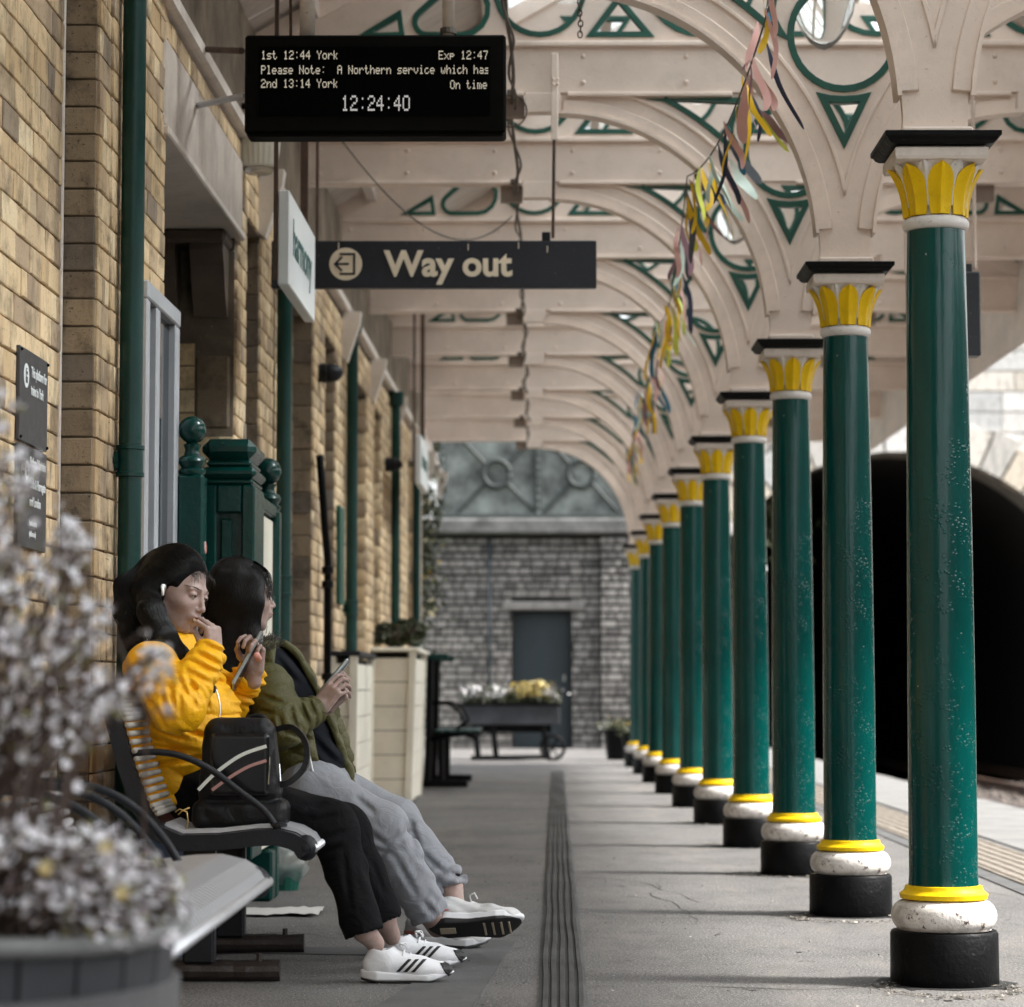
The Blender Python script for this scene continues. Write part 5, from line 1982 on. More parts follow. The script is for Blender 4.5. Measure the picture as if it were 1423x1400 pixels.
for j, p in enumerate(line):
    for q in range(2):
        pp_ = p.lerp(line[min(len(line) - 1, 1 + j)], rng.random()) + Vector((rng.uniform(-.02, .02), 0, 0))
        if p.y < 11.8 and rng.random() < .35:
            continue
        ribbon(pp_, rng.uniform(.17, .34), rng.choice(wts), rng.uniform(-.15, .40), rng.uniform(.008, .015), rng.uniform(-1.6, 1.6), rng.uniform(-.3, .3))


# ================================================================== GREY FRAMED DOOR LEAF, GREEN STAND
gf = thing('glazed_door', 'grey metal framed glazed door leaf folded back against the brick pier behind the drainpipe', 'door', (WX, 0, 0), RZ)
for (a, b) in ((8.28, 8.335), (8.48, 8.545), (8.895, 8.98)):
    MB().cbox((0.012, a, 0.03), (0.055, b, 2.085), .005).build('stile', M['alu'], gf)
MB().cbox((0.012, 8.28, 2.086), (0.058, 8.98, 2.145), .005).build('top_rail', M['alu'], gf)
for (a, b) in ((8.336, 8.479), (8.546, 8.894)):
    MB().cbox((0.012, a, 0.03), (0.05, b, 0.16), .005).build('bottom_rail', M['alu'], gf)
    MB().box((0.024, a + .001, 0.161), (0.03, b - .001, 2.085)).build('pane', M['window_glass'], gf)

gs = thing('green_stand', 'dark green panelled wooden stand with ball topped posts behind the seated women', 'stand', (-1.1, 9.6, 0), world=True)
def ball_post(x, y, w, ztop, s=1.0):
    h = w / 2
    mb = MB()
    mb.cbox((x - h, y - h, 0.0), (x + h, y + h, ztop - .21 * s), .010)
    mb.build('post', M['green_wood'], gs)
    z0 = ztop - .21 * s
    pr = [(h * .9, -.001), (h * 1.02, .006), (h * 1.02, .016), (h * .8, .024), (h * .92, .034), (h * 1.05, .046), (h * .95, .060), (h * .6, .070), (h * .52, .088), (h * .66, .106)]
    for i in range(10):
        a = -PI / 2 * .75 + (PI * .5 + PI / 2 * .75) * i / 9
        pr.append((max(.001, h * 1.04 * math.cos(a)), .158 + h * 1.04 * math.sin(a)))
    MB().lathe([(r, z * s) for r, z in pr], 28, (x, y, z0)).build('ball_finial', M['green_wood'], gs, autosmooth=45)
ball_post(-1.18, 9.0, .094, 1.782)
ball_post(-1.058, 10.4, .105, 1.755)
X0, X1, Y0, Y1 = -1.180, -.992, 9.28, 9.62
def roll(z0, z1, out, x0=X0, x1=X1, y0=Y0, y1=Y1):
    MB().cbox((x0 - out, y0 - out, z0), (x1 + out, y1 + out, z1), (z1 - z0) * .38).build('cap_moulding', M['green_wood'], gs)
roll(1.652, 1.728, .004)
roll(1.626, 1.651, -.012)
roll(1.585, 1.6255, .006)
roll(1.560, 1.5845, -.006)
MB().cbox((X0, Y0 + .03, 0.22), (X1, Y1, 1.5595), .006).build('body', M['green_wood'], gs)
for (a, b) in ((0, .052), (.142, .189)):
    MB().cbox((X0 + a, Y0, 0.22), (X0 + b, Y0 + .029, 1.5595), .006).build('frame_stile', M['green_wood'], gs)
MB().cbox((X0 + .053, Y0, 1.46), (X0 + .141, Y0 + .029, 1.5595), .006).build('frame_rail', M['green_wood'], gs)
MB().cbox((X0 + .066, Y0 + .006, 0.22), (X0 + .108, Y0 + .029, 1.44), .006).build('slat', M['green_wood'], gs)
MB().cbox((-1.14, 10.2, 0.0), (-1.01, 10.45, 0.20), .01).build('plinth', M['green_wood'], gs)
MB().cbox((-1.07, 9.63, 0.21), (-1.03, 10.34, 1.50), .006).build('side_panel', M['planter'], gs)
for z in (0.45, 0.8, 1.15, 1.51):
    MB().cbox((-1.085, 9.62, z), (-1.015, 10.345, z + .05), .006).build('side_rail', M['green_wood'], gs)
st = thing('warning_sticker', 'small white and red round sticker on the green post', 'sticker', (-1.1325, 8.997, 1.318))
me = MB().lathe([(.022, 0), (.022, .0012)], 24).mesh('disc')
me.transform(Matrix.Rotation(PI / 2, 4, 'Y'))
link_mesh('disc', me, M['sign_white'], st, loc=(0.0003, 0, 0))
me = MB().tube([(0.002, .018 * math.cos(a), .018 * math.sin(a)) for a in np.linspace(0, 2 * PI, 25)], .0022, 5).mesh('red_ring')
link_mesh('red_ring', me, M['coral'], st)
MB().box((.0014, -.016, -.0025), (.0026, .016, .0025)).build('bar', M['coral'], st)

# ================================================================== BENCHES
def bench(y0, y1, label, frames, arms, legs, armshape=0):
    t = thing('platform_bench', label, 'bench', (-0.9, y0, 0), group='metal platform benches against the wall', world=True)
    prof = [(-1.150, .815), (-1.128, .80), (-1.108, .74), (-1.075, .62), (-1.035, .51), (-1.0, .457), (-.95, .436), (-.85, .438), (-.75, .450), (-.69, .452), (-.64, .440), (-.605, .420), (-.588, .392)]
    def off(pr, d):
        o_ = []
        for i, p in enumerate(pr):
            a = Vector(pr[max(0, i - 1)])
            b = Vector(pr[min(len(pr) - 1, i + 1)])
            n = (b - a).normalized()
            o_.append((p[0] + n.y * d, p[1] - n.x * d))
        return o_
    # frames (normal pointing up/right is +d side? use below side for frame)
    lo = off(prof, 0.050)
    up = off(prof, 0.006 if y0 > 6 else 0.016)
    wide = [(x, z) for x, z in lo]
    for y in frames:
        MB().prism(up + list(reversed(wide)), y, y + 0.045).build('end_frame', M['black_iron'], t)
        MB().ball((-.612, y + .022, .395), (.034, .024, .036), 14, 8).build('frame_knob', M['black_iron'], t, smooth=True)
        MB().ball((-1.155, y + .022, .80), (.036, .024, .036), 14, 8).build('frame_knob', M['black_iron'], t, smooth=True)
    # seat bars
    sp = prof[5:]
    s_up, s_dn = off(sp, -0.006), off(sp, 0.004)
    bar = MB().prism(s_up + list(reversed(s_dn)), 0, 0.018 if y0 > 6 else 0.021).mesh('seat_bar')
    gap = 0.032 if y0 > 6 else 0.040
    n = int((y1 - y0 - .05) / gap)
    for i in range(n):
        link_mesh('seat_bar', bar, M['steel'], t, loc=(0.9, 0.05 + i * gap, 0))
    MB().tube([(-.588, y0 + .01, .395), (-.588, y1 - .01, .395)], .012, 10).build('nose_rail', M['steel'], t, smooth=True)
    # back bars
    for i in range(24):
        s = i / 23
        k = s * 4.4
        a = Vector(prof[int(k)])
        b = Vector(prof[int(k) + 1])
        p = a.lerp(b, k - int(k))
        MB().tube([(p.x + .006, y0 + .0, p.y), (p.x + .006, y1, p.y)], .0082, 8).build('back_bar', M['bench_pad'] if y0 > 6 else M['steel'], t, smooth=True)
    # arms
    for y in arms:
        if armshape == 0:
            pts = [(-1.10, .648), (-1.03, .655), (-.95, .643), (-.87, .605), (-.79, .545), (-.73, .50), (-.695, .455), (-.685, .44)]
        else:
            pts = [(-1.16, .600), (-1.08, .622), (-1.0, .622), (-.92, .602), (-.855, .563), (-.80, .505), (-.765, .452), (-.755, .430)]
        sm = []
        for i in range(len(pts) - 1):
            for q in range(4):
                s = q / 4
                p0, p1, p2, p3 = [Vector(pts[max(0, min(len(pts) - 1, i + d))]) for d in (-1, 0, 1, 2)]
                sm.append(0.5 * ((2 * p1) + (p2 - p0) * s + (2 * p0 - 5 * p1 + 4 * p2 - p3) * s * s + (3 * p1 - p0 - 3 * p2 + p3) * s ** 3))
        sm.append(Vector(pts[-1]))
        MB().tube([(p.x, y + .02, p.y) for p in sm], .0095, 10).build('armrest', M['black_iron'], t, smooth=True)
        MB().lathe([(.022, 0), (.022, .008), (.012, .012)], 14, (pts[-1][0], y + .02, pts[-1][1] + .012)).build('arm_flange', M['black_iron'], t)
        MB().ball((pts[0][0], y + .02, pts[0][1]), .018, 10, 6).build('arm_joint', M['black_iron'], t, smooth=True)
    for y in legs:
        MB().cbox((-.985, y - .03, .05), (-.895, y + .03, .42), .008).build('leg', M['black_iron'], t)
        ft = MB()
        rs = random.Random(int(y * 100))
        pts = [(-1.03 + .32 * i / 10, y + rs.uniform(-.002, .002), .030 + rs.uniform(-.001, .001)) for i in range(11)]
        ft.tube(pts, [.030 * rs.uniform(.95, 1.06) for _ in pts], 12)
        ft.build('foot', M['log'], t, smooth=False)
        MB().tube([(-.77, y, .055), (-.77, y, .078)], .009, 6).build('foot_bolt', M['log'], t)
    MB().cbox((-.96, y0 + .1, .385), (-.90, y1 - .1, .41), .004).build('under_rail', M['black_iron'], t)
    return t


bench(7.08, 9.05, 'dark framed metal bench carrying the two seated women', [7.08, 8.0, 9.0], [7.08, 9.0], [7.42, 8.2])
bench(4.0, 5.86, 'nearest grey metal bench, empty, behind the flowering tub', [5.79, 4.0], [5.64, 5.42, 5.12, 4.2], [4.4, 5.2], 1)

# ================================================================== SMALL THINGS ROUND THE BENCH
mb = MB()
t = thing('blue_crate', 'blue plastic crate under the far bench behind the near bench seat', 'crate', (-1.13, 8.25, 0))
mb.cbox((-.12, -.15, 0), (.085, .15, .40), .01)
mb.build('body', M['blue'], t)
MB().cbox((-.13, -.16, .4005), (.095, .16, .425), .006).build('rim', M['blue'], t)
t = thing('paper_sheet', 'crumpled white sheet of paper lying on the tarmac under the bench', 'paper', (-.93, 9.62, 0.004))
V, F = [], []
nx, ny = 12, 8
for i in range(nx + 1):
    for j in range(ny + 1):
        V.append((-.16 + .32 * i / nx, -.12 + .3 * j / ny + .02 * math.sin(i), .004 + .010 * abs(math.sin(i * 1.3 + j * .7)) * (i / nx)))
F = [(i * (ny + 1) + j, (i + 1) * (ny + 1) + j, (i + 1) * (ny + 1) + j + 1, i * (ny + 1) + j + 1) for i in range(nx) for j in range(ny)]
link_mesh('sheet', np_mesh('sheet', V, F), M['paper'], t)

# clear bag by the green stand
def f_bag(p):
    d = ell(p, (0, 0, .13), (.10, .09, .13))
    d = smin(d, cap(p, (0.02, 0, .22), (.04, 0, .31), .03, .012), .04)
    return d + 0.010 * np.sin(p[:, 0] * 60 + 3 * np.sin(p[:, 2] * 30)) * np.sin(p[:, 2] * 45 + p[:, 1] * 50)
V, F = sdf_mesh(f_bag, (-.14, -.13, -.02), (.14, .13, .36), .006)
V[:, 2] = np.maximum(V[:, 2], 0)
t = thing('plastic_bag', 'crumpled clear plastic bag on the floor beside the green stand', 'bag', (-1.02, 10.8, 0.0))
mbg = mat_glass('clear_film', (0.9, 0.92, 0.92, 1), 0.55)
link_mesh('film', np_mesh('film', V, F), mbg, t, True)
MB().lathe([(.06, 0.0), (.075, .09), (.07, .10)], 18).build('contents', M['green_rim'], t)

# ================================================================== PLANTERS DOWN THE PLATFORM
def trough(x0, x1, y0, y1, h, label, flare=.035, top=None, group='timber troughs'):
    t = thing('timber_planter', label, 'planter', ((x0 + x1) / 2, (y0 + y1) / 2, 0), world=True)
    rows = 6
    for side, (ax0, ax1, ay0, ay1) in {'front': (x0, x1, y0, y0), 'right': (x1, x1, y0, y1)}.items():
        for r in range(rows):
            za, zb = .02 + (h - .06) * r / rows, .02 + (h - .06) * (r + 1) / rows - .006
            fl0, fl1 = flare * za / h, flare * zb / h
            if side == 'front':
                vs = [(x0 - fl0, y0 - fl0, za), (x1 + fl0, y0 - fl0, za), (x1 + fl1, y0 - fl1, zb), (x0 - fl1, y0 - fl1, zb)]
                vb = [(a, b + .025, c) for a, b, c in vs]
            else:
                vs = [(x1 + fl0, y0 - fl0, za), (x1 + fl0, y1 + fl0, za), (x1 + fl1, y1 + fl1, zb), (x1 + fl1, y0 - fl1, zb)]
                vb = [(a - .025, b, c) for a, b, c in vs]
            MB().add(vs + vb, [(0, 1, 2, 3), (7, 6, 5, 4), (0, 4, 5, 1), (1, 5, 6, 2), (2, 6, 7, 3), (3, 7, 4, 0)]).build('plank', M['planter'], t)
    for (x, y) in ((x0, y0), (x1, y0), (x1, y1)):
        fx_ = flare if x == x1 else -flare
        fy_ = flare if y == y1 else -flare
        w_ = .035
        vs = []
        for z, k in ((0, 0), (h, 1)):
            cx, cy = x + fx_ * k * 1.0, y + fy_ * k * 1.0
            vs += [(cx - w_, cy - w_ * .5, z), (cx + w_ * .35, cy - w_ * .5, z), (cx + w_ * .35, cy + w_, z), (cx - w_, cy + w_, z)]
        MB().add(vs, [(0, 3, 2, 1), (4, 5, 6, 7), (0, 1, 5, 4), (1, 2, 6, 5), (2, 3, 7, 6), (3, 0, 4, 7)]).build('corner_post', M['planter'], t)
    f = flare + .03
    MB().cbox((x0 - f, y0 - f, h), (x1 + f, y1 + f, h + .03), .006).build('rim', M[top or 'planter'], t)
    MB().box((x0 + .01, y0 + .026, .02), (x1 - .026, y1, h - .01)).build('liner', M['soil'], t)
    return t


trough(-1.27, -.865, 18.6, 20.4, 1.10, 'tall cream plank planter with a leafy shrub in it beyond the women')
trough(-1.17, -1.06, 15.6, 17.2, 1.03, 'low cream boarded trough with a dark rim against the wall behind the phone', .01, 'black_iron')
t = thing('box_shrub', 'round dark leafy shrub growing in the tall cream planter', 'shrub', (-.985, 19.0, 1.13))
cl = [(random.uniform(-.17, .17), random.uniform(-.1, .5), random.uniform(.02, .17), random.uniform(.04, .08)) for _ in range(26)]
def g(r):
    c = cl[r.randint(len(cl))]
    v = r.normal(size=3)
    v /= np.linalg.norm(v)
    q = c[3] * r.uniform(.7, 1.3)
    return (c[0] + v[0] * q, c[1] + v[1] * q, c[2] + abs(v[2]) * q * .9)
link_mesh('leaves', leaf_cloud(3800, g, 0.024, 9), M['leaf'], t)
mb = MB()
for i in range(14):
    a = random.uniform(0, 6.3)
    mb.tube([(0, .1, -.02), (math.cos(a) * .08, .1 + math.sin(a) * .1, .08), (math.cos(a) * .18, .1 + math.sin(a) * .2, .17)], [.008, .005, .002], 5)
mb.build('stems', M['stem'], t)

# dark bench farther on
t = thing('iron_bench', 'dark green and black iron bench seen end on beyond the cream planter', 'bench', (-.7, 22.3, 0), world=True)
for y in (21.6, 23.1):
    MB().tube([(-.86, y, 0.02), (-.84, y, .5), (-.83, y, 1.10)], .030, 8).build('upright', M['black_paint'], t)
    MB().cbox((-.93, y - .03, 1.08), (-.68, y + .03, 1.13), .008).build('top_cap', M['pipe_green'], t)
    MB().tube([(-.82, y, .72), (-.7, y, .72), (-.6, y, .66), (-.55, y, .56), (-.62, y, .48)], .014, 8).build('arm', M['black_paint'], t, smooth=True)
    MB().tube([(-.84, y, .42), (-.7, y, .45), (-.55, y, .47), (-.44, y, .43)], .026, 8).build('seat_support', M['black_paint'], t, smooth=True)
    MB().tube([(-.74, y, .42), (-.74, y, .08)], .028, 8).build('leg', M['black_paint'], t)
    MB().cbox((-.95, y - .03, .02), (-.52, y + .03, .08), .01).build('foot', M['black_paint'], t)
for i in range(7):
    z = .50 + i * .085
    MB().cbox((-.905, 21.55, z), (-.875, 23.15, z + .055), .004).build('back_slat', M['pipe_green'], t)
for i in range(5):
    x = -.80 + i * .078
    MB().cbox((x, 21.55, .475), (x + .062, 23.15, .495), .004).build('seat_slat', M['pipe_green'], t)

# old barrow with flowers
BY = 30.5
t = thing('flower_barrow', 'dark wooden luggage barrow planted with white and yellow flowers before the far door', 'planter', (lx(709, BY), BY, 0), world=True)
x0, x1 = lx(642, BY), lx(778, BY)
MB().cbox((x0, BY, .42), (x1, BY + .6, .67), .01).build('box', M['pot_grey'], t)
MB().cbox((x0 - .02, BY - .02, .645), (x1 + .02, BY + .62, .68), .006).build('rim', M['black_paint'], t)
for x in (lx(660, BY), lx(685, BY), lx(755, BY)):
    MB().tube([(x, BY + .05, .42), (x + .04, BY + .05, .02)], .035, 8).build('leg', M['black_paint'], t)
for y in (BY + .02, BY + .5):
    for xx in (lx(768, BY),):
        w_ = MB().tube([(xx + .14 * math.cos(a), y, .15 + .14 * math.sin(a)) for a in np.linspace(0, 2 * PI, 25)], .018, 6)
        for a in range(6):
            w_.tube([(xx, y, .15), (xx + .14 * math.cos(a * PI / 3), y, .15 + .14 * math.sin(a * PI / 3))], .009, 5)
        w_.build('wheel', M['black_paint'], t)
MB().tube([(lx(655, BY), BY - .05, .04), (lx(765, BY), BY - .1, .05)], .03, 6).build('axle_bar', M['black_paint'], t)
MB().box((x0 + .1, BY + .1, .33), (x1 - .1, BY + .5, .42)).build('underframe', M['black_paint'], t)
link_mesh('leaves', leaf_cloud(1500, lambda r: (r.uniform(x0, x1) - t.location.x, r.uniform(0, .6), .68 + abs(r.normal()) * .07), .04, 31), M['leaf'], t)
link_mesh('white_flowers', leaf_cloud(260, lambda r: (lx(r.choice([655, 660, 690, 697, 765]), BY) - t.location.x + r.normal() * .07, r.uniform(-.05, .4), .73 + r.uniform(0, .14)), .04, 32), M['petal_dull'], t)['kind'] = 'stuff'
link_mesh('yellow_flowers', leaf_cloud(260, lambda r: (lx(r.choice([722, 728, 745, 750, 746]), BY) - t.location.x + r.normal() * .06, r.uniform(-.05, .4), .75 + r.uniform(0, .17)), .045, 33), M['petal_dull_yellow'], t)['kind'] = 'stuff'

for (px, y, r, h, lb) in ((862, 31, .20, .36, 'left hand dark round tub by the far wall and the last columns'), (883, 29, .15, .32, 'right hand dark tub with yellow flecked plants touching the last column')):
    t = thing('dark_tub', lb, 'tub', (lx(px, y), y, 0), group='dark tubs by the far wall')
    MB().lathe([(r * .8, 0), (r, h * .9), (r * 1.06, h * .92), (r * 1.06, h), (r * .95, h)], 20).build('tub', M['black_paint'], t, autosmooth=40)
    link_mesh('leaves', leaf_cloud(300, lambda q: (q.normal() * r * .5, q.normal() * r * .5, h + abs(q.normal()) * .05), .035, 40 + px), M['leaf'], t)
    link_mesh('flowers', leaf_cloud(25, lambda q: (q.normal() * r * .5, q.normal() * r * .5, h + .04 + abs(q.normal()) * .05), .03, 41 + px), M['petal_yellow'], t)

# ================================================================== FOREGROUND FLOWERING TUB
TX, TY_, TR_ = -.80, 3.38, .325
t = thing('flower_tub', 'grey ribbed half barrel tub at the bottom left corner holding the flowers', 'planter', (TX, TY_, 0))
pr = [(.265, 0.0), (.29, .14), (.315, .30), (.333, .43), (.34, .515)]
for k in range(26):
    a0, a1 = 2 * PI * k / 26 + .008, 2 * PI * (k + 1) / 26 - .008
    vs = []
    for (r, z) in pr:
        vs += [(r * math.cos(a0), r * math.sin(a0), z), (r * math.cos(a1), r * math.sin(a1), z), ((r - .02) * math.cos(a1), (r - .02) * math.sin(a1), z), ((r - .02) * math.cos(a0), (r - .02) * math.sin(a0), z)]
    fs = []
    for i in range(len(pr) - 1):
        for j in range(4):
            fs.append((i * 4 + j, i * 4 + (j + 1) % 4, (i + 1) * 4 + (j + 1) % 4, (i + 1) * 4 + j))
    fs += [(0, 3, 2, 1), tuple(len(pr) * 4 - 4 + i for i in range(4))]
    MB().add(vs, fs).build('stave', M['pot_grey'], t)
for z, r in ((.43, .336), (.27, .314), (.10, .286)):
    MB().lathe([(r, -.022), (r + .006, -.02), (r + .009, .02), (r + .003, .022)], 48, (0, 0, z)).build('hoop', M['tub_band'] if z == .43 else M['pot_grey'], t)
mb = MB()
mb.tube([(.343 * math.cos(a), .343 * math.sin(a), .518 + .006 * math.sin(a * 3)) for a in np.linspace(0, 2 * PI, 49)], .013, 8)
mb.build('rim', M['rim_white'], t, smooth=True)
MB().lathe([(.001, .46), (.315, .46), (.315, .47), (.001, .48)], 30).build('soil', M['soil'], t)

fl = thing('flowering_plant', 'out of focus bushy plant with small white flowers at the left edge of the view', 'plant', (TX, TY_, .45))
rs = np.random.RandomState(12)
# outline of the bush in the picture, filled with stem tips
poly = [(-60, 520), (10, 530), (45, 590), (70, 690), (120, 730), (150, 775), (190, 745), (205, 775), (160, 830), (150, 870), (215, 880), (250, 925), (225, 955), (165, 960), (140, 1010), (110, 1060), (150, 1120), (200, 1170), (250, 1220), (275, 1265), (235, 1310), (150, 1310), (60, 1280), (-60, 1240)]
def inside(x, y):
    c = False
    n = len(poly)
    for i in range(n):
        x1, y1 = poly[i]
        x2, y2 = poly[(i + 1) % n]
        if (y1 > y) != (y2 > y) and x < (x2 - x1) * (y - y1) / (y2 - y1) + x1:
            c = not c
    return c
stems = MB()
FV, FF, LV, LF = [], [], [], []
ntips = 0
pts_f = []
for q in range(9000):
    x, y = rs.uniform(-60, 280), rs.uniform(520, 1310)
    if not inside(x, y):
        continue
    dens = 0.30 + 0.60 * math.sin(x * .045 + y * .021) * math.sin(y * .03 - x * .02)
    if 1010 < y < 1140:
        dens *= .18
    if y < 700:
        dens *= .9
    if y > 1150:
        dens += .45
    if rs.uniform() > dens:
        continue
    ntips += 1
    if ntips > 980:
        break
    yy = rs.uniform(3.08, 3.72)
    tip = P(x, y, yy)
    base = Vector((TX + rs.normal() * .10, TY_ + rs.normal() * .10, .46))
    mid = base.lerp(tip, .5) + Vector((rs.normal() * .02, rs.normal() * .02, .05))
    path = [base, base.lerp(mid, .5) + Vector((0, 0, .01)), mid, mid.lerp(tip, .5) + Vector((0, 0, .012)), tip]
    if ntips % 4 == 0:
        stems.tube([p - fl.location for p in path], [.0035, .003, .0026, .0022, .0016], 4)
    pts_f.append((tip, 1))
    for k in range(3):
        s = rs.uniform(.72, .98)
        c = mid.lerp(tip, (s - .5) * 2) + Vector(rs.normal(size=3) * .010)
        pts_f.append((c, 0))
stems.build('stems', M['stem'], fl)
def rndframe():
    u = rs.normal(size=3)
    u[1] -= 1.2
    u /= np.linalg.norm(u)
    w = np.cross(u, rs.normal(size=3))
    w /= np.linalg.norm(w)
    return u, w, np.cross(u, w)
LOC = np.array(fl.location)
for c, f in pts_f:
    c = np.array(c) - LOC
    if (f and rs.uniform() < .8) or rs.uniform() < .30:
        u, w, v = rndframe()
        r = rs.uniform(.0045, .0090)
        for k in range(5):
            a = 2 * PI * k / 5
            d = w * math.cos(a) + v * math.sin(a)
            e = -w * math.sin(a) + v * math.cos(a)
            b = len(FV)
            FV += [c, c + d * r * .7 + e * r * .42 + u * .001, c + d * r * 1.05 + u * .002, c + d * r * .7 - e * r * .42 + u * .001]
            FF.append((b, b + 1, b + 2, b + 3))
    n = 1 if rs.uniform() < .7 else 0
    for k in range(n):
        u, w, v = rndframe()
        r = rs.uniform(.004, .010)
        cc_ = c + rs.normal(size=3) * .008
        b = len(LV)
        LV += [cc_ - w * r, cc_ + v * r * .4 + u * r * .2, cc_ + w * r, cc_ - v * r * .4 + u * r * .2]
        LF.append((b, b + 1, b + 2, b + 3))
o = link_mesh('flowers', np_mesh('flowers', FV, FF), M['petal'], fl)
o['kind'] = 'stuff'
o = link_mesh('leaves', np_mesh('leaves', LV, LF), M['leaf_bush'], fl)
o['kind'] = 'stuff'
for (x, y) in ((64, 1206), (148, 1178), (170, 1240)):
    c = P(x, y, 3.1) - fl.location
    mb = MB()
    for k in range(5):
        a = 2 * PI * k / 5
        d = Vector((math.cos(a), -.2, math.sin(a)))
        e = Vector((-math.sin(a), -.1, math.cos(a)))
        r = .010
        mb.add([c, c + d * r * .7 + e * r * .5, c + d * r, c + d * r * .7 - e * r * .5], [(0, 1, 2, 3)])
    mb.build('yellow_flower', M['petal_yellow'], fl)

# ================================================================== PEOPLE
def A3(v):
    return np.array([v[0], v[1], v[2]], np.float32)


def frame(f, u):
    f = Vector(f).normalized()
    u = Vector(u)
    u = (u - f * u.dot(f)).normalized()
    l = u.cross(f)                      # left
    return f, l, u


def to_world(V, org, f, l, u, s=1.0):
    return np.array(org)[None] + s * (V[:, :1] * A3(f) + V[:, 1:2] * A3(l) + V[:, 2:3] * A3(u))


def head_sdf(open_mouth):
    def fn(p):
        q = p.copy()
        q[:, 1] = np.abs(q[:, 1])
        d = ell(q, (-.014, 0, .034), (.088, .073, .090))
        d = smin(d, ell(q, (.030, 0, -.025), (.060, .058, .075)), .03)
        d = smin(d, ell(q, (.040, 0, -.062), (.042, .038, .042)), .025)
        d = smin(d, cap(q, (.064, 0, -.098), (.058, .012, -.096), .013, .011), .018)
        d = smin(d, cap(q, (.0, .052, -.060), (.050, .022, -.090), .012, .012), .025)
        d = smin(d, ell(q, (.052, .036, -.026), (.026, .022, .020)), .020)
        d = smin(d, cap(q, (.080, .012, .022), (.070, .044, .020), .007, .006), .016)
        d = smax(d, -ell(q, (.094, .030, .004), (.018, .017, .011)), .014)
        d = smin(d, cap(q, (.084, 0, .010), (.102, 0, -.026), .0055, .0080), .010)
        d = smin(d, ell(q, (.101, 0, -.031), (.0095, .009, .0075)), .006)
        d = smin(d, ell(q, (.092, .0105, -.034), (.008, .0055, .0055)), .005)
        d = smax(d, -ell(q, (.097, .0055, -.0395), (.004, .0030, .0022)), .002)
        d = smin(d, ell(q, (.080, 0, -.055), (.018, .025, .017)), .012)
        d = smin(d, ell(q, (.0935, .005, -.0545), (.0065, .013, .0042)), .004)
        d = smin(d, ell(q, (.0915, 0, -.0675 if open_mouth else -.0640), (.0065, .015, .0050)), .004)
        if open_mouth:
            d = smax(d, -ell(q, (.098, 0, -.0605), (.016, .012, .0030)), .002)
        else:
            d = smax(d, -ell(q, (.100, 0, -.0593), (.008, .019, .0009)), .0015)
        # lids
        d = smin(d, ell(q, (.0735, .031, .005), (.0135, .0145, .0110)), .003)
        d = smax(d, -ell(q, (.0875, .031, .0015), (.007, .0115, .0022)), .001)
        # ears
        e = ell(q, (-.006, .077, -.006), (.017, .007, .030))
        e = smax(e, -ell(q, (.001, .084, -.002), (.009, .006, .017)), .003)
        d = smin(d, e, .005)
        # neck
        d = smin(d, cap(q, (-.022, 0, -.05), (-.040, 0, -.18), .046, .050), .02)
        return d
    return fn


def make_head(org, f, l, u, opn):
    fn = head_sdf(opn)
    V, F = sdf_mesh(fn, (-.12, -.10, -.19), (.13, .10, .14), .0026)
    lips = np.exp(-(((V[:, 0] - .097) / .012) ** 2 + (V[:, 1] / .017) ** 2 + ((V[:, 2] + .060) / .0085) ** 2)) * 0.9
    cheek = 0.10 * np.exp(-(((np.abs(V[:, 1]) - .042) / .02) ** 2 + ((V[:, 2] + .026) / .02) ** 2))
    tint = np.clip(lips + cheek, 0, 1)
    def surf(y, z):
        xs = np.linspace(.13, .02, 120)
        p = np.stack([xs, np.full(120, y), np.full(120, z)], 1).astype(np.float32)
        k = np.argmax(fn(p) < 0)
        return xs[k]
    return V, F, tint, surf


def hand_sdf(curl, thumb=None, spread=.10):
    bases = [(.086, .029, 0), (.090, .0095, .001), (.086, -.010, 0), (.079, -.028, -.002)]
    lens = [(.040, .024, .020), (.044, .028, .021), (.040, .026, .020), (.031, .020, .018)]
    rad = [(.0086, .0076, .0066), (.0088, .0078, .0068), (.0084, .0074, .0064), (.0074, .0066, .0058)]
    ch = []
    for i in range(4):
        p = Vector(bases[i])
        ang = 0
        yaw = (1.5 - i) * spread
        seg = []
        for j in range(3):
            ang += curl[i][j]
            dr = Vector((math.cos(ang) * math.cos(yaw), math.sin(yaw) * math.cos(ang * .5), -math.sin(ang)))
            q = p + dr * lens[i][j]
            seg.append((p.copy(), q.copy(), rad[i][j], rad[i][min(2, j + 1)] * (.95 if j == 2 else 1)))
            p = q
        ch.append(seg)
    th = thumb or [(.022, .026, -.006), (.052, .050, -.018), (.080, .058, -.030), (.102, .054, -.038)]

    def fn(p):
        d = rbox(p, (.046, .001, 0), (.046, .037, .0125), .012)
        d = smin(d, ell(p, (.040, .018, -.010), (.030, .018, .014)), .01)
        d = smin(d, cap(p * np.array([1, .85, 1.1], np.float32), (-.032, 0, 0), (.01, 0, 0), .025, .023), .015)
        t = cap(p, th[0], th[1], .013, .0115)
        t = smin(t, cap(p, th[1], th[2], .0110, .0092), .004)
        t = smin(t, cap(p, th[2], th[3], .0092, .0070), .003)
        d = smin(d, t, .010)
        for i, seg in enumerate(ch):
            fd = None
            for (a, b, r0, r1) in seg:
                s = cap(p, a, b, r0, r1)
                fd = s if fd is None else smin(fd, s, .003)
            kb = smin(d, fd, .005)
            d = kb
        return d
    return fn, ch


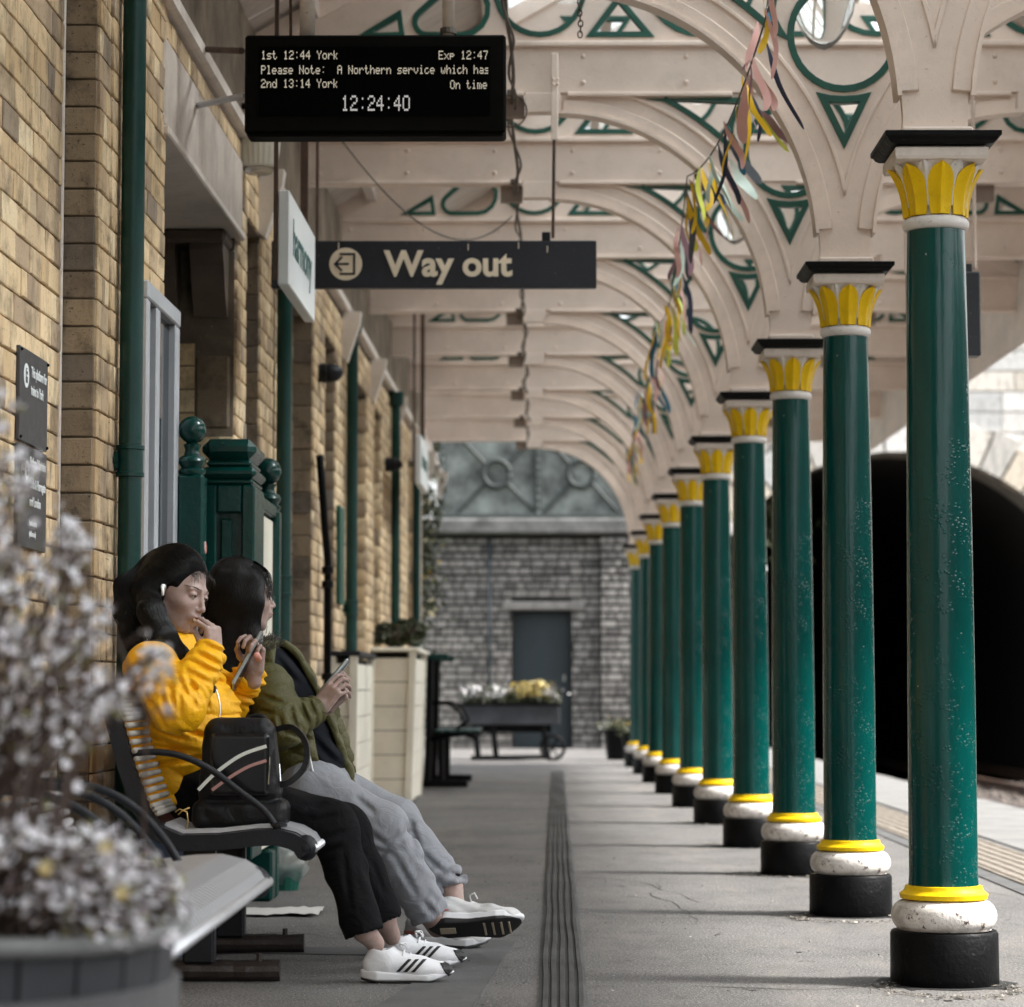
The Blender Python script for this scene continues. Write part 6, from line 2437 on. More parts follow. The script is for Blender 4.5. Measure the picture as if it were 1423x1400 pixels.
def make_hand(wrist, d, n, thumb_side, curl, thumb=None, scale=.92, spread=.10):
    x = Vector(d).normalized()
    z = Vector(n)
    z = (z - x * z.dot(x)).normalized()
    y = z.cross(x)
    if y.dot(Vector(thumb_side)) < 0:
        y = -y
    fn, ch = hand_sdf(curl, thumb, spread)
    V, F = sdf_mesh(fn, (-.085, -.06, -.12), (.19, .085, .05), .0024)
    W = np.array(wrist)[None] + scale * (V[:, :1] * A3(x) + V[:, 1:2] * A3(y) + V[:, 2:3] * A3(z))
    if x.cross(y).dot(z) < 0:
        F = F[:, ::-1]
    return W, F


def join_np(parts):
    V, F, b = [], [], 0
    for v, f in parts:
        V.append(v)
        F.append(f + b)
        b += len(v)
    return np.concatenate(V), np.concatenate(F)


def catmull(pts, n=6):
    out = []
    pts = [Vector(p) for p in pts]
    for i in range(len(pts) - 1):
        p0, p1, p2, p3 = [pts[max(0, min(len(pts) - 1, i + d))] for d in (-1, 0, 1, 2)]
        for q in range(n):
            s = q / n
            out.append(0.5 * ((2 * p1) + (p2 - p0) * s + (2 * p0 - 5 * p1 + 4 * p2 - p3) * s * s + (3 * p1 - p0 - 3 * p2 + p3) * s ** 3))
    out.append(pts[-1])
    return out


def strands(mb, guide, rad, n, r0=.0011, wob=.006, flat=1.0, n_seg=5, seed=1, side=None):
    """hair strands following a guide path within radius rad[i] of it"""
    rs = random.Random(seed)
    g = [Vector(p) for p in guide]
    for _ in range(n):
        a = rs.uniform(0, 2 * PI)
        k = rs.uniform(.82, 1.06)
        drift = rs.uniform(-.5, .5)
        pts = []
        s0 = rs.randint(0, max(0, len(g) // 4))
        s1 = len(g) - rs.randint(0, max(1, len(g) // 4))
        for i in range(s0, s1):
            d = (g[min(i + 1, len(g) - 1)] - g[max(0, i - 1)]).normalized()
            e1 = d.cross(Vector((0, 1, 0.01))).normalized()
            e2 = d.cross(e1)
            aa = a + drift * i / len(g)
            rr = rad[i] * k
            pts.append(g[i] + e1 * (math.cos(aa) * rr) + e2 * (math.sin(aa) * rr * flat) + Vector((rs.gauss(0, 1), rs.gauss(0, 1), 0)) * wob * .12)
        if len(pts) > 2:
            m = len(pts)
            mb.tube(pts, [r0 * (1 - .7 * i / m) for i in range(m)], 3, cap=False)


def hair_np(fn, lines, r=.00055, lift=(.0002, .0018), seed=0, free_end=2):
    """polylines (N, M, 3) laid onto a hair mass and thickened into fine three-sided hairs"""
    rs = np.random.RandomState(seed)
    L = np.asarray(lines, np.float32)
    N, Mn, _ = L.shape
    off = rs.uniform(lift[0], lift[1], (N, 1)).astype(np.float32) * np.ones((1, Mn), np.float32)
    p = L.reshape(-1, 3).copy()
    offf = off.reshape(-1)
    keep = np.ones((N, Mn), bool)
    keep[:, Mn - free_end:] = False
    keep = keep.reshape(-1)
    for it in range(7):
        d = fn(p)
        e = .0015
        g = np.stack([fn(p + np.array(v, np.float32) * e) - d for v in ((1, 0, 0), (0, 1, 0), (0, 0, 1))], 1)
        g /= np.linalg.norm(g, axis=1, keepdims=True) + 1e-9
        m = keep & (np.abs(d) < .06)
        p[m] -= (g[m] * (d - offf)[m, None])
        if it in (3, 4):
            p = p.reshape(N, Mn, 3)
            p[:, 1:-1] = .5 * p[:, 1:-1] + .25 * (p[:, :-2] + p[:, 2:])
            p = p.reshape(-1, 3)
    p = p.reshape(N, Mn, 3)
    t = np.gradient(p, axis=1)
    t /= np.linalg.norm(t, axis=2, keepdims=True) + 1e-9
    up = np.array([.13, .97, .21], np.float32)
    a = np.cross(t, up)
    a /= np.linalg.norm(a, axis=2, keepdims=True) + 1e-9
    b = np.cross(t, a)
    prof = np.sin(np.linspace(.35, PI * .93, Mn)) ** .5
    rad = (r * prof)[None, :, None] * rs.uniform(.6, 1.3, (N, 1, 1))
    V = np.stack([p + rad * (a * math.cos(q_) + b * math.sin(q_)) for q_ in (0, 2 * PI / 3, 4 * PI / 3)], 2)
    V = V.reshape(-1, 3)
    base = (np.arange(N)[:, None] * Mn + np.arange(Mn - 1)[None]).reshape(-1) * 3
    F = np.concatenate([np.stack([base + k, base + (k + 1) % 3, base + 3 + (k + 1) % 3, base + 3 + k], 1) for k in range(3)])
    return V, F


def guide_lines(g, rad, n, m, seed, drift=.8):
    """n polylines of m points round a guide path g with radii rad"""
    rs = np.random.RandomState(seed)
    g = np.array([list(v) for v in catmull(g, 8)], np.float32)
    s = np.linspace(0, 1, len(g))
    rr = np.interp(s, np.linspace(0, 1, len(rad)), rad)
    t = np.gradient(g, axis=0)
    t /= np.linalg.norm(t, axis=1, keepdims=True)
    e1 = np.cross(t, np.array([0, 1, .01]))
    e1 /= np.linalg.norm(e1, axis=1, keepdims=True)
    e2 = np.cross(t, e1)
    out = []
    for _ in range(n):
        a = rs.uniform(0, 2 * PI)
        s0, s1 = rs.uniform(0, .25), rs.uniform(.72, 1.0)
        dr = rs.uniform(-drift, drift)
        ss = np.linspace(s0, s1, m)
        aa = a + dr * ss
        G = np.stack([np.interp(ss, s, g[:, k]) for k in range(3)], 1)
        E1 = np.stack([np.interp(ss, s, e1[:, k]) for k in range(3)], 1)
        E2 = np.stack([np.interp(ss, s, e2[:, k]) for k in range(3)], 1)
        R_ = np.interp(ss, s, rr) * rs.uniform(.9, 1.08)
        out.append(G + (E1 * np.cos(aa)[:, None] + E2 * np.sin(aa)[:, None]) * R_[:, None])
    return np.array(out)


def person_mesh(name, V, F, mat, parent, org, smooth=True):
    return link_mesh(name, np_mesh(name, V - np.array(org)[None], F), mat, parent, smooth)


def wrinkle(p, amp, f=28.0, seed=0.0):
    x, y, z = p[:, 0] * f, p[:, 1] * f, p[:, 2] * f
    w = np.sin(x * 1.1 + 2.1 * np.sin(z * .7 + seed) + seed) * np.sin(z * 1.3 + 1.7 * np.sin(y * .9 + x * .4) + 2 * seed)
    w += .5 * np.sin(2.3 * (x + .6 * z) + 1.9 * np.sin(y * 1.4 + seed))
    return amp * w


def limb(p, pts, rs, k=.02, pitch=None, amp=.006, seed=0):
    """chain of tapered capsules; pitch adds quilting along it"""
    d = None
    s0 = 0.0
    for i in range(len(pts) - 1):
        a, b = A3(pts[i]), A3(pts[i + 1])
        c, t = cap(p, a, b, rs[i], rs[i + 1], True)
        if pitch:
            c = c - quilt(s0 + t, pitch, amp)
        s0 += float(np.linalg.norm(b - a))
        d = c if d is None else smin(d, c, k)
    return d


def plane(p, o, n):
    n = A3(n)
    n = n / np.linalg.norm(n)
    return (p - A3(o)) @ n


def shoe(parent, org, pos, fwd, up, L, style):
    """one shoe in its own frame: x to the toe, z up, sole at z=0"""
    f, l, u = frame(fwd, up)
    k = L / .27
    def tw(V):
        return to_world(V, pos, f, l, u, k)
    def up_fn(p):
        d = ell(p, (-.085, 0, .050), (.050, .034, .050))
        d = smin(d, cap(p * np.array([1, .95, 1], np.float32), (-.05, 0, .060), (.03, 0, .045), .036, .032), .03)
        d = smin(d, ell(p, (.062, 0, .036), (.070, .044, .030)), .03)
        d = smin(d, ell(p, (-.075, 0, .085), (.036, .030, .030)), .02)
        if style == 'b':
            d = smin(d, ell(p, (-.10, 0, .075), (.030, .034, .030)), .02)
            d = d + .0022 * np.sin(p[:, 0] * 95 + p[:, 2] * 60) * np.sin(p[:, 2] * 80)
        d = smax(d, -(p[:, 2] - .012), .004)
        # ankle opening
        d = smax(d, -cap(p, (-.072, 0, .085), (-.080, 0, .14), .027, .034), .005)
        return d
    V, F = sdf_mesh(up_fn, (-.15, -.06, 0), (.15, .06, .13), .0032)
    sh = person_mesh('shoe', tw(V), F, M['shoe_white'] if style == 'a' else M['shoe_grey'], parent, org)
    def sole_shape(p, grow, z0, z1):
        q = p.copy()
        w = np.interp(q[:, 0], [-.14, -.09, -.02, .06, .14], [.024, .036, .033, .046, .026])
        d2 = np.abs(q[:, 1]) - w - grow
        c1 = np.sqrt(np.maximum(0, ((q[:, 0] + .002) / (.137 + grow)) ** 2 + (q[:, 1] / (w + .012 + grow)) ** 2)) - 1
        d = np.maximum(d2, c1 * .04)
        zt = np.interp(q[:, 0], [-.14, -.03, .06, .14], [z1 + .010, z1, z1 - .004, z1 + .008])
        zb = np.interp(q[:, 0], [-.14, -.10, .07, .14], [z0 + .006, z0, z0, z0 + .022])
        return smax(smax(d, q[:, 2] - zt, .006), zb - q[:, 2], .005)
    th = .030 if style == 'a' else .038
    V, F = sdf_mesh(lambda p: sole_shape(p, .003, .007, th), (-.16, -.07, -.01), (.16, .07, .07), .0034)
    person_mesh('midsole', tw(V), F, M['sole_white'], parent, org)
    V, F = sdf_mesh(lambda p: sole_shape(p, .0015 if style == 'a' else .0045, 0.0, .0075 if style == 'a' else .017), (-.16, -.07, -.01), (.16, .07, .07), .0034)
    person_mesh('outsole', tw(V), F, M['sole_black'], parent, org)
    # laces
    for i in range(5):
        x = -.015 + i * .018
        z = .092 - i * .0075
        mb = MB().tube([tw(np.array([[x, -.024, z - .012]]))[0], tw(np.array([[x + .004, 0, z + .001]]))[0], tw(np.array([[x, .024, z - .012]]))[0]], .0032, 6)
        o = mb.build('lace', M['sole_white'], parent, smooth=True, off=org)
    mb = MB()
    for sg in (-1, 1):
        pts = [(-.02, 0, .096), (-.024, sg * .014, .112), (-.008, sg * .026, .112), (.0, sg * .014, .098)]
        mb.tube([tw(np.array([q]))[0] for q in pts], .0026, 6)
    mb.build('lace_bow', M['sole_white'], parent, smooth=True, off=org)
    if style == 'a':
        for i in range(3):
            x0 = -.012 + i * .022
            def st(p, x0=x0):
                s = np.abs(up_fn(p) - .0005) - .0014
                q = p[:, 0] - x0 - (p[:, 2] - .05) * 0.95
                b = np.maximum(np.abs(q) - .0062, np.abs(p[:, 2] - .052) - .019)
                return np.maximum(s, b)
            V, F = sdf_mesh(st, (-.05, -.06, .02), (.09, .06, .09), .0019)
            person_mesh('stripe', tw(V), F, M['sole_black'], parent, org)
        def tp(p):
            return np.maximum(np.abs(up_fn(p) - .0005) - .0013, -(p[:, 0] - .118) - (p[:, 2] - .02) * .6)
        V, F = sdf_mesh(tp, (.09, -.06, .0), (.15, .06, .06), .0024)
        person_mesh('toe_guard', tw(V), F, M['sole_black'], parent, org)
    else:
        for x0, x1, m, nm in ((-.108, -.062, 'tread', 'heel_window'), (.020, .027, 'tread', 'tread_bar'), (.045, .052, 'tread', 'tread_bar'), (.070, .077, 'tread', 'tread_bar'), (.093, .099, 'tread', 'tread_bar')):
            yw = .014 if nm == 'heel_window' else .030
            mb = MB()
            mb.cbox((x0, -yw, -.0015), (x1, yw, .0015), .001)
            Vv = tw(np.array(mb.v))
            mb.v = [tuple(v) for v in Vv]
            mb.build(nm, M[m], parent, off=org)
        def hb(p):
            return np.maximum(np.abs(up_fn(p) - .0005) - .0016, np.maximum(np.abs(p[:, 2] - .050) - .006, p[:, 0] + .085 + (p[:, 2] - .05) * 2))
        V, F = sdf_mesh(hb, (-.15, -.06, .0), (-.05, .06, .09), .0024)
        person_mesh('heel_tab', tw(V), F, M['coral'], parent, org)
    return sh


def c2(*a):
    return [(140 + a[i] / 3.889, 740 + a[i + 1] / 3.889) for i in range(0, len(a), 2)]


def c3(*a):
    return [(420 + a[i] / 3.889, 1020 + a[i + 1] / 3.889) for i in range(0, len(a), 2)]


def creases(p, lines, y, amp=.008, w=.0065):
    """folds pressed into cloth along lines across it"""
    out = np.zeros(len(p), np.float32)
    for ln in lines:
        (ax, ay), (bx_, by_) = ln[0], ln[1]
        a = P(ax, ay, y)
        b = P(bx_, by_, y)
        a2 = np.array([a.x, a.z])
        ba = np.array([b.x - a.x, b.z - a.z])
        q2 = p[:, [0, 2]] - a2
        t = np.clip(q2 @ ba / (ba @ ba), 0, 1)
        dd = np.linalg.norm(q2 - t[:, None] * ba, axis=1)
        prof = np.sin(PI * np.clip(t * .92 + .04, 0, 1)) ** .6
        out += amp * prof * (np.exp(-(dd / w) ** 2) - .45 * np.exp(-((dd - w * 2.1) / (w * 1.2)) ** 2))
    return out


FA = [c2(430, 770, 525, 935), c2(475, 765, 560, 905), c2(395, 830, 440, 970), c2(330, 950, 375, 1045), c2(455, 860, 465, 1010), c2(520, 650, 640, 720), c2(490, 700, 650, 770), c2(545, 600, 665, 655),
      c2(465, 740, 600, 820), c2(360, 880, 400, 1010), c2(505, 830, 540, 950), c2(440, 1075, 530, 1110), c2(230, 1060, 420, 1120), c2(200, 1160, 480, 1190), c2(240, 1270, 500, 1230), c2(640, 880, 820, 940), c2(660, 940, 800, 985), c2(720, 820, 860, 870), c2(760, 780, 880, 820), c2(230, 860, 330, 960)]
FB = [c2(930, 1000, 955, 1110), c2(975, 985, 1010, 1095), c2(1030, 950, 1070, 1060), c2(1080, 920, 1125, 1030), c2(870, 880, 1000, 925), c2(860, 960, 960, 985), c2(1120, 905, 1160, 990), c2(880, 1050, 930, 1130), c2(1000, 1180, 1090, 1160), c2(1040, 1260, 1130, 1250), c2(1010, 1070, 1100, 1115)]
FH = [c2(1130, 1100, 1300, 1290), c2(1180, 1080, 1320, 1200), c2(1120, 1190, 1240, 1340), c2(1110, 1290, 1200, 1370), c2(930, 660, 1050, 820), c2(960, 620, 1080, 760), c2(900, 700, 960, 850)]
FJ = [c3(330, 490, 480, 605), c3(360, 600, 500, 640), c3(560, 470, 615, 620), c3(640, 660, 760, 770), c3(780, 760, 885, 800), c3(760, 830, 880, 855), c3(500, 640, 625, 870), c3(100, 350, 250, 425), c3(380, 690, 470, 640), c3(720, 790, 780, 880), c3(660, 900, 720, 980), c3(540, 560, 600, 480), c3(300, 340, 400, 420)]
FK = [c3(80, 470, 210, 430), c3(230, 620, 275, 930), c3(95, 570, 240, 520), c3(340, 700, 420, 900), c3(120, 640, 220, 600), c3(150, 800, 200, 1000), c3(20, 400, 120, 370)]

# ------------------------------------------------------------------ woman in yellow
AO = tuple(P(262, 1100, 7.6))
AO = (AO[0], AO[1], 0.0)
wa = thing('person', 'seated woman in a yellow quilted jacket and black jeans, raising a biscuit to her mouth', 'person', AO)
wa['_o'] = AO
hA = P(246, 822, 7.55)
fA, lA, uA = frame((.86, -.42, -.27), (.26, .02, .97))
V0, F0, tint0, surfA = make_head(hA, fA, lA, uA, True)
Vh = to_world(V0, hA, fA, lA, uA)
wrA = P(298, 909, 7.36)
handA, FhA = make_hand(wrA, (-.08, -.02, 1), (.80, -.55, .05), (-.3, -1, 0), [(.95, 1.15, .7), (.9, 1.1, .7), (1.0, 1.1, .7), (1.0, 1.1, .7)],
                       [(.022, .026, -.006), (.050, .040, -.026), (.072, .030, -.048), (.088, .012, -.062)], .86)
wrB = P(353, 935, 7.70)
handB, FhB = make_hand(wrB, (.10, -.15, 1), (.45, .88, .1), (-1, .2, 0), [(.55, 1.2, .6), (.75, 1.3, .7), (.85, 1.3, .7), (.95, 1.3, .7)],
                       [(.022, .026, -.006), (.050, .048, -.022), (.074, .050, -.040), (.092, .040, -.052)], .88)
legN = [P(285, 1108, 7.47), P(462, 1147, 7.40), P(505, 1292, 7.36)]
legF = [P(295, 1105, 7.72), P(480, 1150, 7.68), P(534, 1277, 7.66)]
ankN, ankF = P(522, 1312, 7.40), P(545, 1302, 7.70)
neckA = P(236, 893, 7.58)
tA = [P(266, 1082, 7.6), P(252, 1030, 7.6), P(240, 975, 7.6), P(234, 928, 7.6), P(237, 900, 7.59)]
shN, elN, cuN = P(212, 930, 7.37), P(247, 984, 7.21), P(293, 905, 7.34)
shF, elF, cuF = P(272, 930, 7.80), P(312, 980, 7.86), P(350, 937, 7.72)
def bodyA(p):
    d = limb(p, [legN[0], legN[1], legN[2], ankN], [.07, .045, .031, .0265], .02)
    d = smin(d, limb(p, [legF[0], legF[1], legF[2], ankF], [.07, .045, .031, .0265], .02), .02)
    d = smin(d, limb(p, tA, [.10, .095, .10, .08, .05], .04), .04)
    d = smin(d, limb(p, [shN, elN, wrA], [.045, .035, .022], .02), .02)
    d = smin(d, limb(p, [shF, elF, wrB], [.045, .035, .022], .02), .02)
    return d
Vb, Fb = sdf_mesh(bodyA, (-1.2, 7.05, .02), (-.30, 8.05, 1.05), .010)
V, F = join_np([(Vh, F0), (handA, FhA), (handB, FhB), (Vb, Fb)])
body = person_mesh('body', V, F, M['skin'], wa, AO)
at = body.data.attributes.new('tint', 'FLOAT', 'POINT')
tt = np.zeros(len(V), np.float32)
tt[:len(V0)] = tint0
at.data.foreach_set('value', tt)


def face_bits(parent, org, hp, f, l, u, surf, lid=.0015, sides=(-1, 1)):
    w = lambda x, y, z: tuple(to_world(np.array([[x, y, z]]), hp, f, l, u)[0])
    for s in sides:
        MB().ball(w(.0735, s * .031, .004), .0122, 16, 10).build('eye', M['eye_white'], parent, smooth=True, off=org)
        MB().ball(w(.0815, s * .031, .0015), (.0052), 12, 8).build('iris', M['iris'], parent, smooth=True, off=org)
        pts = []
        for i in range(9):
            y = s * (.0195 + .0235 * i / 8)
            z = .0020 + .0028 * math.sin(PI * i / 8) - .0008 * i / 8
            pts.append(w(surf(y, z + .0015) + .0006, y, z))
        MB().tube(pts, [.0004 + .0009 * math.sin(PI * min(1, (i + 2) / 9)) for i in range(9)], 5).build('lashes', M['hair'], parent, off=org)
        mb = MB()
        rb = random.Random(3)
        for i in range(90):
            k_ = rb.random()
            y = s * (.013 + .036 * k_)
            z = .0215 + .0050 * math.sin(PI * .75 * k_) + rb.uniform(-.0021, .0021) * (1 - .6 * k_)
            y2, z2 = y + s * .0055, z + .0018 - .003 * k_
            mb.tube([w(surf(y, z) + .0002, y, z), w(surf(y2, z2) + .0006, y2, z2)], [.00042, .00016], 3, cap=False)
        mb.build('eyebrow', M['hair'], parent, off=org)['kind'] = 'stuff'


face_bits(wa, AO, hA, fA, lA, uA, surfA)
# earbud
q = lambda x, y, z: tuple(to_world(np.array([[x, y, z]]), hA, fA, lA, uA)[0])
mb = MB()
mb.ball(q(.004, -.083, .002), .0075, 12, 8)
mb.tube([q(.004, -.087, .002), q(.010, -.088, -.010), q(.015, -.087, -.024)], [.0055, .0042, .0038], 10)
mb.build('earbud', M['earbud'], wa, smooth=True, off=AO)
mb = MB().ball(q(.002, -.082, -.034), .0032, 8, 6)
mb.build('earring', M['chrome'], wa, smooth=True, off=AO)
# teeth/mouth dark
mb = MB().ball(q(.084, 0, -.0605), (.008), 10, 6)
mb.build('mouth_inside', M['maroon'], wa, smooth=True, off=AO)

# hair A
pony = [q(-.098, 0, .070), q(-.115, -.005, .045)] + [P(174, 815, 7.55), P(176, 850, 7.53), P(186, 885, 7.50), P(196, 915, 7.46)]
side = [q(-.02, -.060, .04), q(-.050, -.075, -.02)] + [P(210, 850, 7.43), P(226, 885, 7.40), P(250, 915, 7.39), P(278, 942, 7.40), P(298, 962, 7.42)]
def hairA(p):
    L = (p - A3(hA)) @ np.stack([A3(fA), A3(lA), A3(uA)], 1)
    d = ell(L, (-.024, 0, .034), (.0995, .085, .102))
    d = smin(d, ell(L, (-.055, 0, -.010), (.062, .082, .085)), .03)
    qq = L.copy()
    qq[:, 1] = np.abs(qq[:, 1])
    d = smax(d, -ell(qq, (.090, 0, -.016), (.066, .095, .100)), .010)
    d = smax(d, -ell(qq, (.022, .085, -.026), (.044, .034, .042)), .012)
    d = smin(d, ell(L, (-.098, 0, .068), (.022, .024, .022)), .012)
    d2 = limb(p, pony, [.020, .022, .028, .034, .032, .012], .025)
    d3 = limb(p, side, [.020, .028, .034, .034, .026, .016, .004], .03)
    d = smin(d, smin(d2, d3, .045), .035)
    ang = np.arctan2(L[:, 1], L[:, 2] + .02)
    return d
V, F = sdf_mesh(hairA, (-1.26, 7.2, .74), (-.86, 7.75, 1.30), .0032)
person_mesh('hair', V, F, M['hair'], wa, AO)
rs_ = random.Random(7)
BA = np.array([list(uA)] * 1)
def hA_world(a):
    return to_world(np.asarray(a, np.float32).reshape(-1, 3), hA, fA, lA, uA).reshape(np.asarray(a).shape)
lines = []
rn = np.random.RandomState(4)
hlA = np.array([list(v) for v in catmull([(.070, .050, .074), (.076, .0, .080), (.068, -.038, .074), (.048, -.062, .056), (.030, -.074, .034), (.010, -.080, .016), (-.012, -.083, -.002), (-.03, -.080, -.03)], 10)])
ctr = np.array([-.024, 0, .034])
for i in range(1900):
    s_ = rn.uniform(0, len(hlA) - 1.001)
    k = int(s_)
    p0 = hlA[k] + (hlA[k + 1] - hlA[k]) * (s_ - k) + rn.normal(size=3) * np.array([.004, .001, .003])
    if rn.uniform() < .45:
        p0 = p0 + (np.array([-.09, 0, .06]) - p0) * rn.uniform(0, .55)
    pT = np.array([-.112, rn.normal() * .008, .066 + rn.normal() * .008])
    d0, d1 = (p0 - ctr), (pT - ctr)
    d0, d1 = d0 / np.linalg.norm(d0), d1 / np.linalg.norm(d1)
    om = math.acos(np.clip(d0 @ d1, -1, 1))
    ss = np.linspace(0, 1, 14)
    ln = np.array([(math.sin((1 - s) * om) * d0 + math.sin(s * om) * d1) / max(1e-4, math.sin(om)) for s in ss])
    ln[:, 2] -= .10 * np.sin(PI * ss) * (1 if p0[1] < -.03 else 0)
    lines.append(hA_world(ctr + ln * .104))
V1, F1 = hair_np(hairA, np.array(lines), .00052, seed=1, free_end=0)
V2, F2 = hair_np(hairA, guide_lines(pony, [.028, .032, .036, .038, .034, .026], 1100, 24, 2), .0006, seed=2)
V3, F3 = hair_np(hairA, guide_lines(side, [.034, .042, .042, .036, .026, .018, .012], 1500, 24, 3), .0006, seed=3)
V, F = join_np([(V1, F1), (V2, F2), (V3, F3)])
person_mesh('hair_strands', V, F, M['hair_strand'], wa, AO, False)['kind'] = 'stuff'
mb = MB()
for i in range(70):
    y0 = rs_.uniform(-.070, .05)
    a = Vector(q(.066 + rs_.uniform(-.006, .006), y0, .080 - abs(y0) * .35))
    b = a + Vector((rs_.uniform(.004, .022), rs_.uniform(-.012, .006), -rs_.uniform(.006, .034)))
    mb.tube(catmull([a, a.lerp(b, .5) + Vector((.005, 0, .004)), b], 3), [.0005, .0005, .0005, .0004, .0004, .0003, .0002], 3, cap=False)
for i in range(60):                                     # flyaways round the head and tail
    th = rs_.uniform(.2, 2.9)
    a = Vector(q(-.024 + .100 * math.cos(th), rs_.uniform(-.05, .05), .034 + .102 * math.sin(th)))
    b = a + Vector((rs_.uniform(-.030, .010), rs_.uniform(-.01, .01), rs_.uniform(-.004, .018)))
    mb.tube([a, a.lerp(b, .5) + Vector((0, 0, .004)), b], [.0003, .0003, .0001], 3, cap=False)
mb.build('loose_hair', M['hair_strand'], wa, off=AO)['kind'] = 'stuff'
MB().tube([q(-.108 + .0, .020 * math.cos(a), .068 + .020 * math.sin(a)) for a in np.linspace(0, 2 * PI, 17)], .006, 8).build('hair_tie', M['bag'], wa, smooth=True, off=AO)

# jacket A
def jackA(p, inner=0.0):
    q_ = p.copy()
    q_[:, 1] = 7.6 + (q_[:, 1] - 7.6) * .74
    pts = [(v.x, 7.6, v.z) for v in tA]
    pts[0] = (pts[0][0] - .01, 7.6, .455)
    d = limb(q_, pts, [.142, .136, .142, .112, .070], .05)
    d = smin(d, ell(q_, A3(P(288, 1022, 7.6)), (.10, .13, .12)), .05)
    d = smin(d, ell(q_, A3(P(290, 985, 7.6)), (.07, .10, .08)), .05)
    s = p[:, 2] + .35 * (p[:, 0] + 1.0) + .008 * np.sin(p[:, 1] * 23) + .006 * np.sin(p[:, 0] * 31)
    d = d - quilt(s, .066, .012) + wrinkle(p, .0020, 26, 1.0)
    d = smax(d, (.485 + .25 * (p[:, 0] + 1.05)) - p[:, 2], .010)
    # sleeves
    a1 = limb(p, [shN, elN], [.076, .070], .03)
    c2, t2 = cap(p, A3(elN), A3(cuN), .071, .046, True)
    c1, t1 = cap(p, A3(shN), A3(elN), .078, .072, True)
    c1 = c1 - quilt(t1 + .02 + .010 * np.sin(p[:, 0] * 60), .058, .010)
    c2 = c2 - quilt(t2 + .010 * np.sin(p[:, 2] * 50 + p[:, 1] * 30), .040, .0085) - .004 * np.sin(t2 * 160 + 60 * p[:, 1]) * np.exp(-((t2 - .03) / .04) ** 2)
    arm = smin(c1, c2, .018)
    arm = smax(arm, plane(p, cuN + (cuN - elN).normalized() * .004, cuN - elN), .006)
    d = smin(d, arm, .020)
    e1, s1 = cap(p, A3(shF), A3(elF), .072, .064, True)
    e2, s2 = cap(p, A3(elF), A3(cuF), .066, .044, True)
    e1 = e1 - quilt(s1, .055, .009)
    e2 = e2 - quilt(s2 + .008 * np.sin(p[:, 1] * 50), .034, .008)
    arm2 = smin(e1, e2, .02)
    arm2 = smax(arm2, plane(p, cuF + (cuF - elF).normalized() * .004, cuF - elF), .006)
    d = smin(d, arm2, .020)
    d = d + creases(p, FA, 7.25, .0085, .0062)
    # collar rolled at the neck
    co = A3(neckA)
    v = p - co
    ring = np.sqrt((np.sqrt(v[:, 0] ** 2 + (v[:, 1] * .85) ** 2) - .070) ** 2 + (v[:, 2] - .004 + v[:, 0] * .25) ** 2) - .024
    d = smin(d, ring, .025)
    # open neck and sleeve ends
    d = smax(d, -cap(p, A3(neckA) + np.array([.01, 0, .01], np.float32), A3(neckA) + np.array([.02, 0, .12], np.float32), .050, .060), .01)
    for cu, el_ in ((cuN, elN), (cuF, elF)):
        dd = (cu - el_).normalized()
        d = smax(d, -cap(p, A3(cu - dd * .02), A3(cu + dd * .05), .032, .032), .004)
    return d
V, F = sdf_mesh(jackA, (-1.27, 7.08, .40), (-.70, 8.02, 1.02), .0048)
person_mesh('jacket', V, F, M['jacket_yellow'], wa, AO)
# front zip of the open jacket and hem lining
zp = [P(262, 905, 7.40), P(296, 950, 7.42), P(306, 985, 7.42), P(300, 1015, 7.40)]
MB().tube(catmull(zp, 5), .0022, 6).build('zip', M['chrome'], wa, smooth=True, off=AO)
# pink hood behind the neck
co = A3(neckA)
def hood(p):
    v = p - (co + np.array([-.055, 0, .022], np.float32))
    d = ell(v, (0, 0, 0), (.050, .080, .036))
    return smax(d, -ell(v, (.02, 0, .03), (.045, .06, .03)), .008) + wrinkle(p, .002, 60)
V, F = sdf_mesh(hood, (-1.22, 7.45, .82), (-.98, 7.72, 1.02), .004)
person_mesh('hood', V, F, M['pinkscarf'], wa, AO)
def sweater(p):
    d = cap(p, A3(tA[0]) + np.array([-.015, -.02, -.05], np.float32), A3(tA[0]) + np.array([.02, -.02, -.09], np.float32), .125, .11)
    return smax(d, .44 - p[:, 2], .01) + wrinkle(p, .002, 40)
V, F = sdf_mesh(sweater, (-1.2, 7.3, .40), (-.75, 7.85, .62), .007)
person_mesh('sweater', V, F, M['maroon'], wa, AO)

# jeans A
def jeansA(p):
    def leg(pts, r, seed):
        c1, t1 = cap(p, A3(pts[0]), A3(pts[1]), r[0], r[1], True)
        c2, t2 = cap(p, A3(pts[1]), A3(pts[2] + (pts[2] - pts[1]).normalized() * .03), r[1], r[2], True)
        c2 = c2 + .004 * np.sin(t2 * 55 + seed + 14 * p[:, 1]) * np.exp(-t2 * 4)
        d = smin(c1, c2, .03)
        n = (pts[2] - pts[1]).normalized()
        fr = .0012 * np.sin(p[:, 0] * 500 + seed) + .001 * np.sin(p[:, 1] * 430)
        d = smax(d, plane(p, pts[2] + n * .012, n) + fr, .003)
        return smax(d, -cap(p, A3(pts[2] - n * .02), A3(pts[2] + n * .1), r[2] - .010, r[2] - .006), .003)
    d = leg(legN, (.094, .066, .057), 0)
    d = smin(d, leg(legF, (.090, .064, .055), 2), .012)
    d = smin(d, ell(p, A3(P(275, 1105, 7.6)), (.12, .18, .085)), .04)
    return d + wrinkle(p, .0020, 24, 3) + creases(p, FK, 7.4, .007, .008)
V, F = sdf_mesh(jeansA, (-1.18, 7.2, .12), (-.38, 7.95, .62), .0052)
